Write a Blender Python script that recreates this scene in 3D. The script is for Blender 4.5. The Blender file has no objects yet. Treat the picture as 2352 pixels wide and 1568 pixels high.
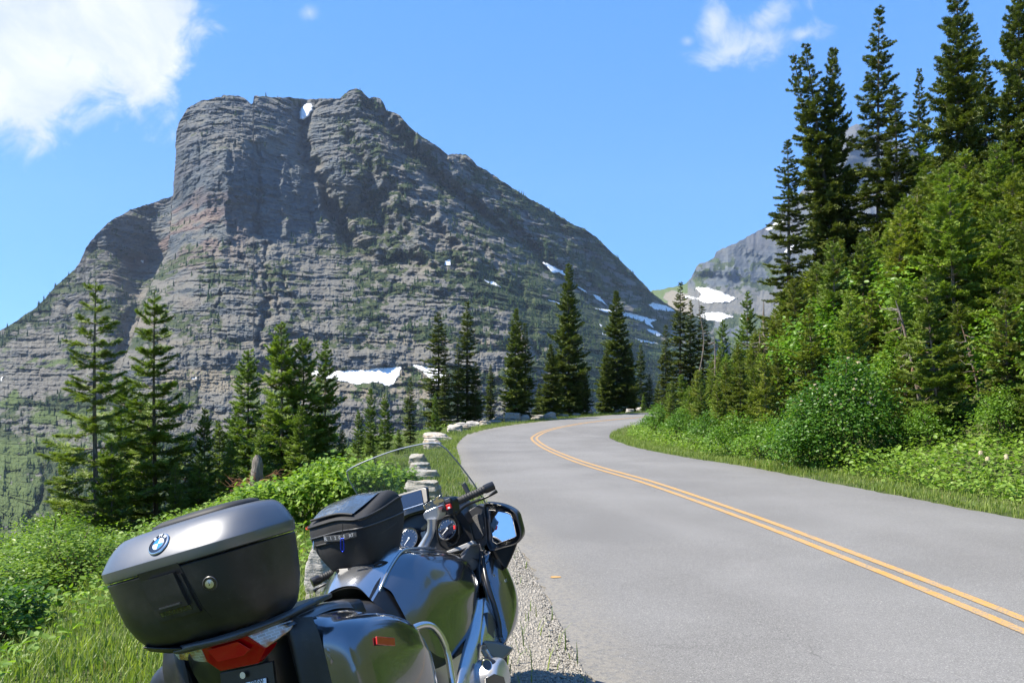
import bpy, math, random
import numpy as np
from mathutils import Vector, Matrix, Euler
R = math.radians
scene = bpy.context.scene
col = scene.collection

# ------------------------------------------------------------------ camera
FPX, YH, HC = 1860.0, 880.0, 1.6          # focal length and horizon row on a 2352 x 1568 frame, eye height
cd = bpy.data.cameras.new("camera"); cam = bpy.data.objects.new("camera", cd); col.objects.link(cam)
cam.location = (0, 0, HC); cam.rotation_euler = (R(90), 0, 0)
cd.sensor_width = 36.0; cd.lens = 36.0 * FPX / 2352.0; cd.shift_y = (YH - 784.0) / 2352.0
cd.clip_start = 0.05; cd.clip_end = 30000
scene.camera = cam

# ------------------------------------------------------------------ light
SUN_AZ, SUN_EL = -99.0, 52.0             # degrees clockwise from the view direction (+Y), elevation
vs = scene.view_settings
vs.view_transform = 'Standard'; vs.look = 'None'; vs.exposure = 1.2; vs.gamma = 1.0; vs.use_curve_mapping = False
sl = bpy.data.lights.new("sun", 'SUN'); so = bpy.data.objects.new("sun", sl); col.objects.link(so)
sl.energy = 5.0; sl.angle = R(0.53); sl.color = (1.0, 0.93, 0.81)
a, e = R(SUN_AZ), R(SUN_EL)
sdir = Vector((math.sin(a) * math.cos(e), math.cos(a) * math.cos(e), math.sin(e)))
so.rotation_euler = sdir.to_track_quat('Z', 'Y').to_euler()

class NT:
    """tiny helper for building node trees"""
    def __init__(s, tree): s.t = tree; s.t.nodes.clear()
    def n(s, typ, ins=None, **kw):
        nd = s.t.nodes.new(typ)
        for k, v in kw.items(): setattr(nd, k, v)
        for k, v in (ins or {}).items():
            sk = nd.inputs[k]
            if isinstance(v, bpy.types.NodeSocket): s.t.links.new(v, sk)
            else: sk.default_value = v
        return nd
    def math(s, op, a, b=0.0, c=None, clamp=False):
        ins = {0: a, 1: b}
        if c is not None: ins[2] = c
        return s.n('ShaderNodeMath', ins, operation=op, use_clamp=clamp).outputs[0]
    def mix(s, fac, a, b, blend='MIX'):
        nd = s.n('ShaderNodeMix', {0: fac, 6: a, 7: b}, data_type='RGBA', blend_type=blend)
        return nd.outputs[2]
    def noise(s, vec, scale, detail=4, rough=0.55, dist=0.0, dims='3D'):
        ins = {'Scale': scale, 'Detail': detail, 'Roughness': rough, 'Distortion': dist}
        if vec is not None: ins['Vector'] = vec
        return s.n('ShaderNodeTexNoise', ins, noise_dimensions=dims).outputs['Fac']
    def ramp(s, fac, pts, interp='LINEAR'):
        nd = s.n('ShaderNodeValToRGB', {0: fac}); cr = nd.color_ramp; cr.interpolation = interp
        while len(cr.elements) < len(pts): cr.elements.new(0.5)
        for el, (p, c) in zip(cr.elements, pts):
            el.position = p; el.color = c if len(c) == 4 else (*c, 1)
        return nd.outputs[0]
    def map(s, v, a, b, c=0.0, d=1.0, smooth=True):
        return s.n('ShaderNodeMapRange', {0: v, 1: a, 2: b, 3: c, 4: d}, interpolation_type='SMOOTHSTEP' if smooth else 'LINEAR').outputs[0]

world = bpy.data.worlds.new("World"); scene.world = world; world.use_nodes = True
w = NT(world.node_tree)
sky = w.n('ShaderNodeTexSky', sky_type='NISHITA', sun_disc=False, sun_elevation=R(SUN_EL), sun_rotation=R(SUN_AZ),
          altitude=1800.0, air_density=1.0, dust_density=0.4, ozone_density=2.2)
sky_col = w.mix(0.70, w.mix(1.0, sky.outputs[0], (0.56, 0.84, 1.12, 1), 'MULTIPLY'), (0.33, 1.28, 3.45, 1))
tc = w.n('ShaderNodeTexCoord').outputs['Generated']
sep = w.n('ShaderNodeSeparateXYZ', {0: tc})
ymax = w.math('MAXIMUM', sep.outputs[1], 0.02)
cu = w.math('DIVIDE', sep.outputs[0], ymax)     # tangent-plane direction of a sky point ahead
cv = w.math('DIVIDE', sep.outputs[2], ymax)
cvec = w.n('ShaderNodeCombineXYZ', {0: cu, 1: cv, 2: 0.0}).outputs[0]
def q(px, py): return ((px - 1176) / FPX, (YH - py) / FPX)
n_big = w.noise(cvec, 5.5, 9, 0.60, 0.35)
n_fine = w.noise(cvec, 15.0, 12, 0.66, 0.9)
nn = w.math('ADD', w.math('MULTIPLY', n_big, 0.55), w.math('MULTIPLY', n_fine, 0.45))
def blob(px, py, rx, ry, rot=0.0):
    x0, y0 = q(px, py); c, s_ = math.cos(rot), math.sin(rot)
    dx = w.math('SUBTRACT', cu, x0); dy = w.math('SUBTRACT', cv, y0)
    ux = w.math('ADD', w.math('MULTIPLY', dx, c / (rx / FPX)), w.math('MULTIPLY', dy, s_ / (rx / FPX)))
    uy = w.math('ADD', w.math('MULTIPLY', dx, -s_ / (ry / FPX)), w.math('MULTIPLY', dy, c / (ry / FPX)))
    r2 = w.math('ADD', w.math('MULTIPLY', ux, ux), w.math('MULTIPLY', uy, uy))
    return w.math('SUBTRACT', 1.0, w.math('SQRT', r2))
def wsum(blobs):
    out = None
    for b in blobs:
        v = blob(*b)
        out = v if out is None else w.n('ShaderNodeMath', {0: out, 1: v, 2: 0.25}, operation='SMOOTH_MAX').outputs[0]
    return out
big = wsum([(20, 60, 450, 260, 0.0), (270, 30, 240, 200, 0.0), (330, 130, 130, 120, 0.5), (20, 190, 270, 160, 0.2)])
wis = wsum([(1740, 95, 150, 62, 0.0), (1765, 40, 100, 55, 0.5), (1640, 60, 42, 75, -0.2), (1690, 115, 100, 40, 0.3), (1850, 78, 100, 32, 0.1)])
fl = wsum([(710, 30, 40, 30, 0.0), (500, 62, 40, 16, -0.4), (1580, 95, 26, 20, 0.0)])
big_m = w.map(w.math('ADD', big, w.math('MULTIPLY', w.math('SUBTRACT', nn, 0.5), 2.5)), -0.02, 0.50)
wis_m = w.math('MULTIPLY', w.map(w.math('ADD', wis, w.math('MULTIPLY', w.math('SUBTRACT', nn, 0.5), 5.0)), 0.05, 1.25), 0.70)
fl_m = w.math('MULTIPLY', w.map(w.math('ADD', fl, w.math('MULTIPLY', w.math('SUBTRACT', nn, 0.5), 3.0)), 0.2, 1.4), 0.45)
cm = w.math('MAXIMUM', w.math('MAXIMUM', big_m, wis_m), fl_m)
ahead = w.math('GREATER_THAN', sep.outputs[1], 0.05)
cm = w.math('MULTIPLY', cm, ahead)
shade = w.noise(cvec, 6.0, 10, 0.62, 0.6)
cloud_col = w.ramp(shade, [(0.36, (2.45, 2.75, 3.05)), (0.60, (3.6, 3.65, 3.65))])
sky_fin = w.mix(cm, sky_col, cloud_col)
bg = w.n('ShaderNodeBackground', {'Color': sky_fin, 'Strength': 0.13})
w.n('ShaderNodeOutputWorld', {'Surface': bg.outputs[0]})

# ------------------------------------------------------------------ helpers
rng = np.random.default_rng(7)
def tag(o, label=None, cat=None, group=None, kind=None):
    if label: o['label'] = label
    if cat: o['category'] = cat
    if group: o['group'] = group
    if kind: o['kind'] = kind
    return o
def empty(name, loc=(0, 0, 0), rz=0.0, parent=None):
    o = bpy.data.objects.new(name, None); col.objects.link(o); o.location = loc; o.rotation_euler = (0, 0, rz)
    o.empty_display_size = 0.2
    if parent: o.parent = parent
    return o
def mk(name, V, F, mat, parent=None, smooth=True, mats=None, fmat=None):
    """V (n,3), F (m,k) array or list of tuples"""
    me = bpy.data.meshes.new(name)
    V = np.asarray(V, dtype=np.float32)
    if isinstance(F, np.ndarray):
        k = F.shape[1]; me.vertices.add(len(V)); me.vertices.foreach_set('co', V.ravel())
        me.loops.add(F.size); me.loops.foreach_set('vertex_index', F.astype(np.int32).ravel())
        me.polygons.add(len(F)); me.polygons.foreach_set('loop_start', np.arange(0, F.size, k, dtype=np.int32))
        me.polygons.foreach_set('loop_total', np.full(len(F), k, dtype=np.int32))
        me.update(calc_edges=True)
    else:
        me.from_pydata([tuple(v) for v in V.tolist()], [], F); me.update()
    me.polygons.foreach_set('use_smooth', np.full(len(me.polygons), smooth, dtype=bool))
    if mats:
        for m in mats: me.materials.append(m)
        me.polygons.foreach_set('material_index', np.asarray(fmat, dtype=np.int32))
    elif mat: me.materials.append(mat)
    o = bpy.data.objects.new(name, me); col.objects.link(o)
    if parent: o.parent = parent
    return o
def fattr(o, name, arr):
    at = o.data.attributes.new(name, 'FLOAT', 'POINT'); at.data.foreach_set('value', np.asarray(arr, dtype=np.float32).ravel())
_tab = rng.random((512, 512)).astype(np.float64)
def vn(x, y, seed=0):
    """smooth value noise 0..1"""
    x = np.asarray(x, dtype=np.float64) + seed * 37.17; y = np.asarray(y, dtype=np.float64) + seed * 91.7
    xi = np.floor(x).astype(np.int64); yi = np.floor(y).astype(np.int64); fx = x - xi; fy = y - yi
    fx = fx * fx * (3 - 2 * fx); fy = fy * fy * (3 - 2 * fy)
    a = _tab[xi & 511, yi & 511]; b = _tab[(xi + 1) & 511, yi & 511]; c = _tab[xi & 511, (yi + 1) & 511]; d = _tab[(xi + 1) & 511, (yi + 1) & 511]
    return (a * (1 - fx) + b * fx) * (1 - fy) + (c * (1 - fx) + d * fx) * fy
def fbm(x, y, octs=4, gain=0.5, seed=0, lac=2.03):
    s = 0; a = 1; t = 0
    for k in range(octs):
        s = s + a * vn(x, y, seed + k * 3.3); t += a; a *= gain; x = x * lac; y = y * lac
    return s / t
def grid_faces(nr, nc):
    i = np.arange(nr - 1)[:, None] * nc + np.arange(nc - 1)[None, :]
    i = i.ravel(); return np.stack([i, i + 1, i + nc + 1, i + nc], 1)
def interp(x, pts):
    p = np.array(pts, dtype=float); return np.interp(x, p[:, 0], p[:, 1])
def smoothstep(a, b, x):
    t = np.clip((x - a) / (b - a), 0, 1); return t * t * (3 - 2 * t)
def polydist(X, Y, pts):
    """distance to a polyline, signed (+ on the right of its direction), and position along it (0..1 per segment index)"""
    P = np.array(pts, dtype=float); best = np.full(np.shape(X), 1e18); sg = np.zeros(np.shape(X)); tt = np.zeros(np.shape(X))
    for k in range(len(P) - 1):
        a, b = P[k, :2], P[k + 1, :2]; d = b - a; L2 = (d ** 2).sum()
        t = np.clip(((X - a[0]) * d[0] + (Y - a[1]) * d[1]) / L2, 0, 1)
        qx = a[0] + t * d[0]; qy = a[1] + t * d[1]; dd = (X - qx) ** 2 + (Y - qy) ** 2
        m = dd < best; best = np.where(m, dd, best)
        sg = np.where(m, np.sign((X - a[0]) * d[1] - (Y - a[1]) * d[0]), sg); tt = np.where(m, k + t, tt)
    return np.sqrt(best) * np.where(sg == 0, 1, sg), tt
def inpoly(X, Y, pts):
    P = np.array(pts, dtype=float); c = np.zeros(np.shape(X), dtype=bool); j = len(P) - 1
    for i in range(len(P)):
        xi, yi = P[i]; xj, yj = P[j]
        c ^= ((yi > Y) != (yj > Y)) & (X < (xj - xi) * (Y - yi) / (yj - yi + 1e-12) + xi); j = i
    return c
def mat(name):
    m = bpy.data.materials.new(name); m.use_nodes = True; return m, NT(m.node_tree)
def out(nt, shader): nt.n('ShaderNodeOutputMaterial', {'Surface': shader})
def tubes(paths, radii, k=5):
    """many tapered tubes; paths list of (n,3), radii list of (n,)"""
    Vs, Fs = [], []; b = 0; ang = np.arange(k) * 2 * np.pi / k
    for P, rr in zip(paths, radii):
        P = np.asarray(P, float); n = len(P); T = np.gradient(P, axis=0); T /= np.linalg.norm(T, axis=1)[:, None] + 1e-9
        up = np.array([0, 0, 1.0]) if abs(T[0][2]) < 0.9 else np.array([1.0, 0, 0])
        A = np.cross(T, up); A /= np.linalg.norm(A, axis=1)[:, None] + 1e-9; B = np.cross(T, A)
        ring = P[:, None] + (np.cos(ang)[None, :, None] * A[:, None] + np.sin(ang)[None, :, None] * B[:, None]) * np.asarray(rr)[:, None, None]
        Vs.append(ring.reshape(-1, 3)); i = np.arange(n - 1)[:, None] * k; j = np.arange(k)[None]
        Fs.append(np.stack([i + j, i + (j + 1) % k, i + k + (j + 1) % k, i + k + j], -1).reshape(-1, 4) + b); b += n * k
    return np.concatenate(Vs), np.concatenate(Fs)
def norm(a_): return a_ / (np.linalg.norm(a_, axis=-1, keepdims=True) + 1e-9)
HAZE = True
# ------------------------------------------------------------------ mountains (depth given per direction, so every ridge has its own place)
def tps(ctrl, X, Y):
    c = np.array(ctrl, dtype=float); P = c[:, :2] / 400.0; v = c[:, 2]
    def U(r2): return 0.5 * r2 * np.log(r2 + 1e-9)
    n = len(P); K = U(((P[:, None] - P[None]) ** 2).sum(-1)) + 0.02 * np.eye(n)
    A = np.zeros((n + 3, n + 3)); A[:n, :n] = K; A[:n, n] = 1; A[:n, n + 1:] = P; A[n:, :n] = A[:n, n:].T
    w_ = np.linalg.solve(A, np.r_[v, 0, 0, 0])
    Xs, Ys = X / 400.0, Y / 400.0; o = w_[n] + w_[n + 1] * Xs + w_[n + 2] * Ys
    for i in range(n): o = o + w_[i] * U((Xs - P[i, 0]) ** 2 + (Ys - P[i, 1]) ** 2)
    return o
SKY_MAIN = [(-420, 1010), (-200, 880), (0, 760), (40, 735), (90, 700), (130, 655), (160, 628), (182, 606), (197, 570), (215, 545), (250, 510), (300, 482), (350, 465), (388, 453),
    (399, 440), (402, 380), (405, 300), (415, 275), (430, 250), (460, 232), (510, 222), (512, 219), (530, 219), (545, 220), (565, 228), (577, 238), (581, 238), (582, 220), (610, 222), (640, 223), (685, 225), (700, 229), (740, 226),
    (780, 227), (792, 215), (800, 208), (815, 204), (830, 208), (838, 218), (850, 226), (858, 224), (873, 226), (882, 238), (888, 255), (905, 258), (920, 268), (940, 290), (952, 303), (1000, 333), (1030, 355), (1045, 354),
    (1070, 354), (1082, 364), (1095, 378), (1150, 413), (1200, 447), (1250, 474), (1318, 517), (1340, 524), (1370, 545), (1400, 574), (1440, 613), (1475, 648), (1495, 670), (1520, 690), (1560, 716), (1620, 735), (1700, 745)]
CTRL = [
 # far left flank
 (-420, 1010, 2500), (-420, 1360, 1300), (0, 760, 2300), (0, 900, 1950), (0, 1100, 1500), (0, 1360, 1150), (100, 800, 2150), (130, 655, 2500), (100, 1000, 1700),
 (190, 600, 2560), (250, 510, 2620), (300, 560, 2560), (350, 470, 2700), (390, 460, 2740), (210, 640, 2420), (380, 600, 2600), (340, 640, 2450), (200, 760, 2150), (200, 900, 1850), (200, 1100, 1460), (200, 1360, 1150),
 # buttress
 (405, 300, 2500), (402, 440, 2400), (400, 540, 2300), (512, 360, 2270), (515, 450, 2230), (518, 540, 2190), (500, 228, 2500), (470, 300, 2390), (560, 300, 2400), (560, 340, 2330),
 (600, 400, 2330), (680, 420, 2420), (600, 540, 2260), (680, 540, 2290), (750, 560, 2330), (640, 228, 2600), (640, 300, 2480),
 # below the wall
 (400, 620, 2130), (520, 620, 2040), (640, 620, 2080), (760, 640, 2130), (300, 760, 1930), (450, 760, 1840), (600, 760, 1830), (760, 760, 1850), (900, 760, 1900),
 (300, 830, 1790), (600, 800, 1770), (600, 850, 1730), (900, 830, 1780), (600, 920, 1600), (400, 1000, 1500), (700, 1000, 1480), (600, 1360, 1150), (1000, 1360, 1200), (900, 950, 1600),
 # right part
 (700, 240, 2700), (690, 330, 2560), (740, 450, 2440), (740, 235, 2640), (760, 330, 2500), (790, 371, 2420), (935, 441, 2400), (1042, 494, 2430), (1150, 548, 2480), (1284, 655, 2530),
 (815, 206, 2560), (880, 240, 2540), (850, 330, 2450), (950, 300, 2570), (1000, 335, 2610), (1000, 420, 2520), (1100, 380, 2730), (1100, 480, 2620), (1200, 447, 2850), (1200, 540, 2720), (1320, 517, 3000), (1320, 620, 2850),
 (1400, 575, 3110), (1400, 690, 2950), (1495, 670, 3280), (1480, 740, 3000), (1560, 716, 3700), (1620, 735, 3800), (1700, 745, 3900), (1560, 800, 3000), (1560, 900, 2700), (1700, 900, 2900), (1600, 1360, 1900),
 (840, 500, 2400), (850, 580, 2290), (950, 560, 2280), (1000, 600, 2190), (1100, 620, 2190), (1030, 700, 2020), (1150, 700, 2080), (1200, 780, 1960), (1300, 760, 2150), (1400, 790, 2350), (1300, 900, 1950), (1450, 900, 2300), (1200, 950, 1750), (1450, 1100, 1900), (1200, 1360, 1400)]
EDGE = [(200, 412), (275, 412), (300, 405), (380, 402), (440, 399), (460, 395), (500, 394), (575, 386), (625, 360), (680, 335), (740, 318), (800, 295), (862, 272), (920, 262), (1600, 262)]
EDGE = [(x, y) for y, x in EDGE]
def mountain_main(part):
    nt = 720
    if part == 'left':
        xs = np.arange(-420, 440, 2.1); ysk = interp(xs, [p for p in SKY_MAIN if p[0] < 390] + [(410, 446), (440, 436)])
    else:
        xs = np.r_[np.arange(236, 262, 5.0), np.arange(262, 1640, 2.1)]; ysk = interp(xs, [(200, 300), (405, 292)] + [p for p in SKY_MAIN if p[0] > 412])
    jag = (fbm(xs / 9.0, xs * 0, 3, 0.6, 5) - 0.5)
    ysk = ysk + jag * np.where(xs < 1300, 7, 4)
    t = np.linspace(0, 1, nt)[:, None]; yb = 1520.0
    Y = yb + (ysk[None] - yb) * t ** 0.82; X = np.broadcast_to(xs[None], Y.shape).copy()
    xe = np.interp(Y, [y for x, y in EDGE], [x for x, y in EDGE]) + (fbm(Y / 9, Y * 0, 3, 0.6, 8) - 0.5) * 5
    fold = np.zeros_like(X)
    if part == 'right': fold = np.maximum(xe - X, 0); X = np.maximum(X, xe)
    D = tps(CTRL, X, Y); D0 = D.copy()
    # the buttress stands in front of the ridge on its left
    if part == 'left':
        dl = xe - X; depth = interp(Y, [(430, 130), (520, 270), (600, 300), (700, 250), (800, 200), (870, 110), (940, 20), (1400, 20)])
        D += smoothstep(interp(Y, [(560, 150), (660, 95), (860, 55)]), 4, dl + 14 * (fbm(Y / 30, X / 30, 3, .5, 3) - .5)) * depth * 0.8 * (Y > 380) * smoothstep(1100, 900, Y) + interp(Y, [(840, 30), (930, 5)]) * (dl < 0)
    # gullies (+) and ribs (-): path, half width px, metres
    lines = [([(704, 238), (690, 300), (700, 350), (722, 400), (752, 450), (770, 500), (800, 560)], 15, 95),
        ([(612, 560), (606, 640), (612, 700), (600, 800)], 8, 38), ([(560, 590), (585, 640), (605, 700)], 6, 26), ([(585, 570), (622, 640), (640, 720)], 6, 24),
        ([(500, 560), (505, 700)], 5, 14), ([(800, 320), (860, 400), (840, 470), (880, 520)], 16, 60), ([(760, 470), (800, 500), (840, 480), (905, 440)], 16, 70),
        ([(780, 520), (860, 600), (960, 600)], 17, 95), ([(1040, 560), (1060, 640)], 10, 40), ([(930, 270), (1000, 360), (1100, 440), (1230, 540), (1350, 640), (1450, 720)], 22, -50),
        ([(850, 250), (950, 360), (1050, 450), (1180, 540), (1300, 640), (1400, 720)], 26, 75),
        ([(400, 660), (380, 760), (340, 860)], 6, 14), ([(1150, 640), (1250, 740), (1330, 860)], 20, 35), ([(150, 700), (180, 820), (250, 930)], 12, 40), ([(225, 560), (300, 600), (310, 700), (285, 800)], 22, 60),
        ([(60, 980), (110, 1100), (60, 1250)], 9, 20), ([(640, 590), (665, 700), (700, 760)], 7, 20), ([(870, 700), (930, 620)], 8, 22), ([(1195, 650), (1240, 820)], 9, 24),
        ([(510, 345), (517, 440), (518, 545)], 9, -26), ([(590, 340), (596, 540)], 8, 26), ([(650, 360), (655, 540)], 9, -18), ([(705, 400), (720, 540)], 8, 20),
        ([(455, 330), (450, 540)], 7, 14), ([(900, 450), (960, 540), (1000, 600)], 12, -60), ([(1010, 500), (1100, 600)], 12, -55), ([(1120, 560), (1180, 640)], 8, -24)]
    wob = (fbm(X / 26, Y / 26, 3, 0.5, 11) - 0.5) * 34; wob2 = (fbm(X / 26, Y / 26, 3, 0.5, 17) - 0.5) * 24
    for pts, hw, am in lines:
        d, _ = polydist(X + wob, Y + wob2, pts); D += am * np.exp(-(d / hw) ** 2)
    # fine relief
    Xm = (X - 1176) / FPX * 2100.0; Zm = (YH - Y) / FPX * D       # metres along and up the face
    warp = (fbm(Xm / 160, Zm / 160, 3, 0.5, 21) - 0.5)
    zz = Zm + Xm * 0.035 + warp * 34
    def strata(z, per, seed):
        v = fbm(z / per, Xm / (per * 14) + seed, 1, 0.5, seed); return v
    st = 0
    for per, am, sd in ((95, 26, 31), (46, 15, 32), (22, 8.5, 33), (11.5, 4.8, 34), (6.5, 2.6, 35)):
        st = st + (np.abs(2 * (strata(zz, per, sd) % 1) - 1) - 0.5) * am * (0.45 + 1.1 * vn(Xm / 150, Zm / 60, sd))
    saw = 0                                                         # stepped beds: steep riser then a narrow ledge
    for per, am, sd in ((58, 13, 3), (27, 8, 4), (13.0, 4.2, 6)):
        ph = (zz + 7 * vn(Xm / 60, Zm / 40, sd)) / per + 0.2 * sd; fr = ph - np.floor(ph)
        saw = saw + am * (smoothstep(0.55, 1.0, fr) - fr) * (0.3 + 1.2 * vn(Xm / 90, np.floor(ph) * 1.7, 40 + sd))
    fl = 0                                                          # vertical flutes and cracks
    for per, am, sd in ((105, 20, 51), (52, 15, 52), (26, 9.5, 53), (13, 5.4, 54), (7, 3.0, 55)):
        v = vn(Xm / per + warp * 0.8, Zm / (per * 3.4), sd); fl = fl + (np.abs(2 * v - 1) - 0.5) * am
    rough = (fbm(Xm / 34, Zm / 34, 6, 0.58, 61) - 0.5)
    chunk = (fbm(Xm / 15, Zm / 9, 4, 0.62, 67) - 0.5)
    crisp = 0
    for per, am, sd in ((19, 9.5, 201), (10.5, 6.5, 202), (6.0, 3.8, 203)):
        h_ = zz + 9 * (vn(Xm / 45, Zm / 30, sd) - .5); ph = h_ / per; cell = np.floor(ph); fr = ph - cell
        blk = np.floor(Xm / (per * 2.2) + 7 * vn(cell * 0.77, cell * 0 + sd, sd)); jit = vn(blk * 3.71, cell * 5.13, sd) - .5
        crisp = crisp + am * (jit * 1.5 + 0.55 * (smoothstep(0.72, 1.0, fr) - fr * 0.6))
    wall = smoothstep(0.15, 0.8, np.exp(-((X - 560) / 190) ** 4) * smoothstep(590, 545, Y) * smoothstep(300, 345, Y))   # the sheer wall
    low = smoothstep(560, 640, Y)
    right = smoothstep(720, 900, X) * smoothstep(700, 560, Y)
    band = np.exp(-((Y - 822 - 8 * warp) / 19) ** 4) * smoothstep(250, 330, X) * smoothstep(1240, 1150, X)    # columnar band
    base_cliff = 0.75 + 0.25 * low
    D += st * (1.0 - 0.55 * wall) * base_cliff + saw * (1.25 - 0.9 * wall) * base_cliff + fl * (0.72 + 0.6 * wall + 0.55 * right + 0.4 * band - 0.1 * low) + rough * (30 + 62 * right) + chunk * 20 + crisp * (1 - 0.5 * wall)
    D += smoothstep(800, 838, Y) * smoothstep(870, 838, Y) * 0 - band * 10
    D = D + fold * 7.0
    Z = HC + (YH - Y) / FPX * D; PX = (X - 1176) / FPX * D
    # slope facing for vegetation and scree
    dZ = np.gradient(Z, axis=0); dD = np.gradient(D, axis=0)
    slope = np.abs(dZ) / (np.abs(dZ) + np.abs(dD) + 1e-6)
    slope_s = slope.copy()
    for _ in range(3): slope_s[1:-1] = (slope_s[:-2] + slope_s[1:-1] + slope_s[2:]) / 3; slope_s[:, 1:-1] = (slope_s[:, :-2] + slope_s[:, 1:-1] + slope_s[:, 2:]) / 3
    ledge = smoothstep(0.62, 0.36, slope_s)
    nz = fbm(Xm / 60, Zm / 38, 5, 0.55, 71)
    nz2 = fbm(Xm / 22, Zm / 14, 4, 0.6, 77)
    # green: meadows and brush
    g = np.zeros_like(D)
    g = np.maximum(g, smoothstep(850, 930, Y + (nz - 0.5) * 160) * smoothstep(420, 260, X + (Y - 900) * 0.1))          # lower left
    g = np.maximum(g, smoothstep(940, 1020, Y + (nz - 0.5) * 120) * 0.9)
    ftl = interp(X, [(1000, 1300), (1050, 700), (1100, 640), (1200, 690), (1300, 760), (1400, 800), (1500, 830)])
    fr_ = smoothstep(25, -25, np.abs(Y - interp(X, [(900, 600), (1000, 640), (1100, 655), (1200, 690), (1300, 760), (1400, 850), (1500, 900), (1600, 930)])) - interp(X, [(900, 4), (1000, 10), (1100, 26), (1200, 50), (1300, 90), (1400, 120), (1500, 140)]) + (nz - 0.5) * 120)
    g = np.maximum(g, fr_ * smoothstep(960, 1080, X))
    g = np.maximum(g, smoothstep(0.44, 0.55, nz2) * smoothstep(700, 860, X) * smoothstep(0.40, 0.52, nz + 0.10 * ledge) * 0.85)
    g = np.maximum(g, smoothstep(0.42, 0.54, nz2) * smoothstep(980, 1150, X) * 0.8)
    edge = Y - ysk[None]
    g = np.maximum(g, smoothstep(46, 8, edge + (nz - 0.5) * 60) * smoothstep(1050, 1200, X) * 0.8)
    g = np.maximum(g, smoothstep(60, 10, edge + (nz - 0.5) * 60) * smoothstep(200, 150, X) * 0.8)
    g = np.maximum(g, ledge * smoothstep(0.40, 0.60, nz) * 0.55)
    rockband = smoothstep(0.52, 0.60, vn(zz / 34, Xm / 420, 91)) * smoothstep(0.35, 0.6, nz)
    g = g * (1 - 0.6 * rockband * (Y > 900))
    g *= smoothstep(0.40, 0.5, nz2 + 0.20 * g - 0.05 * (Y > 880) * (1 - smoothstep(0.35, 0.6, vn(Xm / 40 + warp * 3, Zm / 260, 19))) + 0.05 * (Y > 870))
    g = g * (1 - band)
    meadow = smoothstep(0.5, 0.62, fbm(Xm / 120, Zm / 70, 3, 0.5, 99)) * (Y > 800)
    # scree fans
    sc = ledge * 0.55
    sc = np.maximum(sc, np.exp(-((Y - 785 - 12 * warp) / 9) ** 2) * smoothstep(300, 360, X) * 0.9)
    sc = np.maximum(sc, smoothstep(838, 850, Y + 16 * (nz - 0.5)) * smoothstep(915, 890, Y + 26 * (nz - 0.5)) * smoothstep(330, 400, X) * smoothstep(1100, 1000, X))
    sc = np.maximum(sc, inpoly(X + 8 * nz, Y + 8 * nz2, [(905, 886), (925, 845), (935, 838), (965, 855), (1000, 880), (1015, 920), (750, 920), (735, 885), (820, 888), (870, 884)]) * 1.0)
    sc = np.maximum(sc, inpoly(X + 10 * nz, Y + 10 * nz2, [(1180, 760), (1230, 760), (1290, 840), (1400, 930), (1280, 930), (1200, 830)]) * 0.8)
    sc = np.maximum(sc, smoothstep(300, 322, Y + X * -0.06 + 30) * smoothstep(362, 340, Y + X * -0.06 + 30 + 14 * nz2) * smoothstep(470, 500, X) * smoothstep(700, 660, X) * 0.55)
    red = smoothstep(0.5, 0.64, fbm(Xm / 70, Zm / 44, 3, 0.5, 88)) * (np.exp(-((X - 480) / 90) ** 2) * np.exp(-((Y - 520) / 90) ** 2) + 0.9 * np.exp(-((X - 330) / 90) ** 2) * smoothstep(450, 480, Y) * smoothstep(800, 700, Y) + 0.12)
    snow = np.zeros(D.shape, bool)
    jx = (fbm(X / 6, Y / 6, 3, 0.6, 5) - 0.5) * 5; jy = (fbm(X / 6, Y / 6, 3, 0.6, 9) - 0.5) * 4
    for poly in SNOW:
        snow |= inpoly(X + jx, Y + jy, poly)
    # smooth the ground under the snow
    Ds = D.copy()
    for _ in range(36): Ds[1:-1] = (Ds[:-2] + Ds[2:] + Ds[1:-1]) / 3; Ds[:, 1:-1] = (Ds[:, :-2] + Ds[:, 2:] + Ds[:, 1:-1]) / 3
    sm = snow.astype(float)
    for _ in range(2): sm[1:-1] = (sm[:-2] + sm[2:] + sm[1:-1]) / 3; sm[:, 1:-1] = (sm[:, :-2] + sm[:, 2:] + sm[:, 1:-1]) / 3
    D = D * (1 - sm) + (D0 * 0.8 + Ds * 0.2 - 6) * sm if part == 'right' else D * (1 - sm) + Ds * sm
    Z = HC + (YH - Y) / FPX * D; PX = (X - 1176) / FPX * D
    # far side, so that the mountain is a solid body
    nb = 14; tb = np.linspace(0, 1, nb + 1)[1:, None]
    Db = D[-1][None] + 1500 * tb ** 1.1; Zb = Z[-1][None] - 1300 * tb ** 1.4 - 6; Xb = PX[-1][None] * (1 + 0.12 * tb)
    P = np.concatenate([np.stack([PX, D, Z], -1), np.stack([Xb, Db, Zb], -1)], 0)
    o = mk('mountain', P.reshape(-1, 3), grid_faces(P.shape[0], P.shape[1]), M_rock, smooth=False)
    def ext(a_): return np.concatenate([a_, np.broadcast_to(a_[-1:], (nb, a_.shape[1]))], 0)
    fattr(o, 'green', ext(g)); fattr(o, 'scree', ext(sc)); fattr(o, 'red', ext(red)); fattr(o, 'meadow', ext(meadow))
    tag(o, 'huge grey banded rock mountain with a sheer wall and a long ridge falling right' if part == 'right' else 'lower shoulder of grey rock behind the left edge of the sheer-walled mountain', 'mountain', kind='structure')
    snow_mesh(P, np.concatenate([snow, np.zeros((nb, snow.shape[1]), bool)], 0), 2.0)
    forest(P[:nt], g * (fold == 0), meadow, X, Y, snow, 2600 if part == 'left' else 7000, 3)
    return P
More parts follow.
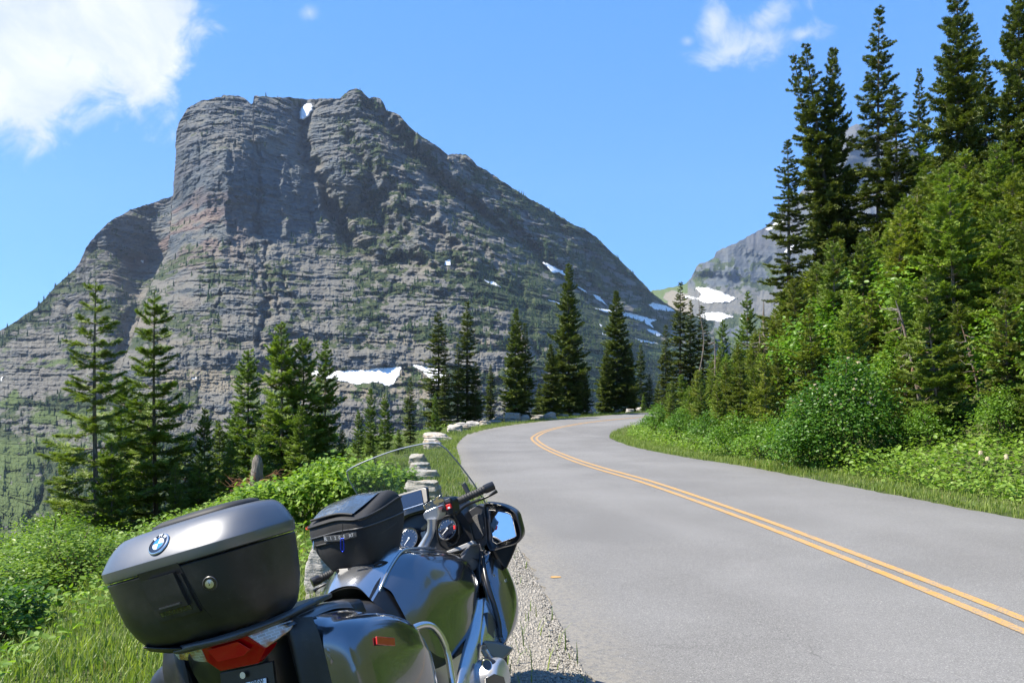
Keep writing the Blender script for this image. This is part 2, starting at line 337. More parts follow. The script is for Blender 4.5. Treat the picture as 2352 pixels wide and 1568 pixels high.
SNOW = [
 [(686, 262), (690, 250), (700, 240), (713, 238), (721, 244), (719, 256), (710, 268), (697, 280), (686, 276)],
 [(1022, 598), (1035, 596), (1037, 610), (1020, 611)],
 [(1108, 641), (1135, 648), (1157, 662), (1140, 658), (1112, 646)],
 [(1242, 601), (1262, 606), (1292, 622), (1312, 642), (1298, 636), (1284, 628), (1270, 628)],
 [(1256, 686), (1282, 694), (1300, 703), (1284, 700), (1262, 692)],
 [(1322, 656), (1340, 664), (1352, 674), (1336, 669)],
 [(1358, 675), (1378, 680), (1386, 692), (1400, 706), (1384, 696), (1372, 690)],
 [(1358, 706), (1395, 710), (1440, 716), (1490, 730), (1512, 735), (1495, 742), (1505, 756), (1480, 742), (1440, 728), (1392, 718)],
 [(1488, 700), (1500, 694), (1530, 702), (1556, 714), (1530, 716), (1505, 712)],
 [(1455, 776), (1485, 782), (1524, 790), (1500, 790), (1470, 786)],
 [(1480, 752), (1500, 757), (1524, 770), (1512, 774), (1490, 762)],
 [(1376, 744), (1388, 750), (1380, 753)], [(1380, 762), (1396, 770), (1384, 771)],
 [(710, 850), (760, 853), (820, 850), (925, 841), (918, 860), (903, 886), (886, 888), (870, 878), (820, 884), (780, 876), (740, 868), (716, 866)],
 [(933, 836), (960, 838), (1000, 846), (1024, 860), (1030, 884), (1004, 886), (990, 872), (962, 850), (945, 838)],
 [(440, 866), (452, 866), (452, 872), (440, 872)], [(320, 600), (332, 596), (330, 606)], [(0, 868), (8, 864), (6, 874), (0, 876)],
]
SNOW_R = [
 [(1590, 660), (1625, 660), (1650, 668), (1692, 685), (1676, 696), (1620, 697), (1600, 690), (1570, 686), (1575, 678), (1606, 684), (1612, 676), (1598, 668)],
 [(1615, 718), (1650, 716), (1670, 722), (1690, 728), (1668, 732), (1655, 742), (1640, 740), (1600, 730)],
 [(1756, 530), (1768, 518), (1785, 510), (1800, 506), (1805, 512), (1780, 524), (1766, 532)], [(1795, 580), (1815, 566), (1830, 560), (1826, 572), (1806, 584)],
 [(1620, 772), (1640, 780), (1632, 784), (1616, 778)], [(1690, 726), (1712, 734), (1700, 736)],
]
_snowV, _snowF = [], []
def snow_mesh(P, mask, lift):
    nr, nc = mask.shape
    fm = mask[:-1, :-1] & mask[1:, :-1] & mask[:-1, 1:] & mask[1:, 1:]
    ii, jj = np.nonzero(fm)
    F = np.stack([ii * nc + jj, ii * nc + jj + 1, (ii + 1) * nc + jj + 1, (ii + 1) * nc + jj], 1)
    ids, inv = np.unique(F, return_inverse=True); V = P.reshape(-1, 3)[ids].copy()
    dv = V / np.linalg.norm(V, axis=1)[:, None]; V -= dv * lift; V[:, 2] += lift * 0.4
    base = sum(len(v) for v in _snowV); _snowV.append(V); _snowF.append(inv.reshape(F.shape) + base)
_forV, _forF = [], []
def forest(P, g, meadow, X, Y, snow, n, seed):
    r = np.random.default_rng(seed)
    wgt = (g * (1 - 0.75 * meadow) * (~snow) * np.clip(P[..., 1] / 2000, 0.4, 2) ** 2); wgt[-6:] *= 0.5
    wgt = np.where(vn(X / 13, Y / 9, 5) > 0.42, wgt, wgt * 0.12); wgt = wgt.ravel(); wgt[wgt < 0.2] *= 0.15
    idx = r.choice(len(wgt), n, p=wgt / wgt.sum()); B = P.reshape(-1, 3)[idx]
    h = r.uniform(7, 17, n) * r.choice([0.6, 1, 1.15], n); rad = h * r.uniform(0.16, 0.26, n)
    vs_, fs_ = [], []; k = 6; ang = np.arange(k) * 2 * np.pi / k
    for t_, (z0, z1, rr) in enumerate([(0.0, 0.5, 1.0), (0.28, 0.75, 0.75), (0.55, 1.05, 0.48)]):
        a0 = ang[None] + r.uniform(0, 6, n)[:, None]; jr = r.uniform(0.7, 1.25, (n, k))
        ring = np.stack([B[:, 0:1] + np.cos(a0) * rad[:, None] * rr * jr, B[:, 1:2] + np.sin(a0) * rad[:, None] * rr * jr, np.broadcast_to((B[:, 2] + h * z0)[:, None], a0.shape) - 1.0], -1)
        tip = np.stack([B[:, 0], B[:, 1], B[:, 2] + h * z1], -1)[:, None]
        V = np.concatenate([ring, tip], 1); base = (np.arange(n) * (k + 1))[:, None] + t_ * n * (k + 1)
        F = np.stack([base + np.arange(k), base + (np.arange(k) + 1) % k, np.broadcast_to(base + k, (n, k))], -1).reshape(-1, 3)
        vs_.append(V.reshape(-1, 3)); fs_.append(F)
    b0 = sum(len(v) for v in _forV); _forV.append(np.concatenate(vs_)); _forF.append(np.concatenate(fs_) + b0)

SKY_R = [(1420, 735), (1497, 668), (1530, 662), (1560, 656), (1574, 652), (1586, 640), (1600, 612), (1605, 606), (1615, 604), (1640, 592), (1644, 578), (1652, 574), (1680, 562), (1700, 553), (1740, 530), (1760, 520), (1800, 478), (1850, 430), (1900, 372),
   (1920, 330), (1945, 296), (1968, 284), (1985, 292), (2020, 310), (2080, 330), (2200, 400), (2400, 520), (2700, 600)]
CTRL_R = [(1420, 735, 5200), (1497, 668, 5200), (1574, 655, 5000), (1600, 612, 4700), (1650, 600, 4750), (1650, 650, 4650), (1645, 578, 5000), (1700, 553, 5200), (1760, 520, 5400), (1850, 430, 5700), (1850, 600, 5000), (1950, 400, 5500), (1968, 284, 6000), (1968, 600, 4700), (2200, 400, 6200), (2200, 700, 4300),
   (2400, 520, 6200), (2700, 600, 6200), (1500, 760, 4200), (1600, 690, 4500), (1600, 780, 3900), (1750, 700, 4400), (1750, 800, 3700), (1600, 1000, 3000), (2000, 900, 3200), (2700, 900, 3500), (2700, 1200, 2500), (1500, 1200, 2500), (1420, 900, 3500)]
def mountain_right():
    xs = np.arange(1420, 2700, 2.4); nt = 300
    ysk = interp(xs, SKY_R) + (fbm(xs / 8.0, xs * 0, 3, 0.6, 15) - 0.5) * 6
    t = np.linspace(0, 1, nt)[:, None]; yb = 1150.0
    Y = yb + (ysk[None] - yb) * t ** 0.75; X = np.broadcast_to(xs[None], Y.shape).copy()
    D = tps(CTRL_R, X, Y)
    Xm = (X - 1176) / FPX * 4800.0; Zm = (YH - Y) / FPX * 4800.0
    warp = fbm(Xm / 300, Zm / 300, 3, 0.5, 121) - 0.5; zz = Zm + Xm * 0.03 + warp * 40
    st = 0
    for per, am, sd in ((180, 40, 131), (80, 22, 132), (40, 12, 133), (20, 7, 134)):
        st = st + (vn(zz / per, Xm / (per * 12), sd) - 0.5) * am * 1.6
    fl = 0
    for per, am, sd in ((220, 60, 151), (100, 36, 152), (50, 22, 153), (25, 11, 154)):
        fl = fl + (np.abs(2 * vn(Xm / per, Zm / (per * 3), sd) - 1) - 0.5) * am
    cliffm = np.exp(-((Y - (622 + (X - 1600) * 0.12)) / 42) ** 4) * smoothstep(1570, 1610, X)
    D += st + fl * (0.5 + 0.8 * cliffm) + (fbm(Xm / 60, Zm / 60, 5, 0.58, 161) - 0.5) * 60
    for pts, hw, am in [([(1700, 553), (1800, 600), (1900, 640)], 20, -90), ([(1620, 640), (1780, 660)], 14, 60), ([(1970, 290), (1930, 400), (1900, 500)], 26, -180)]:
        d, _ = polydist(X, Y, pts); D += am * np.exp(-(d / hw) ** 2)
    nz = fbm(Xm / 120, Zm / 80, 5, 0.55, 171); nz2 = fbm(Xm / 45, Zm / 28, 4, 0.6, 177)
    g = np.maximum(cliffm * smoothstep(0.42, 0.6, nz2) * 0.9, smoothstep(690, 740, Y + (nz - 0.5) * 120) * smoothstep(0.38, 0.52, nz2))
    g = np.maximum(g, (X < 1580) * 0.8 * smoothstep(0.4, 0.55, nz))
    meadow = (X < 1585) * 1.0 + smoothstep(0.55, 0.65, nz) * 0.6
    sc = np.maximum(smoothstep(650, 670, Y) * smoothstep(760, 720, Y) * 0.4, (X < 1590) * 1.0 * smoothstep(0.6, 0.4, nz))
    red = smoothstep(600, 560, Y) * smoothstep(1600, 1650, X) * 0.2 * smoothstep(0.35, 0.6, nz)
    snow = np.zeros(D.shape, bool); jx = (fbm(X / 6, Y / 6, 3, 0.6, 5) - 0.5) * 5; jy = (fbm(X / 6, Y / 6, 3, 0.6, 9) - 0.5) * 4
    for poly in SNOW_R: snow |= inpoly(X + jx, Y + jy, poly)
    Z = HC + (YH - Y) / FPX * D; PX = (X - 1176) / FPX * D
    nb = 8; tb = np.linspace(0, 1, nb + 1)[1:, None]
    P = np.concatenate([np.stack([PX, D, Z], -1), np.stack([PX[-1][None] * (1 + 0.1 * tb), D[-1][None] + 1800 * tb, Z[-1][None] - 1500 * tb ** 1.3 - 8], -1)], 0)
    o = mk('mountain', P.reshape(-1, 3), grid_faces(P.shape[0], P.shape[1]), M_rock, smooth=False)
    def ext(a_): return np.concatenate([a_, np.broadcast_to(a_[-1:], (nb, a_.shape[1]))], 0)
    fattr(o, 'green', ext(g)); fattr(o, 'scree', ext(sc)); fattr(o, 'red', ext(red)); fattr(o, 'meadow', ext(meadow * np.ones_like(D)))
    tag(o, 'distant rock mountain with cliffs and snowfields, half hidden behind the trees on the right', 'mountain', kind='structure')
    snow_mesh(P, np.concatenate([snow, np.zeros((nb, snow.shape[1]), bool)], 0), 6.0)
    forest(P[:nt], g * (1 - 0.8 * (X < 1585)), meadow * 0.6, X, Y, snow, 2500, 5)

M_rock, m = mat('rock')
geo = m.n('ShaderNodeNewGeometry'); pos = geo.outputs['Position']
def at(n_): return m.n('ShaderNodeAttribute', attribute_name=n_).outputs['Fac']
sp = m.n('ShaderNodeSeparateXYZ', {0: pos})
sv = m.n('ShaderNodeCombineXYZ', {0: m.math('MULTIPLY', sp.outputs[0], 0.05), 1: m.math('MULTIPLY', sp.outputs[1], 0.02), 2: sp.outputs[2]}).outputs[0]
b1 = m.noise(sv, 0.035, 5, 0.6, 0.6); b2 = m.noise(sv, 0.14, 4, 0.6, 0.4); b3 = m.noise(pos, 0.02, 6, 0.6); b4 = m.noise(pos, 0.15, 4, 0.65)
c = m.ramp(b1, [(0.30, (0.058, 0.076, 0.095)), (0.45, (0.108, 0.122, 0.130)), (0.56, (0.080, 0.100, 0.122)), (0.72, (0.158, 0.162, 0.148))])
c = m.mix(m.map(b2, 0.35, 0.7, 0.0, 0.6), c, (0.150, 0.158, 0.154, 1))
c = m.mix(m.map(b4, 0.52, 0.68, 0.0, 0.5), c, (0.07, 0.08, 0.085, 1))
b5 = m.noise(sv, 0.32, 3, 0.6, 0.3); c = m.mix(m.map(m.math('ABSOLUTE', m.math('SUBTRACT', b5, 0.5)), 0.03, 0.0, 0.0, 0.55), c, (0.05, 0.056, 0.06, 1))  # thin dark bedding lines; recess shade between the beds put into the rock colour
c = m.mix(m.map(b3, 0.5, 0.68, 0.0, 0.35), c, (0.12, 0.13, 0.10, 1))
c = m.mix(m.math('MULTIPLY', at('red'), 0.6), c, (0.21, 0.135, 0.105, 1))
c = m.mix(m.math('MULTIPLY', at('scree'), m.map(b4, 0.3, 0.6, 0.75, 1.0)), c, m.mix(b2, (0.19, 0.165, 0.12, 1), (0.25, 0.22, 0.165, 1)))
gn = m.noise(pos, 0.06, 6, 0.65)
gc = m.mix(m.map(gn, 0.4, 0.62), (0.028, 0.046, 0.022, 1), (0.072, 0.088, 0.034, 1))
gc = m.mix(m.math('MULTIPLY', at('meadow'), 0.9), gc, m.mix(gn, (0.075, 0.115, 0.035, 1), (0.12, 0.15, 0.05, 1)))
c = m.mix(m.map(m.math('ADD', at('green'), m.math('MULTIPLY', m.math('SUBTRACT', gn, 0.5), 0.9)), 0.3, 0.55), c, gc)
bmp = m.n('ShaderNodeBump', {'Strength': 1.0, 'Distance': 5.0, 'Height': m.math('ADD', m.noise(sv, 0.4, 4, 0.7), m.noise(pos, 0.25, 4, 0.7))}).outputs[0]
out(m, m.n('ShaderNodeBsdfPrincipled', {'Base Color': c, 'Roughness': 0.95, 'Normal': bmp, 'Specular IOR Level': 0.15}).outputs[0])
M_snow, m = mat('snow')
sn = m.map(m.noise(m.n('ShaderNodeNewGeometry').outputs['Position'], 0.05, 7, 0.7), .35, .6)
out(m, m.n('ShaderNodeBsdfPrincipled', {'Base Color': m.mix(sn, (0.58, 0.56, 0.52, 1), (0.80, 0.80, 0.79, 1)), 'Roughness': 0.8}).outputs[0])
M_far, m = mat('far_foliage')
fn = m.noise(m.n('ShaderNodeNewGeometry').outputs['Position'], 0.05, 3, 0.5)
out(m, m.n('ShaderNodeBsdfPrincipled', {'Base Color': m.mix(m.map(fn, 0.35, 0.65), (0.022, 0.042, 0.020, 1), (0.050, 0.080, 0.028, 1)), 'Roughness': 0.9, 'Specular IOR Level': 0.1}).outputs[0])
mountain_main('left'); mountain_main('right'); mountain_right()
hz, m = mat('haze')
m.t.nodes.clear(); vol = m.n('ShaderNodeVolumePrincipled', {'Color': (0.62, 0.78, 1.0, 1), 'Density': 2.7e-5, 'Anisotropy': 0.1})
m.n('ShaderNodeOutputMaterial', {'Volume': vol.outputs[0]})
def box_mesh(name, lo, hi, mt, parent=None):
    V = [(x, y, z) for x in (lo[0], hi[0]) for y in (lo[1], hi[1]) for z in (lo[2], hi[2])]
    return mk(name, V, [(0, 1, 3, 2), (4, 6, 7, 5), (0, 4, 5, 1), (2, 3, 7, 6), (0, 2, 6, 4), (1, 5, 7, 3)], mt, parent, smooth=False)
if HAZE: tag(box_mesh('haze', (-6500, -3500, -1700), (9500, 9500, 2300), hz), 'thin blue summer air between the camera and the mountains', 'haze', kind='stuff')
o = mk('snow', np.concatenate(_snowV), np.concatenate(_snowF), M_snow); tag(o, 'old white snow patches lying on the mountain ledges and gullies', 'snow', kind='stuff')
o = mk('distant_forest', np.concatenate(_forV), np.concatenate(_forF), M_far, smooth=False); tag(o, 'far-off dark conifers scattered over the mountain slopes', 'forest', kind='stuff')
# ------------------------------------------------------------------ road and near ground
RL = [(3.2, -60, 0), (1.9, -14, 0), (.95, -2, 0), (.405, 4.33, 0), (.096, 7.44, 0), (-.157, 9.45, 0), (-.636, 12.8, -.05), (-1.02, 16.3, -.2), (-1.28, 20, -.32), (-1.75, 25.5, -.44), (-1.9, 31, -.52), (-1.75, 33.5, -.52), (-.97, 37, -.49),
      (.37, 40, -.43), (2.7, 44, -.37), (5.5, 48, -.33), (9.2, 53, -.3), (16, 60.5, -.2), (27, 69, 0), (60, 88, 1.0)]
RC = [(6.2, -60, 0), (4.9, -14, 0), (3.95, -2, 0), (3.4, 4.9, 0), (3.05, 7.9, 0), (2.72, 10.1, 0), (2.25, 13.4, -.05), (1.85, 17.0, -.2), (1.5, 20.6, -.33), (1.08, 26, -.48), (.88, 31.4, -.6), (1.0, 33.6, -.6), (1.55, 36.4, -.55),
      (2.5, 38.3, -.45), (4.2, 41.3, -.37), (7.0, 45.0, -.31), (11.2, 50.2, -.28), (18, 57.5, -.2), (28.6, 66, 0), (61.5, 85, 1.0)]
RR = [(9.2, -60, 0), (7.9, -14, 0), (7.05, -2, 0), (6.55, 5.3, 0), (6.2, 8.4, 0), (5.72, 10.4, 0), (5.15, 12.9, -.01), (4.72, 16.5, -.1), (4.28, 20.8, -.28), (3.95, 26.4, -.48), (3.87, 30.9, -.57), (3.98, 33.0, -.6), (4.35, 35.1, -.55),
      (4.95, 36.6, -.45), (6.3, 38.4, -.36), (9.0, 42.0, -.3), (13.4, 47.5, -.26), (20, 54.5, -.2), (30.2, 63, 0), (63, 82, 1.0)]
def crom(P, n):
    """Catmull-Rom through P, n steps per span"""
    P = np.array(P, dtype=float); Q = np.vstack([2 * P[0] - P[1], P, 2 * P[-1] - P[-2]]); o = []
    for i in range(1, len(Q) - 2):
        t = np.linspace(0, 1, n, endpoint=False)[:, None]
        p0, p1, p2, p3 = Q[i - 1], Q[i], Q[i + 1], Q[i + 2]
        o.append(0.5 * ((2 * p1) + (-p0 + p2) * t + (2 * p0 - 5 * p1 + 4 * p2 - p3) * t * t + (-p0 + 3 * p1 - 3 * p2 + p3) * t ** 3))
    return np.vstack(o + [P[-1:]])
NS = 18
cL, cC, cR = crom(RL, NS), crom(RC, NS), crom(RR, NS)
def tilt_z(x, y):
    return 0
_cc = cC[::4]
def road_s(x, y):
    """signed distance to the centre line, + to the right; and the road's height there"""
    d, t = polydist(x, y, _cc[:, :2]); z = np.interp(t, np.arange(len(_cc)), _cc[:, 2]); return d, z, t
_LE, _RE = cL[::4], cR[::4]
def height(x, y):
    x = np.asarray(x, dtype=float); y = np.asarray(y, dtype=float)
    s, zc, t = road_s(x, y)
    dl, tl = polydist(x, y, _LE[:, :2]); dr, tr = polydist(x, y, _RE[:, :2])
    zl = np.interp(tl, np.arange(len(_LE)), _LE[:, 2]); zr = np.interp(tr, np.arange(len(_RE)), _RE[:, 2])
    l = np.maximum(-dl, 0); r_ = np.maximum(dr, 0)              # metres beyond either edge
    bump = (fbm(x * 0.7, y * 0.7, 4, 0.5, 3) - 0.5)
    zL = zl + 0.02 - 0.04 * np.clip(l, 0, 3.5) - 0.30 * np.clip(l - 3.2, 0, 2.5) - 0.74 * np.clip(l - 5.4, 0, 430) - 0.1 * np.clip(l - 430, 0, 600)
    zL = zL + bump * 0.22 * smoothstep(0.4, 2.0, l) + (fbm(x * 0.06, y * 0.06, 4, 0.5, 6) - 0.5) * np.clip(l - 8, 0, 30) * 0.25
    zR = zr + 0.02 + 0.10 * np.clip(r_ - 0.5, 0, 1.0) + 0.33 * np.clip(r_ - 1.3, 0, 2.0) + 0.62 * np.clip(r_ - 3.0, 0, 60) + 0.4 * np.clip(r_ - 63, 0, 300)
    zR = zR + bump * 0.25 * smoothstep(0.3, 2.0, r_) + (fbm(x * 0.09, y * 0.09, 4, 0.5, 6) - 0.5) * np.clip(r_ - 3, 0, 20) * 0.3
    inside = (l <= 0) & (r_ <= 0)
    f_ = np.clip((dl) / np.maximum(dl - dr, 0.1), 0, 1)
    zin = zl * (1 - f_) + zr * f_
    edge = np.minimum(dl, -dr)
    zI = zin - 0.08 * smoothstep(0.02, 0.35, edge) - 0.004
    return np.where(inside, zI, np.where(l > 0, zL, zR))
def warpgrid(lo, hi, c0, c1, step, far_n):
    core = np.arange(c0, c1 + 1e-6, step)
    a = c1 + (hi - c1) * (np.linspace(0, 1, far_n)[1:]) ** 3.2; b = c0 - (c0 - lo) * (np.linspace(0, 1, far_n)[1:]) ** 3.2
    return np.r_[b[::-1], core, a]
gx = warpgrid(-2600, 2600, -14, 26, 0.2, 60); gy = warpgrid(-2500, 1400, 1, 62, 0.25, 60)
GX, GY = np.meshgrid(gx, gy); GZ = height(GX, GY)
GZ = np.maximum(GZ, -420 + (fbm(GX / 300, GY / 300, 3, 0.5, 2) - .5) * 60)

M_ground, m = mat('ground_earth')
gp = m.n('ShaderNodeNewGeometry').outputs['Position']
n1 = m.noise(gp, 1.2, 6, 0.6); n2 = m.noise(gp, 14.0, 5, 0.6); n3 = m.noise(gp, 0.05, 5, 0.6)
c = m.mix(m.map(n1, 0.35, 0.65), (0.045, 0.062, 0.018, 1), (0.085, 0.105, 0.030, 1))
c = m.mix(m.map(n2, 0.5, 0.75, 0, 0.7), c, (0.13, 0.105, 0.065, 1))
sh = at_ = m.n('ShaderNodeAttribute', attribute_name='gravel').outputs['Fac']
vor = m.n('ShaderNodeTexVoronoi', {'Vector': gp, 'Scale': 55.0}, feature='F1')
gcol = m.mix(vor.outputs['Distance'], m.mix(m.noise(gp, 30, 3), (0.24, 0.22, 0.185, 1), (0.34, 0.31, 0.26, 1)), (0.19, 0.175, 0.15, 1))
c = m.mix(m.map(m.math('ADD', sh, m.math('MULTIPLY', m.math('SUBTRACT', n2, 0.5), 0.8)), 0.4, 0.6), c, gcol)
bmp = m.n('ShaderNodeBump', {'Strength': 0.8, 'Distance': 0.02, 'Height': m.math('SUBTRACT', n2, m.math('MULTIPLY', vor.outputs['Distance'], 0.5))}).outputs[0]
out(m, m.n('ShaderNodeBsdfPrincipled', {'Base Color': c, 'Roughness': 0.95, 'Normal': bmp, 'Specular IOR Level': 0.2}).outputs[0])
ground = mk('ground', np.stack([GX, GY, GZ], -1).reshape(-1, 3), grid_faces(len(gy), len(gx)), M_ground)
dl_g, _ = polydist(GX, GY, _LE[:, :2]); l_g = -dl_g
grav = smoothstep(0.62, 0.30, l_g + 0.16 * (fbm(GX * 2, GY * 2, 3, .5, 4) - .5)) * smoothstep(9.5, 6.5, GY) * (l_g > -0.6)
grav = np.maximum(grav, smoothstep(0.14, 0.05, np.abs(l_g)) * 0.8)
fattr(ground, 'gravel', grav)
tag(ground, 'grassy earth falling away left of the road and climbing steeply on its right', 'ground', kind='structure')

M_road, m = mat('asphalt')
rp = m.n('ShaderNodeNewGeometry').outputs['Position']
a1 = m.noise(rp, 0.5, 5, 0.55, 0.3); a2 = m.noise(rp, 130.0, 3, 0.7); a3 = m.noise(rp, 28.0, 4, 0.6); a4 = m.noise(rp, 3.0, 4, 0.6)
c = m.mix(m.map(a1, 0.3, 0.7), (0.150, 0.145, 0.136, 1), (0.186, 0.181, 0.171, 1))
c = m.mix(m.map(a2, 0.55, 0.70, 0, 0.8), c, (0.42, 0.40, 0.37, 1)); c = m.mix(m.map(a2, 0.46, 0.32, 0, 0.8), c, (0.06, 0.058, 0.055, 1))
c = m.mix(m.map(a3, 0.6, 0.8, 0, 0.25), c, (0.09, 0.088, 0.085, 1))
edge_ = m.n('ShaderNodeAttribute', attribute_name='across').outputs['Fac']     # 0 left edge .. 1 right edge
path = m.math('MULTIPLY', m.map(m.math('ABSOLUTE', m.math('SUBTRACT', edge_, 0.5)), 0.36, 0.5), 0.22)
c = m.mix(path, c, (0.100, 0.096, 0.089, 1))
tr_ = m.map(m.math('ABSOLUTE', m.math('SUBTRACT', m.math('ABSOLUTE', m.math('SUBTRACT', edge_, 0.5)), 0.2)), 0.0, 0.1, 0.22, 0.0)
c = m.mix(m.math('MULTIPLY', tr_, a4), c, (0.24, 0.23, 0.22, 1))
vcr = m.n('ShaderNodeTexVoronoi', {'Vector': m.n('ShaderNodeVectorMath', {0: rp, 1: m.n('ShaderNodeTexNoise', {'Vector': rp, 'Scale': 1.6, 'Detail': 5.0}).outputs['Color']}, operation='ADD').outputs[0], 'Scale': 0.33}, feature='DISTANCE_TO_EDGE').outputs['Distance']
crk = m.math('MULTIPLY', m.map(vcr, 0.0035, 0.0008), m.map(m.noise(rp, 0.22, 3), 0.50, 0.58)); c = m.mix(m.math('MULTIPLY', crk, 0.3), c, (0.035, 0.034, 0.033, 1))
pat = m.map(m.noise(rp, 0.16, 2, 0.4), 0.56, 0.60, 0, 0.22); c = m.mix(pat, c, (0.10, 0.098, 0.094, 1))
dirt = m.math('MULTIPLY', m.map(edge_, 0.10, 0.0), m.map(a3, 0.35, 0.6)); c = m.mix(m.math('MULTIPLY', dirt, 0.5), c, (0.26, 0.235, 0.19, 1))
mp = m.n('ShaderNodeMapping', {'Vector': rp, 'Scale': (0.9, 9.0, 1.0), 'Rotation': (0, 0, 0.12)}).outputs[0]
scr = m.noise(mp, 1.6, 5, 0.75); c = m.mix(m.math('MULTIPLY', m.map(scr, 0.67, 0.75, 0, 0.75), m.map(a2, 0.4, 0.6)), c, (0.42, 0.41, 0.39, 1))
bmp = m.n('ShaderNodeBump', {'Strength': 0.5, 'Distance': 0.006, 'Height': m.math('ADD', a2, m.math('MULTIPLY', a3, 0.5))}).outputs[0]
out(m, m.n('ShaderNodeBsdfPrincipled', {'Base Color': c, 'Roughness': 0.85, 'Normal': bmp, 'Specular IOR Level': 0.25}).outputs[0])
def ragged(c_, s_, amt):
    n_ = len(c_); k = np.arange(n_); return c_ + np.stack([s_ * amt * (fbm(k * 1.9, k * 0, 3, .6, 7) - .5), 0 * k, 0 * k], 1)
NA = 13
def cross(i_t):
    """road surface points: quadratic through left, centre, right"""
    tt = i_t[None, :, None]; L, C, Rr = cL[:, None], cC[:, None], cR[:, None]
    lo = L + (C - L) * np.clip(tt * 2, 0, 1); hi = C + (Rr - C) * np.clip(tt * 2 - 1, 0, 1)
    return np.where(tt <= 0.5, lo, hi)
tt = np.linspace(0, 1, NA)
S = cross(tt); S[:, 0] += (np.random.default_rng(3).random((len(S), 1)) - .5) * [[0.12, 0, 0]]; S[:, -1] += (np.random.default_rng(4).random((len(S), 1)) - .5) * [[0.09, 0, 0]]
S[..., 2] += 0.012
low = S[:, [0, -1]].copy(); low[..., 2] -= 0.05
S = np.concatenate([low[:, :1], S, low[:, 1:]], 1)
road = mk('road', S.reshape(-1, 3), grid_faces(S.shape[0], S.shape[1]), M_road, smooth=False)
fattr(road, 'across', np.broadcast_to(np.r_[0, tt, 1][None], S.shape[:2]))
tag(road, 'worn grey asphalt road bending right out of sight', 'road', kind='structure')
M_paint, m = mat('yellow_paint')
pp = m.n('ShaderNodeNewGeometry').outputs['Position']
pn = m.noise(pp, 90, 4, 0.7); pn2 = m.noise(pp, 6, 4, 0.6)
c = m.mix(m.map(pn2, 0.3, 0.7), (0.42, 0.225, 0.05, 1), (0.52, 0.30, 0.08, 1)); c = m.mix(m.map(m.math('ADD', pn, m.math('MULTIPLY', pn2, 0.45)), 0.70, 0.80, 0, 0.85), c, (0.17, 0.16, 0.15, 1))
out(m, m.n('ShaderNodeBsdfPrincipled', {'Base Color': c, 'Roughness': 0.8}).outputs[0])
tan = np.gradient(cC[:, :2], axis=0); tan /= np.linalg.norm(tan, axis=1)[:, None]; nor = np.stack([tan[:, 1], -tan[:, 0]], 1)
for sgn, lb in ((-1, 'left yellow line of the double centre marking'), (1, 'right yellow line of the double centre marking')):
    rows = []
    for o_ in (0.052, 0.145):
        p = cC.copy(); p[:, :2] += nor * sgn * o_; 
        wside = (cR if sgn > 0 else cL); fr = o_ / 3.0; p[:, 2] = cC[:, 2] * (1 - fr) + wside[:, 2] * fr + 0.017; rows.append(p)
    if sgn > 0: pass
    P = np.stack(rows, 1); o = mk('road_marking', P.reshape(-1, 3), grid_faces(len(P), 2), M_paint); tag(o, lb, 'road marking', kind='structure')

pq = [((1263, 1329), (1268, 1326.5), (1287, 1327), (1289, 1329.5), (1270, 1331))][0]
dab = [((x_ - 1176) / FPX * (HC * FPX / (y_ - YH)), HC * FPX / (y_ - YH), 0.0165) for x_, y_ in pq]
o = mk('road_marking', dab, [(0, 4, 3, 2, 1)], M_paint, smooth=False); tag(o, 'short yellow paint dab alone on the near lane', 'road marking', kind='structure')
def hit(px, py, off=0.0, dmax=400):
    """where the ray through a photo point meets the near ground"""
    d = np.linspace(2.5, dmax, 9000) if dmax > 100 else np.linspace(2.5, dmax, 6000)
    x = (px - 1176) / FPX * d; z = HC + (YH - py) / FPX * d; h = height(x, d) + off
    k = np.nonzero(z <= h)[0]
    if len(k) == 0: return None
    k = k[0]; return float(x[k]), float(d[k]), float(h[k])

# ------------------------------------------------------------------ guard stones
M_stone, m = mat('pale_stone')
op = m.n('ShaderNodeTexCoord').outputs['Object']; oi = m.n('ShaderNodeObjectInfo').outputs['Random']
ov = m.n('ShaderNodeVectorMath', {0: op, 1: m.n('ShaderNodeCombineXYZ', {0: m.math('MULTIPLY', oi, 40.0), 1: m.math('MULTIPLY', oi, 17.0), 2: 0.0}).outputs[0]}, operation='ADD').outputs[0]
s1 = m.noise(ov, 3.0, 7, 0.65, 0.6); s2 = m.noise(ov, 14.0, 6, 0.7); s3 = m.noise(m.n('ShaderNodeMapping', {'Vector': ov, 'Scale': (1, 1, 7)}).outputs[0], 3.5, 4, 0.6, 0.5)
c = m.ramp(s1, [(0.3, (0.25, 0.235, 0.215)), (0.5, (0.40, 0.375, 0.34)), (0.62, (0.46, 0.36, 0.25)), (0.75, (0.52, 0.49, 0.44))])
c = m.mix(m.map(s2, 0.5, 0.68, 0, 0.8), c, (0.12, 0.118, 0.11, 1)); c = m.mix(m.map(s3, 0.58, 0.7, 0, 0.55), c, (0.17, 0.155, 0.14, 1))
bmp = m.n('ShaderNodeBump', {'Strength': 0.9, 'Distance': 0.03, 'Height': m.math('ADD', s2, s3)}).outputs[0]
out(m, m.n('ShaderNodeBsdfPrincipled', {'Base Color': c, 'Roughness': 0.9, 'Normal': bmp}).outputs[0])
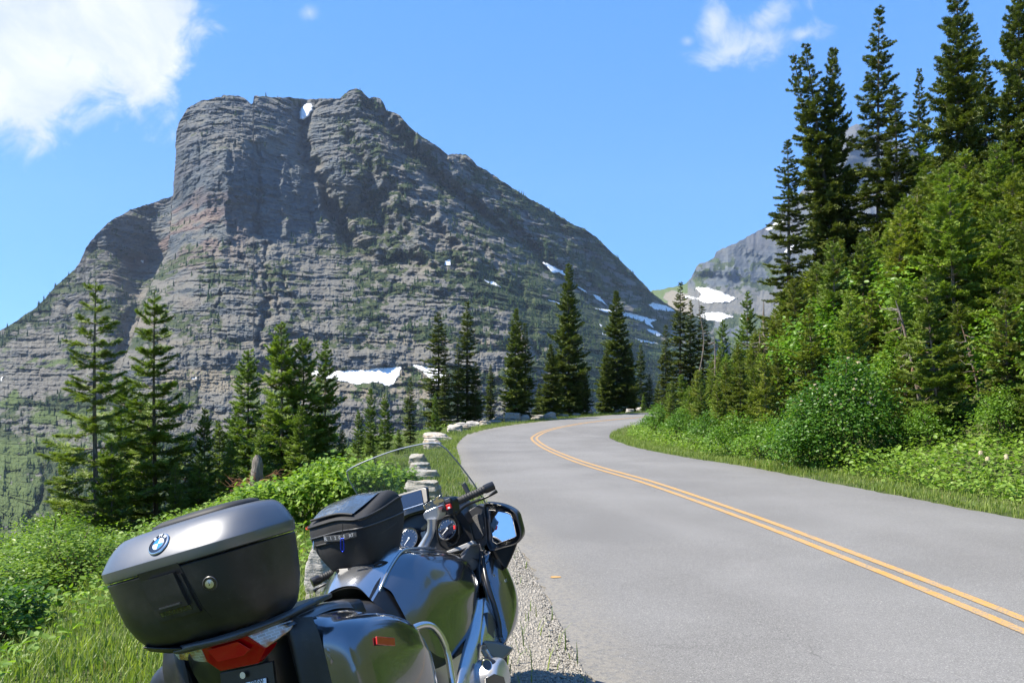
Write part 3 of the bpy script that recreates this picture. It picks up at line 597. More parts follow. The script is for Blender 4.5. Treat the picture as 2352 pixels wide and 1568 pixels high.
def stone_mesh(seed, w_, d_, h_):
    """a quarried block: a cut box with chipped, displaced faces"""
    r = np.random.default_rng(seed); n = 15
    import bmesh
    bm = bmesh.new(); bmesh.ops.create_cube(bm, size=1.0)
    bmesh.ops.subdivide_edges(bm, edges=bm.edges[:], cuts=n, use_grid_fill=True)
    V = np.array([v.co[:] for v in bm.verts])
    sh = np.sign(V) * np.abs(V * 2) ** 1.0 / 2
    rad = np.linalg.norm(sh, axis=1)[:, None]; ball = sh / rad * 0.62
    V = sh * 0.74 + ball * 0.26
    for k in range(6):                                        # cut chips off the block
        nrm = r.normal(size=3); nrm[2] = abs(nrm[2]) * (0.9 if k < 4 else 0.1); nrm /= np.linalg.norm(nrm); off = r.uniform(0.40, 0.56)
        dd = V @ nrm - off; V -= np.where(dd > 0, dd, 0)[:, None] * nrm * 0.92
    dn = V / np.linalg.norm(V, axis=1)[:, None]
    f = fbm(V[:, 0] * 3 + seed + V[:, 2] * 1.7, V[:, 1] * 3 + V[:, 2] * 2.3, 5, 0.6, seed) - 0.5
    lay = fbm(V[:, 2] * 9 + V[:, 0] * .5, V[:, 0] * 0.8 + V[:, 1] * .8, 2, 0.5, seed + 2) - 0.5
    V = V + dn * (f * 0.22)[:, None]; V[:, :2] += V[:, :2] * (lay * 0.28)[:, None]
    V = V * [w_, d_, h_]
    F = [tuple(v.index for v in f_.verts) for f_ in bm.faces]; bm.verts.index_update(); bm.free()
    return V, F
# x, base row, width, height on the photo frame; how it looks
STONES = [
 (738, 1392, 92, 128, 'largest pale boulder on the verge, right beside the motorcycle luggage case'),
 (967, 1152, 84, 44, 'broad pale flat-topped block seen low through the windshield, nearest in the stone row behind it'),
 (966, 1108, 70, 24, 'long thin pale slab second in the row seen through the windshield'),
 (960, 1090, 47, 24, 'small tan block third in the row seen through the windshield'),
 (960, 1068, 40, 24, 'grey layered block fourth and farthest of the row wholly seen through the windshield'),
 (992, 1031, 36, 17, 'low pale stone just past the peak of the windshield'),
 (1003, 1012, 54, 13, 'long low grey slab lying in the grass left of where the road starts to bend'),
 (1043, 993, 30, 13, 'tan block with a dark shaded face at the start of the long stone row'),
 (1060, 988, 32, 13, 'pale block touching the right end of the tan block that starts the row'),
 (1086, 981, 27, 10, 'low grey stone between the tan pair and the fir group'),
 (1114, 977, 24, 8, 'small low pale stone under the slender dark firs'),
 (1136, 972, 26, 5, 'very flat slab left of the tall upright boulder of the row'),
 (1150, 967, 30, 8, 'long pale slab touching the left side of the upright boulder of the row'),
 (1178, 969.5, 31, 16, 'tallest upright boulder of the far row, with a dark shaded right face'),
 (1205, 967.5, 22, 11, 'orange-tan block just right of the tallest boulder of the far row'),
 (1237, 963, 27, 7, 'low grey-topped block second to the right of the tallest boulder of the far row'),
 (1264, 963, 26, 12, 'squarish pale block below the gap between the two narrow firs and the wide spruce'),
 (1291, 958, 26, 5, 'flat pale stone under the left branches of the wide tallest spruce'),
 (1325, 954.5, 16, 4, 'tiny flat stone under the trunk of the wide tallest spruce'),
 (1350, 951.5, 25, 7, 'grey lumpy stone under the right branches of the wide tallest spruce'),
 (1387, 949.5, 17, 5, 'small pale stone between the two wide dark spruces'),
 (1421, 948.5, 18, 5.5, 'small cream stone under the left branches of the second wide spruce'),
 (1446, 948, 16, 7, 'small squarish pale stone under the second wide spruce'),
 (1474, 942.5, 20, 5.5, 'low tan stone, last but one before the bushes hide the row'),
 (1496, 940.5, 15, 9, 'upright pale stone at the far end of the row, next to the roadside bushes'),
]
for k, (sx, sy, sw, shh, lb) in enumerate(STONES):
    p = hit(sx, sy)
    if p is None: continue
    sc = p[1] / FPX; w_ = sw * sc * (1.12 if k > 4 else 1.0); h_ = shh * sc * (1.7 if k > 4 else 1.4); dd = w_ * (0.75 if k not in (0,) else 0.8)
    V, F = stone_mesh(100 + k, w_, dd, h_)
    o = mk('guard_stone', V, F, M_stone); o.location = (p[0], p[1] + dd * 0.45, p[2] + h_ * 0.5 - h_ * 0.24); o.rotation_euler = (0.0, 0.0, random.Random(k).uniform(-0.25, 0.25))
    tag(o, lb, 'stone', 'guard stones along the outer road edge')
# ------------------------------------------------------------------ plants
def leaf_mat(name, ca, cb, dry=None, trans=0.3, rough=0.55, tcol=1.5):
    m_, m = mat(name)
    v = m.n('ShaderNodeAttribute', attribute_name='v').outputs['Fac']
    oi = m.n('ShaderNodeObjectInfo')
    ps = m.n('ShaderNodeNewGeometry').outputs['Position']
    nz = m.noise(ps, 1.6, 3, 0.6)
    f = m.math('ADD', m.math('MULTIPLY', v, 0.6), m.math('MULTIPLY', nz, 0.45))
    c = m.mix(m.map(f, 0.25, 0.8), (*ca, 1), (*cb, 1))
    c = m.mix(1.0, c, oi.outputs['Color'], 'MULTIPLY')
    if dry: c = m.mix(m.map(m.math('ADD', m.math('MULTIPLY', v, 0.25), m.noise(ps, 2.3, 2, 0.5)), 0.86, 0.93), c, (*dry, 1))
    pr = m.n('ShaderNodeBsdfPrincipled', {'Base Color': c, 'Roughness': rough, 'Specular IOR Level': 0.35})
    tl = m.n('ShaderNodeBsdfTranslucent', {'Color': m.mix(1.0, c, (tcol * 1.05, tcol * 1.15, tcol * 0.5, 1), 'MULTIPLY')})
    out(m, m.n('ShaderNodeMixShader', {0: trans, 1: pr.outputs[0], 2: tl.outputs[0]}).outputs[0])
    return m_
M_fir = leaf_mat('fir_needles', (0.060, 0.100, 0.016), (0.205, 0.265, 0.040), dry=(0.20, 0.085, 0.03), trans=0.22)
M_spruce = leaf_mat('dark_spruce_needles', (0.028, 0.046, 0.013), (0.120, 0.140, 0.032), trans=0.14)
M_leaf = leaf_mat('broad_leaves', (0.065, 0.135, 0.018), (0.155, 0.26, 0.035), trans=0.36, rough=0.42)
M_grass = leaf_mat('grass_blades', (0.095, 0.155, 0.03), (0.24, 0.29, 0.07), dry=(0.34, 0.27, 0.11), trans=0.35, rough=0.5)
M_herb = leaf_mat('herb_leaves', (0.10, 0.18, 0.02), (0.23, 0.34, 0.05), trans=0.36, rough=0.5)
M_bark, m = mat('bark')
bp = m.n('ShaderNodeTexCoord').outputs['Object']
bn = m.noise(m.n('ShaderNodeMapping', {'Vector': bp, 'Scale': (6, 6, 1.2)}).outputs[0], 5, 5, 0.7)
bc = m.mix(m.map(bn, 0.35, 0.65), (0.060, 0.050, 0.042, 1), (0.20, 0.17, 0.14, 1))
out(m, m.n('ShaderNodeBsdfPrincipled', {'Base Color': m.mix(1.0, bc, m.n('ShaderNodeObjectInfo').outputs['Color'], 'MULTIPLY'), 'Roughness': 0.9, 'Normal': m.n('ShaderNodeBump', {'Height': bn, 'Strength': 0.8, 'Distance': 0.02}).outputs[0]}).outputs[0])

def data_mesh(name, V, F, material, v=None):
    o = mk(name, V, F, material, smooth=False); me = o.data
    if v is not None: fattr(o, 'v', v)
    bpy.data.objects.remove(o); return me

def conifer(seed, H, Rb, whorl=0.25, nper=6, base=0.06, twig=0.07, nn_=8, nlen=0.035, e_top=35, e_bot=-12, irr=0.25, gap=0.05, prof=0.85, mt=None, tmul=0.30, top_bare=0.04, dead=0):
    r = np.random.default_rng(seed); paths, radii = [], []
    bx, by = r.normal(0, 0.012, 2) * H
    def trunk(z): tz = z / H; return np.array([bx * math.sin(tz * 3), by * math.sin(tz * 2.4), z])
    zs = np.linspace(-0.5, H, 16); tr = 0.012 * H * (1 - 0.93 * np.clip(zs / H, 0, 1)) ** 1.0 + 0.004
    paths.append(np.array([trunk(z) for z in zs])); radii.append(tr)
    B0, B1, B2, L, AZ = [], [], [], [], []
    z = H * base
    while z < H * (1 - top_bare * 0.4):
        f = 1 - z / H; n = max(3, int(nper * (0.6 + 0.5 * f))); a0 = r.uniform(0, 6.3); wr = r.uniform(1 - irr, 1 + irr * 0.6)
        for j in range(n):
            if r.random() < gap: continue
            az = a0 + j * 6.283 / n + r.normal(0, 0.22)
            l = Rb * (f ** prof) * wr * r.uniform(1 - irr, 1 + irr) + 0.03 * H ** 0.5 * 0.6
            low = smoothstep(0.0, 0.22, np.array(z / H)) * 0.35 + 0.65; l *= float(low)
            el = R(e_bot + (e_top - e_bot) * (1 - f) ** 1.3 + r.normal(0, 7))
            P = trunk(z + r.normal(0, .10) * whorl); s_ = np.linspace(0, 1, 6)[:, None]
            hd = np.array([math.cos(az), math.sin(az), 0]); 
            path = P + hd * l * s_ * math.cos(el) + np.array([0, 0, 1]) * l * (math.sin(el) * s_ - 0.12 * s_ + 0.24 * s_ ** 2.4)
            paths.append(path); radii.append(np.linspace(0.010 + 0.010 * l, 0.003, 6)); B0.append(path); L.append(l); AZ.append(az)
        z += whorl * (0.55 + 0.6 * f) * r.uniform(0.75, 1.25)
    for _ in range(dead):
        z = r.uniform(0.02, 0.5) * H; az = r.uniform(0, 6.3); l = Rb * r.uniform(0.3, 0.8); hd = np.array([math.cos(az), math.sin(az), r.uniform(-0.5, 0.1)])
        s_ = np.linspace(0, 1, 5)[:, None]; paths.append(trunk(z) + hd * l * s_ + r.normal(0, 0.03, (5, 3)) * s_); radii.append(np.linspace(0.014, 0.003, 5))
    TV, TF = tubes(paths, radii, 4)
    B = np.array(B0); L = np.array(L)                         # (nb,6,3)
    V_, F_, v_ = [], [], []
    # twigs: sample along each branch
    nt = np.maximum(4, (L / twig).astype(int)); bi = np.repeat(np.arange(len(L)), nt * 2)
    s = r.uniform(0.10, 1.0, len(bi)) ** 0.85; side = r.choice([-1.0, 1.0], len(bi))
    fx = s * 5; i0 = np.minimum(fx.astype(int), 4); fr = (fx - i0)[:, None]
    P = B[bi, i0] * (1 - fr) + B[bi, i0 + 1] * fr; T = norm(B[bi, i0 + 1] - B[bi, i0])
    sd = norm(np.cross(T, [0, 0, 1.0])) * side[:, None]; upv = np.cross(sd * side[:, None], T) * 1.0
    fw = r.uniform(0.45, 1.1, len(bi))[:, None]
    D = norm(T * fw + sd * 0.9 + upv * r.normal(0.02, 0.22, len(bi))[:, None] + np.array([0, 0, -0.06]))
    tl = (L[bi] * tmul * (1.05 - s) ** 0.8 + 0.05 + 0.02 * L[bi]) * r.uniform(0.6, 1.25, len(bi))
    # branch axis itself also carries needles: add twigs along T at tip
    ax = np.repeat(np.arange(len(L)), 3); P2 = B[ax, [3, 4, 4] * len(L)] ; T2 = norm(B[ax, 5] - B[ax, 4]); 
    P = np.concatenate([P, P2]); D = np.concatenate([D, norm(T2 + r.normal(0, 0.12, T2.shape))]); tl = np.concatenate([tl, L[ax] * 0.22 + 0.06])
    # leader shoot
    nl = 16; zl = np.linspace(H * (1 - top_bare * 1.6), H * 0.985, nl); Pl = np.array([trunk(z) for z in zl]); al = r.uniform(0, 6.3, nl)
    Dl = norm(np.stack([np.cos(al), np.sin(al), np.full(nl, 1.5)], 1)); P = np.concatenate([P, Pl]); D = np.concatenate([D, Dl]); tl = np.concatenate([tl, np.linspace(0.05, 0.03, nl) * H ** 0.4])
    N = len(P); nrm = norm(np.array([0, 0, 1.0]) + r.normal(0, 0.45, (N, 3))); S = norm(np.cross(D, nrm)); Nn = np.cross(S, D)
    k = nn_; t = (np.arange(k) + 0.2) / k
    base_ = P[:, None] + D[:, None] * (tl[:, None] * t[None])[..., None]            # N,k,3
    step = (tl / k)[:, None, None]
    for sg in (-1.0, 1.0):
        ln = nlen * r.uniform(0.7, 1.3, (N, k))[..., None] * (1.15 - 0.5 * t[None, :, None])
        dirv = norm(D[:, None] * 0.75 + sg * S[:, None] * r.uniform(0.6, 1.1, (N, k))[..., None] + Nn[:, None] * r.normal(0.12, 0.35, (N, k))[..., None])
        a_ = base_ ; b_ = base_ + D[:, None] * step * 1.15; c_ = base_ + dirv * ln + D[:, None] * step * 0.5
        tri = np.stack([a_, b_, c_], 2).reshape(-1, 3); V_.append(tri)
        v_.append(np.repeat(np.clip(r.random((N, 1)) * 0.7 + r.random((N, k)) * 0.3, 0, 1).ravel(), 3))
    V = np.concatenate(V_); F = np.arange(len(V)).reshape(-1, 3)
    return data_mesh('crown', V, F, mt or M_fir, np.concatenate(v_)), data_mesh('trunk', TV, TF, M_bark), H

PROTO = {}
PROTO['sparse1'] = conifer(11, 6.6, 1.05, whorl=0.36, nper=7, twig=0.030, nn_=9, nlen=0.064, e_top=22, e_bot=-8, irr=0.34, gap=0.08, prof=0.70, tmul=0.36, top_bare=0.09)
PROTO['sparse2'] = conifer(12, 6.2, 1.12, whorl=0.30, nper=8, twig=0.030, nn_=9, nlen=0.064, e_top=25, e_bot=-6, irr=0.34, gap=0.06, prof=0.72, tmul=0.36, top_bare=0.08)
for i_, s_ in enumerate((21, 22, 23)):
    PROTO['young%d' % i_] = conifer(s_, 4.2, 1.05, whorl=0.22, nper=9, twig=0.034, nn_=7, nlen=0.058, e_top=28, e_bot=-4, irr=0.36, gap=0.05, prof=0.74, tmul=0.38, top_bare=0.07, dead=4)
for i_, s_ in enumerate((31, 32, 33)):
    PROTO['spire%d' % i_] = conifer(s_, 14.0, 1.35, whorl=0.38, nper=9, twig=0.050, nn_=5, nlen=0.115, e_top=15, e_bot=-14, irr=0.42, gap=0.12, prof=0.62, mt=M_spruce, tmul=0.40, base=0.05, top_bare=0.02, dead=24)
for i_, s_ in enumerate((41, 42)):
    PROTO['spruce%d' % i_] = conifer(s_, 10.0, 1.75, whorl=0.30, nper=11, twig=0.050, nn_=5, nlen=0.115, e_top=20, e_bot=-12, irr=0.36, gap=0.05, prof=0.72, mt=M_spruce, tmul=0.38, base=0.03, top_bare=0.02, dead=8)
for i_, s_ in enumerate((51, 52)):
    PROTO['slope%d' % i_] = conifer(s_, 6.0, 1.40, whorl=0.27, nper=8, twig=0.042, nn_=6, nlen=0.085, e_top=22, e_bot=-10, irr=0.38, gap=0.06, prof=0.7, tmul=0.34, top_bare=0.04, dead=14)

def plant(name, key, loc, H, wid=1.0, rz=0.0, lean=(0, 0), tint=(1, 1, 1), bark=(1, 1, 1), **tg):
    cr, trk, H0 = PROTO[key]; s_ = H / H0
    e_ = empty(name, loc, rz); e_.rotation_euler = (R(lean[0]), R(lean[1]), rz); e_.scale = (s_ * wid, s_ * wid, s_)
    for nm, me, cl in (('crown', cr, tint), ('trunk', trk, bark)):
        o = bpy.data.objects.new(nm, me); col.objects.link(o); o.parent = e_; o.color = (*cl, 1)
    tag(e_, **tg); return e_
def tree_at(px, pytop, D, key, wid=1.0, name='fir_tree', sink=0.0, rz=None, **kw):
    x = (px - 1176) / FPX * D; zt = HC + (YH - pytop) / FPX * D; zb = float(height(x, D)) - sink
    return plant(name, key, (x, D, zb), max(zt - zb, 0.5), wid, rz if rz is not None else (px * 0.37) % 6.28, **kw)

DK = (1.0, 1.0, 1.0)
# left group
tree_at(228, 640, 15.5, 'sparse1', 1.12, label='tall sparse fir with a bare pointed top, leftmost of the near trees', cat='tree', tint=(1.05, 1.05, 1.0), bark=(1.2, 1.2, 1.2))
tree_at(360, 664, 16.5, 'sparse2', 1.08, label='tall open-branched fir rising behind the silver-lidded luggage case', cat='tree', tint=(1.0, 1.05, 1.0))
tree_at(283, 868, 17.5, 'young0', 0.9, label='short dense fir filling the gap between the two tall sparse firs', cat='tree', tint=(.85, .95, .9))
tree_at(330, 900, 18.5, 'young1', 0.8, label='low fir half hidden behind the foot of the second tall sparse fir', cat='tree', tint=(.8, .9, .9))
tree_at(470, 935, 17, 'young2', 0.72, label='small fir standing left of the weathered snag stump', cat='tree')
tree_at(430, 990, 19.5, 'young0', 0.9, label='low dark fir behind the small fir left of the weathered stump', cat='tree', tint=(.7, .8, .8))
tree_at(573, 800, 19, 'young1', 0.98, label='slender fir rising behind the weathered snag stump', cat='tree', tint=(1.05, 1.15, 1))
tree_at(645, 738, 17, 'young2', 0.92, label='bushy fir, left and taller one of the joined pair in the left group', cat='tree', tint=(1.15, 1.2, 1.05))
tree_at(692, 772, 17.3, 'young0', 0.9, label='bushy fir, right and lower one of the joined pair in the left group', cat='tree', tint=(.95, 1.05, .95))
tree_at(748, 783, 17.8, 'slope0', 0.78, label='fir with a visible grey trunk and hooked top, rightmost tall one of the left group', cat='tree', tint=(.8, .95, .85), bark=(1.3, 1.3, 1.3))
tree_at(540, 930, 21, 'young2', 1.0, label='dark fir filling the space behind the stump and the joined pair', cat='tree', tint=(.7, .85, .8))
for x_, y_, d_, ky, wd, tn, lb in [(500, 965, 18.5, 'young1', .95, 1.0, 'low bright fir right of the small fir near the stump'), (600, 985, 15.5, 'young0', .9, 1.15, 'bright low fir just behind the weathered stump'), (690, 930, 16, 'young2', .95, 1.1, 'low bright fir at the foot of the joined pair, above the broad-leaved bush'),
        (785, 985, 18, 'young1', 1.0, 1.0, 'low fir at the foot of the grey-trunked fir'), (255, 1010, 15, 'young2', .95, .95, 'low fir under the lowest branches of the leftmost tall sparse fir'), (405, 1060, 15.5, 'young1', .95, .95, 'low dark fir right of the second tall sparse fir, above the luggage case'),
        (175, 1150, 14, 'young0', .95, 1.05, 'small bright fir at the left foot of the leftmost tall sparse fir'), (850, 985, 19.5, 'young2', 1.1, 1.05, 'spreading bright fir behind the top left corner of the windshield'),
        (310, 985, 19, 'young2', 1.0, .9, 'dark low fir between the feet of the two tall sparse firs'), (455, 1040, 16, 'young0', 1.0, 1.0, 'low fir just left of the weathered stump, over the luggage case'), (530, 1010, 16.5, 'young2', .95, 1.05, 'low bright fir touching the left side of the weathered stump'), (735, 955, 20, 'young0', 1.1, .95, 'low fir in the gap between the joined pair and the grey-trunked fir'), (145, 1060, 18, 'young1', 1.0, .85, 'dull fir left of the leftmost tall sparse fir, against the far green slope')]:
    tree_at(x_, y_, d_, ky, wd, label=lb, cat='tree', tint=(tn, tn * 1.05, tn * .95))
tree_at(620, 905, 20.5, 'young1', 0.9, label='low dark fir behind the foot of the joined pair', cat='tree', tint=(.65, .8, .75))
for k, (x_, y_, d_, ky, wd, lb) in enumerate([
    (822, 940, 21, 'young1', .8, 'small bright fir right of the grey-trunked fir, above the windshield'), (852, 888, 26, 'young0', .62, 'thin-topped young fir above the left half of the windshield'), (884, 902, 25, 'young2', .75, 'young fir touching the thin-topped one above the windshield'),
    (915, 985, 24, 'young0', 1.0, 'low spreading fir just above the windshield peak'), (943, 866, 28, 'spire1', 1.25, 'slim dark pointed fir between the left group and the middle group'), (1000, 900, 34, 'young1', .7, 'short fir at the left foot of the crooked open pine-like fir')]):
    tree_at(x_, y_, d_, ky, wd, label=lb, cat='tree', tint=(.85, .95, .85) if ky != 'spire1' else (1.6, 1.7, 1.3))
# middle group beyond the bend
MIDT = (1.35, 1.40, 1.1)
for x_, y_, d_, ky, wd, lb in [
    (1004, 718, 42, 'spire2', 1.55, 'crooked open-branched fir, leftmost tall one of the middle group'), (1074, 692, 42.5, 'spire0', 1.25, 'tall narrow fir with bright tip, second tall one of the middle group'), (1050, 788, 41.5, 'spire1', 1.1, 'thin dark fir squeezed left of the bright-tipped tall fir'),
    (1022, 840, 41, 'spire0', 1.3, 'low dark fir under the right side of the crooked fir'), (1092, 830, 41.8, 'spire2', 1.4, 'dark low fir leaning on the right side of the bright-tipped tall fir'), (1126, 838, 44, 'spire2', 1.3, 'small very dark fir between the two narrow tall firs'), (1186, 707, 44, 'spruce0', .82, 'narrow cone-shaped spruce standing alone in the middle of the photo'),
    (1203, 740, 44.4, 'spire1', 1.2, 'thin second leader pressed against the lone cone-shaped spruce'), (1306, 603, 50, 'spruce1', .80, 'tallest and widest dark spruce beyond the bend'), (1264, 790, 48, 'spruce0', 1.05, 'lower spruce leaning into the left side of the tallest spruce'), (1340, 830, 50.5, 'spruce0', 1.1, 'low dark spruce under the right side of the tallest spruce'),
    (1415, 668, 55, 'spruce0', .98, 'second wide dark spruce, right of the tallest one'), (1392, 800, 54, 'spruce1', 1.0, 'low spruce under the left branches of the second wide spruce'), (1445, 790, 56, 'spruce1', .9, 'low spruce under the right branches of the second wide spruce'),
    (1471, 790, 62, 'spire0', 1.2, 'thin fir in the gap right of the second wide spruce'), (1492, 858, 62, 'spire2', 1.6, 'short fir at the right end of the middle group'), (1478, 905, 57, 'young0', .8, 'tiny bright fir below the thin fir right of the second wide spruce'), (1238, 880, 52, 'spruce1', 1.1, 'far low fir seen in the gap left of the tallest spruce'), (1510, 880, 66, 'spruce1', 1.0, 'far low fir in the notch above the end of the stone row')]:
    tree_at(x_, y_, d_, ky, wd, name='fir_tree' if 'fir' in lb else 'spruce_tree', label=lb, cat='tree', group='conifers beyond the bend', tint=MIDT if d_ != 44 else (1.5, 1.6, 1.2))
# right of the road, tall ones against the sky
SKT = (1.35, 1.35, 1.05)
for x_, y_, d_, ky, wd, ln, lb in [
    (1531, 745, 50, 'spire1', 1.15, (0, 0), 'narrow fir at the left end of the roadside thicket'), (1564, 648, 52, 'spire0', 1.15, (0, 0), 'tall narrow fir against the far snowfields, left of two lower ones'), (1586, 690, 53, 'spire2', 1.0, (0, 0), 'thin fir touching the tall narrow one before the snowfields'),
    (1610, 700, 52, 'spire1', 1.3, (0, 0), 'brownish fir, lowest of the three before the snowfields'), (1716, 672, 38, 'slope0', .75, (0, 0), 'small fir against the far mountain beside the dead snag'), (1660, 735, 44, 'slope1', .75, (0, 0), 'slim fir between the three before the snowfields and the dead snag'),
    (1808, 322, 30, 'spire0', 1.15, (0, 0), 'dark pointed fir set apart at the left of the tall skyline trees'), (1848, 98, 34, 'spire2', 1.0, (0, -7.5), 'leaning tall fir with sparse left side, left of the pair with joined trunks'),
    (1822, 112, 34.3, 'spire1', .8, (0, -9), 'thin second leader left of the leaning tall fir'), (1914, 108, 34, 'spruce0', .62, (0, -2), 'tall fir with a rounded dense top, beside the leaning fir'), (2021, 16, 33, 'spire0', 1.0, (0, 0), 'tallest slender spire of the skyline, near the wispy cloud'),
    (2052, 190, 32, 'spire1', 1.1, (0, 0), 'lower fir pressed against the right side of the tallest slender spire'), (2109, 160, 37, 'spire2', .8, (0, 0), 'thin short spire between the tallest slender spire and the big wide fir'), (2192, -50, 28, 'spruce1', .78, (0, 0), 'big wide dark fir whose top reaches the upper edge of the photo'),
    (2262, 130, 29, 'spire2', 1.15, (0, 0), 'dark fir tucked against the right side of the big wide fir'), (2335, -70, 24, 'spruce0', .72, (0, 0), 'big fir cut off by the upper right corner of the photo'), (2240, 60, 31, 'spire0', 1.0, (0, 0), 'dark fir between the big wide fir and the corner fir')]:
    t_ = tree_at(x_, y_, d_, ky, wd, label=lb, cat='tree', group='tall conifers on the right slope', tint=SKT if ky[:2] == 'sp' else (.9, 1, .9), rz=0.0 if ln != (0, 0) else None, bark=(1.3, 1.25, 1.2))
    if ln != (0, 0):
        t_.rotation_euler = (0, R(ln[1]), 0); hgt = t_.scale[2] * PROTO[ky][2]; t_.location.x += math.sin(R(-ln[1])) * hgt
# thicket of young firs filling the slope
SKYF = [(1480, 930), (1500, 880), (1540, 800), (1600, 770), (1650, 745), (1700, 725), (1760, 690), (1800, 665), (1840, 600), (1880, 545), (1950, 515), (2040, 490), (2070, 420), (2105, 340), (2150, 262), (2185, 250), (2215, 320), (2260, 330), (2300, 280), (2352, 250), (2600, 100)]
rr = random.Random(5); cnt = 0; placed = []
LBL = ['bright green young fir packed into the thicket on the right slope', 'leaning ragged fir with dead lower twigs in the thicket on the right slope']
LANDM = [(1757, 740, 'the grey snag pole'), (1660, 830, 'the small reddish broken trunk'), (1808, 520, 'the dark pointed fir set apart'), (1925, 400, 'the leaning skyline fir'), (2025, 300, 'the tallest slender spire'), (2109, 250, 'the thin short spire'),
    (2192, 200, 'the big wide dark fir'), (2330, 200, 'the upper right photo corner'), (1935, 930, 'the large round dark-leaved bush'), (2110, 640, 'the lightest yellow-green bush'), (2215, 800, 'the dead trunk with bare twigs'), (2050, 760, 'the slanting reddish dead trunk'),
    (2262, 1080, 'the beargrass stalks'), (1515, 930, 'the hidden end of the road'), (2295, 640, 'the rust-coloured dead treetop'), (1565, 760, 'the tall fir before the snowfields'), (2335, 1000, 'the lower right photo edge'), (1420, 1000, 'the inner tip of the bend')]
used_lab = set()
def thicket_label(px_, d, zb, h, ragged, tone, lean):
    py_ = YH - (zb + h * .75 - HC) / d * FPX; kinds = 'ragged fir' if ragged else 'young fir'
    looks = [('tall ' if h > 4.2 else 'short ' if h < 2.6 else ''), ('bright ' if tone > 1.22 else 'dull ' if tone < 1.02 else '')]
    lm = sorted(LANDM, key=lambda q_: (q_[0] - px_) ** 2 + (q_[1] - py_) ** 2)
    for q_ in lm[:6]:
        dx, dy = px_ - q_[0], py_ - q_[1]; ds = math.hypot(dx, dy); a_ = math.degrees(math.atan2(-dy, dx)) % 360
        dr_ = ['right of', 'above and right of', 'above', 'above and left of', 'left of', 'below and left of', 'below', 'below and right of'][int((a_ + 22.5) // 45) % 8]
        far_ = 'just' if ds < 60 else '' if ds < 140 else 'well' if ds < 260 else 'far'
        for extra in ('', 'leaning ' if abs(lean) > 4 else None, 'thin ' if h > 3.4 else 'squat '):
            if extra is None: continue
            l_ = ' '.join((extra + looks[0] + looks[1] + kinds + ' ' + far_ + ' ' + dr_ + ' ' + q_[2]).split())
            if l_ not in used_lab: used_lab.add(l_); return l_
    return 'young fir hidden among many others in the middle of the slope thicket'
tries = 0
while cnt < 215 and tries < 16000:
    tries += 1
    d = rr.uniform(9.5, 40) if rr.random() < .8 else rr.uniform(38, 55); pxx = rr.uniform(1490, 2520); x = (pxx - 1176) / FPX * d
    dr, _t = polydist(np.array([x]), np.array([d]), _RE[:, :2]); r_ = float(dr[0])
    if r_ < (1.9 if pxx < 1800 else 2.9 if pxx < 2070 else 2.5) or r_ > 24: continue
    if any((x - a_) ** 2 + (d - b_) ** 2 < (0.75 if r_ < 7 else 1.25) ** 2 for a_, b_ in placed): continue
    zb = float(height(x, d)); lim = interp(pxx, SKYF) + rr.uniform(0, 70); hmax = HC + (YH - lim) / FPX * d - zb
    h = min(rr.uniform(2.2, 4.0) + 0.16 * r_ * rr.uniform(.5, 1.2), hmax)
    if r_ < 4.5: h *= 0.7
    if h < 1.0: continue
    key = rr.choice(['young0', 'young1', 'young2', 'slope0', 'slope1', 'slope0', 'slope1'])
    g_ = rr.uniform(.75, 1.4); sl_ = key[:2] == 'sl'
    ln_ = (rr.gauss(0, 3), rr.gauss(0, 4)); lab = thicket_label(pxx, d, zb, h, sl_, g_, ln_[1])
    plant('young_fir', key, (x, d, zb - .1), h, rr.uniform(.85, 1.15), rr.uniform(0, 6.3), ln_, (g_ * rr.uniform(.95, 1.2), g_ * 1.02, g_ * .9), (1.4, 1.25, 1.1), label=lab, cat='tree', group='firs of the slope thicket')
    placed.append((x, d)); cnt += 1

# ---- leaf templates and shrubs
OVAL = (np.array([[0, 0, 0], [.30, .32, .07], [.72, .30, .05], [1, 0, -.04], [.72, -.30, .05], [.30, -.32, .07], [.5, 0, -.02]], float), [(0, 1, 6), (1, 2, 6), (2, 3, 6), (3, 4, 6), (4, 5, 6), (5, 0, 6)])
LOBED = (np.array([[0, 0, 0], [-.12, .42, .06], [.22, .36, .05], [.38, .62, .04], [.60, .30, .03], [1.0, 0, -.06], [.60, -.30, .03], [.38, -.62, .04], [.22, -.36, .05], [-.12, -.42, .06], [.3, 0, -.03]], float), [(0, 1, 10), (1, 2, 10), (2, 3, 10), (3, 4, 10), (4, 5, 10), (5, 6, 10), (6, 7, 10), (7, 8, 10), (8, 9, 10), (9, 0, 10)])
DIAM = (np.array([[0, 0, 0], [.45, .24, .08], [1, 0, 0], [.45, -.24, .08]], float), [(0, 2, 1), (0, 3, 2)])
def leaves(tpl, P, D, Nn, sc, r):
    T, F = tpl; D = norm(D); S = norm(np.cross(Nn, D)); U_ = np.cross(D, S)
    V = P[:, None] + (T[None, :, 0:1] * D[:, None] + T[None, :, 1:2] * S[:, None] + T[None, :, 2:3] * U_[:, None]) * sc[:, None, None]
    n = len(P); k = len(T); Fa = (np.arange(n)[:, None, None] * k + np.array(F)[None]).reshape(-1, 3)
    return V.reshape(-1, 3), Fa, np.repeat(np.clip(r.normal(0.5, 0.25, n), 0, 1), k)
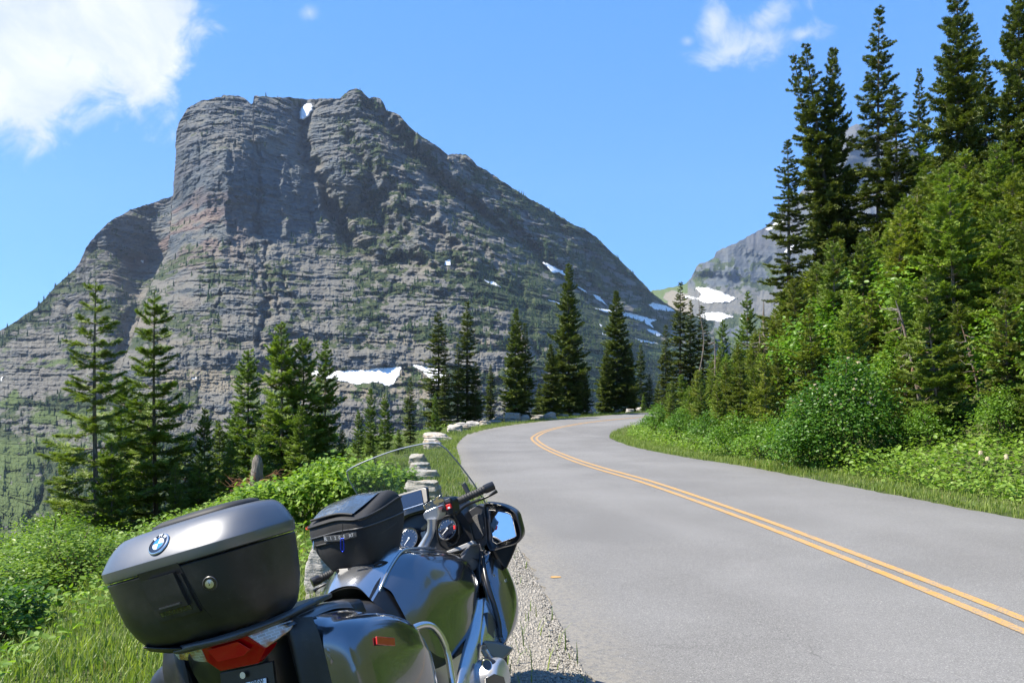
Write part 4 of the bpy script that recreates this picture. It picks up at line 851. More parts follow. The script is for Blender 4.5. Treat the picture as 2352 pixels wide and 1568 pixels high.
def shrub(seed, blobs, nclus, nleaf, lsize, tpl, crad=0.16, up=0.8, material=None, stems=14, droop=0.0):
    """blobs: (x,y,z,rx,ry,rz) lumps making an uneven crown; clusters of leaves sit near the lumps' skin"""
    r = np.random.default_rng(seed); bl = np.array(blobs, float); vol = (bl[:, 3] * bl[:, 4] * bl[:, 5]) ** 0.67; bi = r.choice(len(bl), nclus, p=vol / vol.sum())
    d = norm(r.normal(size=(nclus, 3))); d[:, 2] = np.where(r.random(nclus) < .75, np.abs(d[:, 2]), d[:, 2]); rad = r.uniform(0.5, 1.08, nclus) ** 0.6
    rad = rad * (0.62 + 0.75 * vn(d[:, 0] * 2.3 + 5 + bi, d[:, 1] * 2.3 + d[:, 2] * 1.7, seed))
    C = bl[bi, :3] + d * rad[:, None] * bl[bi, 3:6]; C[:, 2] = np.maximum(C[:, 2], 0.02)
    ci = np.repeat(np.arange(nclus), nleaf); P = C[ci] + r.normal(0, crad, (len(ci), 3)) * [1, 1, .6]; P[:, 2] = np.maximum(P[:, 2], 0.0)
    az = r.uniform(0, 6.283, len(ci)); D = np.stack([np.cos(az), np.sin(az), r.normal(-0.15 - droop, 0.35, len(ci))], 1) + d[ci] * 0.5
    Nn = norm(np.array([0, 0, up]) + d[ci] * 0.55 + r.normal(0, 0.38, (len(ci), 3)))
    V, F, v = leaves(tpl, P, D, Nn, lsize * r.uniform(0.55, 1.3, len(ci)), r)
    cx, cy = bl[:, 0].mean(), bl[:, 1].mean(); paths, radii = [], []
    for k in range(stems):
        c_ = C[r.integers(nclus)]; p0 = np.array([cx, cy, -0.1]) + r.normal(0, .12, 3) * [1, 1, 0]; m_ = (p0 + c_) / 2 + r.normal(0, .08, 3) + [0, 0, .1]
        t = np.linspace(0, 1, 7)[:, None]; paths.append(p0 * (1 - t) ** 2 + 2 * m_ * t * (1 - t) + c_ * t * t); radii.append(np.linspace(.018, .005, 7))
    TV, TF = tubes(paths, radii, 5)
    return data_mesh('foliage', V, F, material or M_leaf, v), data_mesh('stems', TV, TF, M_bark), C
def put_shrub(name, sh, loc, sc=1.0, rz=0.0, tint=(1, 1, 1), **tg):
    e_ = empty(name, loc, rz); e_.scale = sc if isinstance(sc, tuple) else (sc, sc, sc)
    for nm, me, cl in (('foliage', sh[0], tint), ('stems', sh[1], (1.2, 1.0, .8))):
        o = bpy.data.objects.new(nm, me); col.objects.link(o); o.parent = e_; o.color = (*cl, 1)
    tag(e_, **tg); return e_
def shrub_at(name, sh, px, pybase, D=None, **kw):
    if D is None: p = hit(px, pybase)
    else: x = (px - 1176) / FPX * D; p = (x, D, float(height(x, D)))
    return put_shrub(name, sh, p, **kw)
berry = shrub(201, [(-1.3, 0, .25, .8, .7, .4), (-.4, -.2, .42, .8, .7, .42), (.5, .0, .5, .7, .7, .45), (1.1, .2, .55, .55, .6, .48), (0, .7, .55, .9, .6, .5), (-1.9, .4, .2, .5, .5, .35)], 1100, 7, .095, LOBED, crad=.11, up=1.1, material=M_herb)
shrub_at('leafy_bush', berry, 742, 0, D=9.4, sc=(.50, .7, .66), tint=(1.0, 1.0, .9), label='bright green broad-leaved bush between the luggage case and the windshield', cat='bush')
berry2 = shrub(202, [(-.8, 0, .25, .8, .7, .38), (.3, 0, .35, .8, .6, .42), (.9, .3, .3, .6, .6, .4)], 500, 7, .10, LOBED, crad=.11, up=1.1, material=M_herb)
shrub_at('leafy_bush', berry2, 862, 0, D=12.6, rz=0.2, sc=(.5, .6, .42), tint=(.95, 1.0, .9), label='low broad-leaved bush seen through the left part of the windshield', cat='bush')
ash = shrub(203, [(0, 0, .8, .85, .8, .8), (-.65, -.2, .55, .6, .55, .5), (.5, -.2, .75, .6, .6, .6), (-.1, .1, 1.5, .5, .5, .42), (-1.1, .1, .35, .5, .5, .4), (.55, .2, 1.65, .42, .45, .42), (-.65, .2, 1.15, .4, .45, .4), (.95, .1, 1.15, .4, .5, .42), (.2, .1, 2.0, .3, .35, .28), (1.15, 0, .5, .35, .5, .4)], 1900, 8, .068, OVAL, crad=.17, up=.7, stems=26)
e_ = shrub_at('rowan_bush', ash, 1930, 0, D=15.2, sc=(.80, .85, .9), tint=(.58, .74, .58), label='large round dark-leaved bush with cream flower heads, largest on the right bank', cat='bush')
M_cream, m = mat('cream_petals'); out(m, m.n('ShaderNodeBsdfPrincipled', {'Base Color': (.62, .52, .33, 1), 'Roughness': 0.8}).outputs[0])
def puff(seed, rad, n=90, size=.016):
    r = np.random.default_rng(seed); d = norm(r.normal(size=(n, 3))); d[:, 2] = np.abs(d[:, 2]) * .8 - .1; P = d * rad * r.uniform(.75, 1.05, (n, 1)) * [1, 1, .6]
    V, F, v = leaves(DIAM, P, norm(np.cross(d, r.normal(size=(n, 3)))), d, np.full(n, size), r); return V, F, v
pV, pF, pv = puff(1, .05, 70, .03); puff_me = data_mesh('blossom', pV, pF, M_cream, pv)
r_ = random.Random(4); Cs = [c_ for c_ in ash[2] if c_[2] > 1.15 and c_[1] < .35]
for k in range(34):
    c_ = Cs[r_.randrange(len(Cs))]; o = bpy.data.objects.new('blossom', puff_me); col.objects.link(o); o.parent = e_; o.location = (c_[0] * 1.05, c_[1] - .08, c_[2] + .09); o.scale = [r_.uniform(.6, 1.0)] * 3
gen = [shrub(210 + k, [(0, 0, .55, .75, .7, .6), (.5, .1, .45, .6, .55, .5), (-.5, -.1, .4, .6, .6, .45), (.1, .1, .95, .5, .45, .45)], 520, 8, .07, OVAL, crad=.10, up=.7) for k in range(3)]
wil = shrub(230, [(0, 0, .6, .8, .7, .6), (.7, 0, .5, .6, .6, .5), (-.7, .2, .45, .7, .6, .5), (0, .3, 1.0, .6, .5, .45)], 900, 8, .05, OVAL, crad=.09, up=.5, stems=40)
for x_, d_, s_, tn, lb in [(2075, 17, 1.0, (1.15, 1.1, .8), 'bright yellow-green bush high on the slope above the large dark-leaved bush'), (1845, 15.8, .75, (.95, 1, .8), 'bright bush touching the left side of the large dark-leaved bush'), (1760, 17.5, .65, (1, 1.05, .8), 'second bright bush left of the large dark-leaved bush'),
        (1690, 19.5, .72, (.95, 1, .8), 'bright bush in the middle of the right bank, third left of the large dark-leaved one'), (1620, 23, .70, (.8, .9, .7), 'bush with many pale flower heads low in the thicket'), (1560, 27, .70, (.85, .95, .75), 'bush above the inner tip of the road bend'), (1512, 31, .78, (.9, 1, .75), 'bush at the left end of the right bank, hiding where the road goes'),
        (1905, 22, 1.6, (1.0, 1.05, .8), 'tall leafy bush rising behind the large dark-leaved bush'), (2110, 20, 1.7, (1.25, 1.2, .8), 'lightest yellow-green tall bush among the firs, upper middle of the slope'), (2010, 24, 1.7, (1.0, 1.05, .8), 'leafy bush among firs left of the lightest yellow-green tall bush'),
        (2300, 13.5, .55, (1, 1, .8), 'bright bush at the right edge above the beargrass'), (2120, 14.6, .5, (.95, 1, .8), 'low bush right of the large dark-leaved bush'), (2335, 14.5, 1.1, (1.05, 1, .75), 'leafy bush high on the bank at the right edge of the photo'), (1980, 30, 1.8, (1.0, 1, .8), 'far leafy bush high among the firs below the skyline spires')]:
    shrub_at('leafy_bush', gen[int(x_) % 3], x_, 0, D=d_, sc=s_, rz=x_ * .1, tint=tn, label=lb, cat='bush', group='leafy bushes on the right bank')
for k, (x_, d_, s_, lb) in enumerate([(60, 8.6, (.8, .8, .42), 'twiggy yellow-green bush at the left edge of the photo'), (175, 8.0, (.7, .8, .42), 'twiggy yellow-green bush just left of the luggage case'), (-60, 7.6, (.8, .8, .4), 'twiggy bush cut off by the left edge of the photo'), (120, 10.2, (.7, .7, .62), 'taller willow-like bush below the mountain meadow at the far left')]):
    shrub_at('willow_bush', wil, x_, 0, D=d_, sc=s_, rz=k * 1.3, tint=(1.3, 1.15, .75), label=lb, cat='bush', group='twiggy bushes at the left edge')
dark = shrub(240, [(0, 0, .3, .5, .5, .35)], 260, 8, .07, OVAL, crad=.1, up=.6)
shrub_at('leafy_bush', dark, -5, 0, D=6.0, sc=(.6, .7, .62), tint=(.6, .7, .5), label='dark bush in the lower left corner of the photo', cat='bush')
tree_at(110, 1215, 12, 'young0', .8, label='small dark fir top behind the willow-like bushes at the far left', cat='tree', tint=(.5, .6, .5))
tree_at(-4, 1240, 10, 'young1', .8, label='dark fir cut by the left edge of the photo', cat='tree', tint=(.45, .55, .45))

# ---- grass (uncountable)
def grass_patch(name, pts, h0, h1, wd, material, seed, label, tint=(1, 1, 1), lean=.35):
    r = np.random.default_rng(seed); n = len(pts); P = pts; h = r.uniform(h0, h1, n) * (0.55 + 0.9 * vn(P[:, 0] * 1.4, P[:, 1] * 1.4, seed)); az = r.uniform(0, 6.283, n)
    ld = np.stack([np.cos(az), np.sin(az), 0 * az], 1); sd = np.stack([-np.sin(az), np.cos(az), 0 * az], 1); ln = (r.uniform(0.05, lean * 2, n) * h)[:, None]
    up = np.array([0, 0, 1.0])[None]; w_ = (wd * r.uniform(.7, 1.3, n))[:, None]
    a_ = P - sd * w_ / 2; b_ = P + sd * w_ / 2; c_ = P + ld * ln * .3 + up * h[:, None] * .55 + sd * w_ * .42; d_ = P + ld * ln * .3 + up * h[:, None] * .55 - sd * w_ * .42
    t_ = P + ld * ln + up * (h[:, None] * (1 - .25 * (ln / h[:, None]) ** 2))
    V = np.stack([a_, b_, c_, d_, t_], 1).reshape(-1, 3); i = np.arange(n)[:, None] * 5
    F = np.concatenate([i + [0, 1, 2], i + [0, 2, 3], i + [3, 2, 4]]).reshape(-1, 3)
    o = mk(name, V, F, material, smooth=False); fattr(o, 'v', np.repeat(np.clip(r.normal(.5, .25, n), 0, 1), 5)); o.color = (*tint, 1); tag(o, label, kind='stuff'); return o
def band_points(edge, sgn, lo, hi, n, seed, ymin=1.5, ymax=62, near_pow=1.0, dens=None):
    """random points between lo and hi metres outside a road edge, denser near the camera"""
    r = np.random.default_rng(seed); E = edge[(edge[:, 1] > ymin - 1) & (edge[:, 1] < ymax)]; seg = np.linalg.norm(np.diff(E[:, :2], axis=0), axis=1)
    wgt = seg / np.maximum(E[:-1, 1], 4) ** near_pow; k = r.choice(len(seg), n, p=wgt / wgt.sum()); t = r.random(n)[:, None]
    p = E[k, :2] * (1 - t) + E[k + 1, :2] * t; tg_ = norm(E[k + 1, :2] - E[k, :2]); nr = np.stack([tg_[:, 1], -tg_[:, 0]], 1) * sgn
    o_ = lo + (hi - lo) * r.random(n) ** 1.1; p = p + nr * o_[:, None]
    if dens is not None: p = p[dens(p, o_, r)]
    return np.column_stack([p, height(p[:, 0], p[:, 1]) - 0.01])
def clump(p, o_, r): return r.random(len(p)) < 0.35 + 0.9 * vn(p[:, 0] * 2.2, p[:, 1] * 2.2, 9)
def gravel_gap(p, o_, r): return (r.random(len(p)) < 0.35 + 0.9 * vn(p[:, 0] * 2.2, p[:, 1] * 2.2, 9)) & ((o_ > 0.55 + .25 * vn(p[:, 0] * 3, p[:, 1] * 3, 4)) | (p[:, 1] > 9) | (r.random(len(p)) < .015))
gl = np.concatenate([band_points(cL, -1, 0.0, 1.3, 60000, 1, 2.2, 60, 1.2, gravel_gap), band_points(cL, -1, 0.9, 5.0, 120000, 2, 2.2, 58, 1.3, clump)])
grass_patch('grass', gl, .04, .16, .008, M_grass, 3, 'long green grass covering the verge left of the road', (1, 1, .9))
gr = band_points(cR, 1, 0.0, 1.6, 70000, 5, 4, 60, 1.0, clump)
grass_patch('grass', gr, .04, .15, .010, M_grass, 6, 'short light green grass along the right road edge', (1, 1, .95))
# herbs and low leafy cover
r = np.random.default_rng(8)
hp = np.concatenate([band_points(cR, 1, 0.7, 4.5, 60000, 11, 4, 55, .9), band_points(cR, 1, 2.5, 9, 20000, 13, 4, 55, .9)]); hp[:, 2] += r.random(len(hp)) ** 1.3 * (.12 + .5 * vn(hp[:, 0] * 1.1, hp[:, 1] * 1.1, 3)) 
n_ = len(hp); az = r.uniform(0, 6.3, n_); V, F, v = leaves(OVAL, hp, np.stack([np.cos(az), np.sin(az), r.normal(0.1, .4, n_)], 1), norm(np.array([0, 0, 1.0]) + r.normal(0, .5, (n_, 3))), r.uniform(.035, .095, n_), r)
o = mk('undergrowth', V, F, M_herb, smooth=False); fattr(o, 'v', v); tag(o, 'tangle of bright green herbs between the grass and the bushes on the right bank', 'undergrowth', kind='stuff')
hp = np.concatenate([band_points(cL, -1, 1.4, 6.5, 14000, 12, 2.4, 45, 1.2, lambda p, o_, r: vn(p[:, 0] * .9, p[:, 1] * .9, 5) > .5), band_points(cL, -1, 2.6, 8, 16000, 14, 8, 60, .9)]); hp[:, 2] += r.random(len(hp)) * (.08 + .22 * vn(hp[:, 0] * 1.1, hp[:, 1] * 1.1, 3))
n_ = len(hp); az = r.uniform(0, 6.3, n_); V, F, v = leaves(OVAL, hp, np.stack([np.cos(az), np.sin(az), r.normal(0.1, .4, n_)], 1), norm(np.array([0, 0, 1.0]) + r.normal(0, .5, (n_, 3))), r.uniform(.03, .075, n_), r)
o = mk('undergrowth', V, F, M_herb, smooth=False); fattr(o, 'v', v); tag(o, 'patches of leafy herbs in the grass left of the road', 'undergrowth', kind='stuff')
# gravel shoulder pebbles
r = np.random.default_rng(9); gp_ = band_points(cL, -1, -0.03, 0.75, 34000, 21, 3.0, 13, 1.6); n_ = len(gp_); sz = r.uniform(.003, .0085, n_) * r.choice([1, 1, 1.8], n_)
oct_ = np.array([[1, 0, 0], [-1, 0, 0], [0, 1, 0], [0, -1, 0], [0, 0, .8], [0, 0, -.8]], float); of = np.array([(0, 2, 4), (2, 1, 4), (1, 3, 4), (3, 0, 4), (2, 0, 5), (1, 2, 5), (3, 1, 5), (0, 3, 5)])
V = gp_[:, None] + oct_[None] * r.uniform(.6, 1.3, (n_, 6, 1)) * sz[:, None, None] + np.array([0, 0, .012]); F = (np.arange(n_)[:, None, None] * 6 + of[None]).reshape(-1, 3)
M_peb, m = mat('pebbles'); pv_ = m.n('ShaderNodeAttribute', attribute_name='v').outputs['Fac']
out(m, m.n('ShaderNodeBsdfPrincipled', {'Base Color': m.ramp(pv_, [(0, (.21, .195, .17)), (.5, (.27, .25, .215)), (1, (.33, .30, .255))]), 'Roughness': .9}).outputs[0])
o = mk('gravel', V.reshape(-1, 3), F, M_peb, smooth=False); fattr(o, 'v', np.repeat(r.random(n_), 6)); tag(o, 'loose pale gravel on the shoulder beside the motorcycle', 'gravel', kind='stuff')

# ---- dead wood
M_dead, m = mat('weathered_wood')
dp = m.n('ShaderNodeTexCoord').outputs['Object']; dn = m.noise(m.n('ShaderNodeMapping', {'Vector': dp, 'Scale': (9, 9, 1.0)}).outputs[0], 4, 6, .7); d2 = m.noise(dp, 3, 3)
c = m.ramp(dn, [(.3, (.06, .052, .044)), (.5, (.17, .145, .12)), (.7, (.28, .25, .21))]); c = m.mix(m.map(d2, .5, .65, 0, .6), c, (.26, .13, .06, 1))
out(m, m.n('ShaderNodeBsdfPrincipled', {'Base Color': c, 'Roughness': .9, 'Normal': m.n('ShaderNodeBump', {'Height': dn, 'Strength': .9, 'Distance': .02}).outputs[0]}).outputs[0])
def snag(name, px, pytop, D, rad, seed, label, lean=0.0, nb=14, bl=.5, sinkpy=None):
    r = np.random.default_rng(seed); x = (px - 1176) / FPX * D; zb = float(height(x, D)); H = HC + (YH - pytop) / FPX * D - zb
    zs = np.linspace(-.3, H, 14); pth = np.stack([lean * (zs / H) ** 1.2 * H + .02 * H * np.sin(zs * 1.3 + seed), .02 * np.sin(zs * 2), zs], 1); rd = rad * (1 - .72 * np.clip(zs / H, 0, 1)) * (1 + .15 * r.normal(size=14)); rd[-1] *= .4
    V, F = tubes([pth], [rd], 9); e_ = empty(name, (x - lean * H, D, zb)); tag(e_, label, 'dead tree')
    mk('trunk', V, F, M_dead, e_)
    ps, rs = [], []
    for _ in range(nb):
        z = r.uniform(.15, .95) * H; az = r.uniform(0, 6.3); p0 = np.array([np.interp(z, zs, pth[:, 0]), 0, z]); t = np.linspace(0, 1, 6)[:, None]; l = bl * r.uniform(.3, 1)
        ps.append(p0 + np.array([math.cos(az), math.sin(az), r.uniform(-.7, .3)]) * l * t + r.normal(0, .03, (6, 3)) * t); rs.append(np.linspace(.02, .004, 6) * (rad / .08) ** .5)
    V, F = tubes(ps, rs, 5); mk('branches', V, F, M_dead, e_); return e_
snag('dead_snag', 1757, 690, 36, .10, 1, 'bare grey snag pole standing against the far mountain', nb=8, bl=.5)
snag('dead_snag', 1611, 668, 50, .05, 2, 'thin bare snag pole before the far snowfields', nb=16, bl=.25)
snag('dead_snag', 1745, 765, 28, .06, 3, 'short grey dead treetop with a tangle of drooping twigs', lean=-.1, nb=60, bl=.9)
snag('dead_snag', 2050, 690, 15.5, .05, 4, 'slanting reddish dead trunk crossing the thicket', lean=-.28, nb=18, bl=.4)
snag('dead_snag', 2205, 745, 15.5, .04, 5, 'dead grey trunk with bare twigs in the dark gap of the thicket', lean=-.3, nb=22, bl=.5)
snag('dead_snag', 1640, 770, 34, .05, 6, 'small reddish broken trunk among the slope firs left of the snag pole', nb=14, bl=.4)
snag('dead_snag', 2295, 610, 16.5, .035, 7, 'thin rust-coloured dead treetop near the right edge of the photo', nb=20, bl=.3)
# weathered stump of the left group
e_ = snag('tree_stump', 585, 1046, 12.6, .10, 9, 'short weathered grey stump with rust-brown dead twigs at its foot', nb=0, bl=.2) if False else None
def stump():
    D = 12.5; x = (586 - 1176) / FPX * D; zt = HC + (YH - 1044) / FPX * D; zb = float(height(x, D)); H = zt - zb; r = np.random.default_rng(5)
    e_ = empty('tree_stump', (x, D, zb)); tag(e_, 'short weathered grey stump with rust-brown dead twigs at its foot', 'tree stump')
    zs = np.linspace(-.2, H, 18); rd = np.interp(zs / H, [0, .5, .9, 1], [.13, .095, .07, .02]); pth = np.stack([.03 * np.sin(zs * 3), 0 * zs, zs], 1); V, F = tubes([pth], [rd], 16)
    dn_ = fbm(V[:, 2] * 9, np.arctan2(V[:, 1], V[:, 0]) * 3, 4, .6, 3) - .5; V[:, :2] *= (1 + dn_ * .9)[:, None]; mk('trunk', V, F, M_dead, e_)
    ps, rs = [], []
    for _ in range(130):
        z = r.uniform(.0, .42) * H; az = r.uniform(0, 6.3); t = np.linspace(0, 1, 6)[:, None]; l = r.uniform(.2, .6)
        ps.append(np.array([0, 0, z]) + np.array([math.cos(az), math.sin(az), r.uniform(-.5, .5)]) * l * t + r.normal(0, .04, (6, 3)) * t); rs.append(np.linspace(.009, .002, 6))
    V, F = tubes(ps, rs, 4); M_rust, m = mat('rust_twigs'); out(m, m.n('ShaderNodeBsdfPrincipled', {'Base Color': (.24, .11, .05, 1), 'Roughness': .9}).outputs[0]); mk('dead_twigs', V, F, M_rust, e_)
stump()
# beargrass stalks
for k, (x_, y_, d_) in enumerate([(2252, 1040, 9.9), (2268, 1054, 9.9), (2311, 1050, 9.8)]):
    p = hit(x_ + 12, 1135); D = p[1]; x = (x_ - 1176) / FPX * D; zt = HC + (YH - y_) / FPX * D; zb = float(height(x, D)); H = zt - zb
    e_ = empty('beargrass', (x, D, zb)); tag(e_, ['tallest leftmost beargrass stalk with a cream head on the right verge', 'beargrass stalk with a cream head, middle one on the right verge', 'rightmost beargrass stalk with a longer cream head on the right verge'][k], 'flower', 'beargrass stalks')
    V, F = tubes([np.stack([np.linspace(.12, 0, 6) ** 1.5, np.zeros(6), np.linspace(0, H, 6)], 1)], [np.full(6, .005)], 5); st_ = mk('stalk', V, F, M_herb, e_); fattr(st_, 'v', np.full(len(V), .6))
    V, F, v = puff(20 + k, .028, 160, .016); V = V * [1, 1, 2.4 if k == 2 else 1.9]; V[:, 2] += H; hd_ = mk('flower_head', V, F, M_cream, e_); fattr(hd_, 'v', v)
# red paintbrush flowers
M_redf, m = mat('red_petals'); out(m, m.n('ShaderNodeBsdfPrincipled', {'Base Color': (.62, .06, .03, 1), 'Roughness': .7}).outputs[0])
for k, (x_, y_, lb) in enumerate([(706, 1196, 'red wildflower beside the upper right edge of the luggage case'), (708, 1258, 'red wildflower low in the grass above the large pale boulder'), (922, 1097, 'red wildflower seen through the windshield left of the stones')]):
    p = hit(x_, y_ + 14); H = .24; e_ = empty('wildflower', p); tag(e_, lb, 'flower', 'red wildflowers')
    V, F = tubes([np.stack([np.zeros(5), np.zeros(5), np.linspace(0, H, 5)], 1)], [np.full(5, .003)], 4); st_ = mk('stalk', V, F, M_herb, e_); fattr(st_, 'v', np.full(len(V), .6))
    V, F, v = puff(30 + k, .022, 60, .02); V[:, 2] += H; hd_ = mk('flower_head', V, F, M_redf, e_); fattr(hd_, 'v', v)
# ------------------------------------------------------------------ motorcycle (local axes: X forward, Y left, Z up; leaned on its side stand)
BO = np.array([-.56, 2.72, 0.0]); BH, BL = R(18), R(17)
bU = np.array([math.sin(BH), math.cos(BH), 0]); _v0 = np.array([math.cos(BH), -math.sin(BH), 0])
bW = np.array([0, 0, 1.0]) * math.cos(BL) - _v0 * math.sin(BL); bV = _v0 * math.cos(BL) + np.array([0, 0, 1.0]) * math.sin(BL)
BM = np.array([bU, bV, bW]); BC = BM @ (np.array([0, 0, HC]) - BO)
def L(x, y, **k):
    """bike-frame point (forward, right, up) where a line of sight meets the plane forward=, right= or up= a value"""
    d = BM @ np.array([(x - 1176) / FPX, 1, -(y - YH) / FPX]); a_, val = list(k.items())[0]; i = 'uvw'.index(a_)
    return BC + (val - BC[i]) / d[i] * d
bike = empty('motorcycle'); bike.matrix_world = Matrix(((bU[0], -bV[0], bW[0], BO[0]), (bU[1], -bV[1], bW[1], BO[1]), (bU[2], -bV[2], bW[2], BO[2]), (0, 0, 0, 1)))
tag(bike, 'grey touring motorcycle with hard luggage leaning on its side stand at the road edge', 'motorcycle')
def yflip(V): V = np.array(V, float).copy(); V[:, 1] *= -1; return V           # (u, v right, w) -> local X, Y left, Z
def bm_(name, V, F, mt, parent=None, smooth=True, **k):
    """mesh given in (forward, right, up)"""
    F = [tuple(reversed(f)) for f in (F.tolist() if isinstance(F, np.ndarray) else F)]
    o = mk(name, yflip(V), F, mt, parent or bike, smooth, **k)
    o.data.validate(); return o
def bevel(o, w_=.004, seg=2, ang=35):
    md = o.modifiers.new('b', 'BEVEL'); md.width = w_; md.segments = seg; md.limit_method = 'ANGLE'; md.angle_limit = R(ang); md.harden_normals = False; return o
def sub(o, n=1): md = o.modifiers.new('s', 'SUBSURF'); md.levels = n; md.render_levels = n; return o
def sharp(o, ang=35):
    import bmesh
    b = bmesh.new(); b.from_mesh(o.data)
    for e in b.edges:
        if len(e.link_faces) == 2 and e.calc_face_angle(0) > R(ang): e.smooth = False
    b.to_mesh(o.data); b.free(); return o
def pmat(name, colr, rough=.5, metal=0.0, coat=0.0, noise_=0.0, bump=0.0, bscale=300, spec=.5, dust=0.0):
    m_, m = mat(name); tc_ = m.n('ShaderNodeTexCoord').outputs['Object']; ins = {'Roughness': rough, 'Metallic': metal, 'Coat Weight': coat, 'Coat Roughness': .03, 'Specular IOR Level': spec}
    cc = (*colr, 1)
    if dust:
        dn_ = m.noise(tc_, 9, 6, .7); d2 = m.noise(tc_, 260, 2, .6); cc = m.mix(m.math('MULTIPLY', m.map(dn_, .42, .75), dust), cc, (.30, .27, .22, 1)); cc = m.mix(m.map(d2, .70, .76, 0, min(1, dust * 2.5)), cc, (.42, .40, .36, 1))
        ins['Roughness'] = m.math('ADD', rough, m.math('MULTIPLY', m.map(dn_, .4, .7), dust * .5))
    ins['Base Color'] = cc
    if bump: ins['Normal'] = m.n('ShaderNodeBump', {'Height': m.noise(tc_, bscale, 3, .6), 'Strength': bump, 'Distance': .001}).outputs[0]
    out(m, m.n('ShaderNodeBsdfPrincipled', ins).outputs[0]); return m_
K_black = pmat('black_textured_plastic', (.010, .010, .011), .38, bump=.35, bscale=700, dust=.07)
K_smooth = pmat('black_smooth_plastic', (.012, .012, .013), .28, dust=.05)
K_rub = pmat('black_rubber', (.014, .014, .014), .62, dust=.10)
K_satin = pmat('satin_grey_lacquer', (.165, .168, .175), .40, .75, coat=.2, dust=.05)
K_graph = pmat('graphite_gloss_paint', (.165, .172, .19), .18, .92, coat=1.0, dust=.02)
K_silver = pmat('silver_gloss_paint', (.50, .51, .53), .24, .9, coat=.6, dust=.02)
K_alu = pmat('cast_aluminium', (.56, .56, .56), .32, .75, bump=.1, bscale=200, dust=.05)
K_tube = pmat('brushed_steel', (.62, .62, .61), .22, .95)
K_grey = pmat('dark_grey_panel', (.055, .056, .06), .38, .1, bump=.2, bscale=500, dust=.06)
K_seat = pmat('seat_vinyl', (.022, .022, .024), .40, bump=.25, bscale=900, dust=.06)
K_cloth = pmat('black_nylon', (.013, .013, .014), .75, bump=.6, bscale=1100, dust=.04)
K_glassy = pmat('dark_display_glass', (.012, .016, .03), .04, .0, coat=1.0, spec=.9)
K_chrome = pmat('mirror_glass', (.92, .93, .95), .01, 1.0)
K_red = pmat('red_lens', (.36, .0, .004), .12, coat=.5, spec=.2)
K_refl = pmat('red_reflector', (.42, .02, .012), .25, coat=.6)
K_white = pmat('white_print', (.75, .75, .75), .4); K_grp = pmat('pale_grey_print', (.38, .40, .42), .5)
K_blue = pmat('roundel_blue', (.03, .20, .62), .25, coat=.8); K_wht = pmat('roundel_white', (.82, .83, .84), .25, coat=.8); K_blk = pmat('roundel_black', (.01, .01, .012), .2, coat=.8)
K_carab = pmat('blue_anodised', (.02, .05, .5), .2, .8); K_redsw = pmat('red_switch', (.6, .02, .02), .35)
_m, m = mat('clear_lens'); tcx = m.n('ShaderNodeTexCoord').outputs['Object']; br = m.n('ShaderNodeTexBrick', {'Vector': m.n('ShaderNodeMapping', {'Vector': tcx, 'Rotation': (R(90), 0, 0)}).outputs[0], 'Scale': 28.0, 'Color1': (.50, .46, .42, 1), 'Color2': (.36, .33, .31, 1), 'Mortar': (.60, .60, .60, 1), 'Mortar Size': .03})
m_orn = m.mix(m.map(m.noise(tcx, 14, 2), .45, .6), br.outputs[0], (.42, .17, .05, 1)); out(m, m.n('ShaderNodeBsdfPrincipled', {'Base Color': m_orn, 'Roughness': .08, 'Coat Weight': 1.0, 'Metallic': .3}).outputs[0]); K_lens = _m
_m, m = mat('clear_acrylic'); fr_ = m.n('ShaderNodeFresnel', {'IOR': 1.45}); tr0 = m.n('ShaderNodeBsdfTransparent', {'Color': (.90, .915, .90, 1)}); gl0 = m.n('ShaderNodeBsdfGlossy', {'Color': (1, 1, 1, 1), 'Roughness': .02}); df0 = m.n('ShaderNodeBsdfDiffuse', {'Color': (.45, .5, .48, 1)})
lwf = m.n('ShaderNodeLayerWeight', {'Blend': .5}).outputs['Facing']; mx = m.n('ShaderNodeMixShader', {0: m.math('ADD', .035, m.math('MULTIPLY', m.math('POWER', lwf, 5.0), .7)), 1: tr0.outputs[0], 2: gl0.outputs[0]}); mx = m.n('ShaderNodeMixShader', {0: .085, 1: mx.outputs[0], 2: df0.outputs[0]}); out(m, mx.outputs[0]); K_acryl = _m
_m, m = mat('clear_vinyl'); lw = m.n('ShaderNodeBump', {'Height': m.noise(m.n('ShaderNodeTexCoord').outputs['Object'], 16, 3, .6, 1.5), 'Strength': .45, 'Distance': .012}).outputs[0]
out(m, m.n('ShaderNodeBsdfPrincipled', {'Base Color': (.05, .06, .065, 1), 'Roughness': .10, 'Coat Weight': 1.0, 'Normal': lw, 'Coat Normal': lw}).outputs[0]); K_vinyl = _m
_m, m = mat('ribbed_grey_panel'); wv = m.n('ShaderNodeTexWave', {'Vector': m.n('ShaderNodeTexCoord').outputs['Object'], 'Scale': 95.0}, bands_direction='Z').outputs['Fac']
out(m, m.n('ShaderNodeBsdfPrincipled', {'Base Color': m.mix(wv, (.012, .012, .013, 1), (.07, .07, .073, 1)), 'Roughness': .5, 'Normal': m.n('ShaderNodeBump', {'Height': wv, 'Strength': .6, 'Distance': .002}).outputs[0]}).outputs[0]); K_mesh = _m

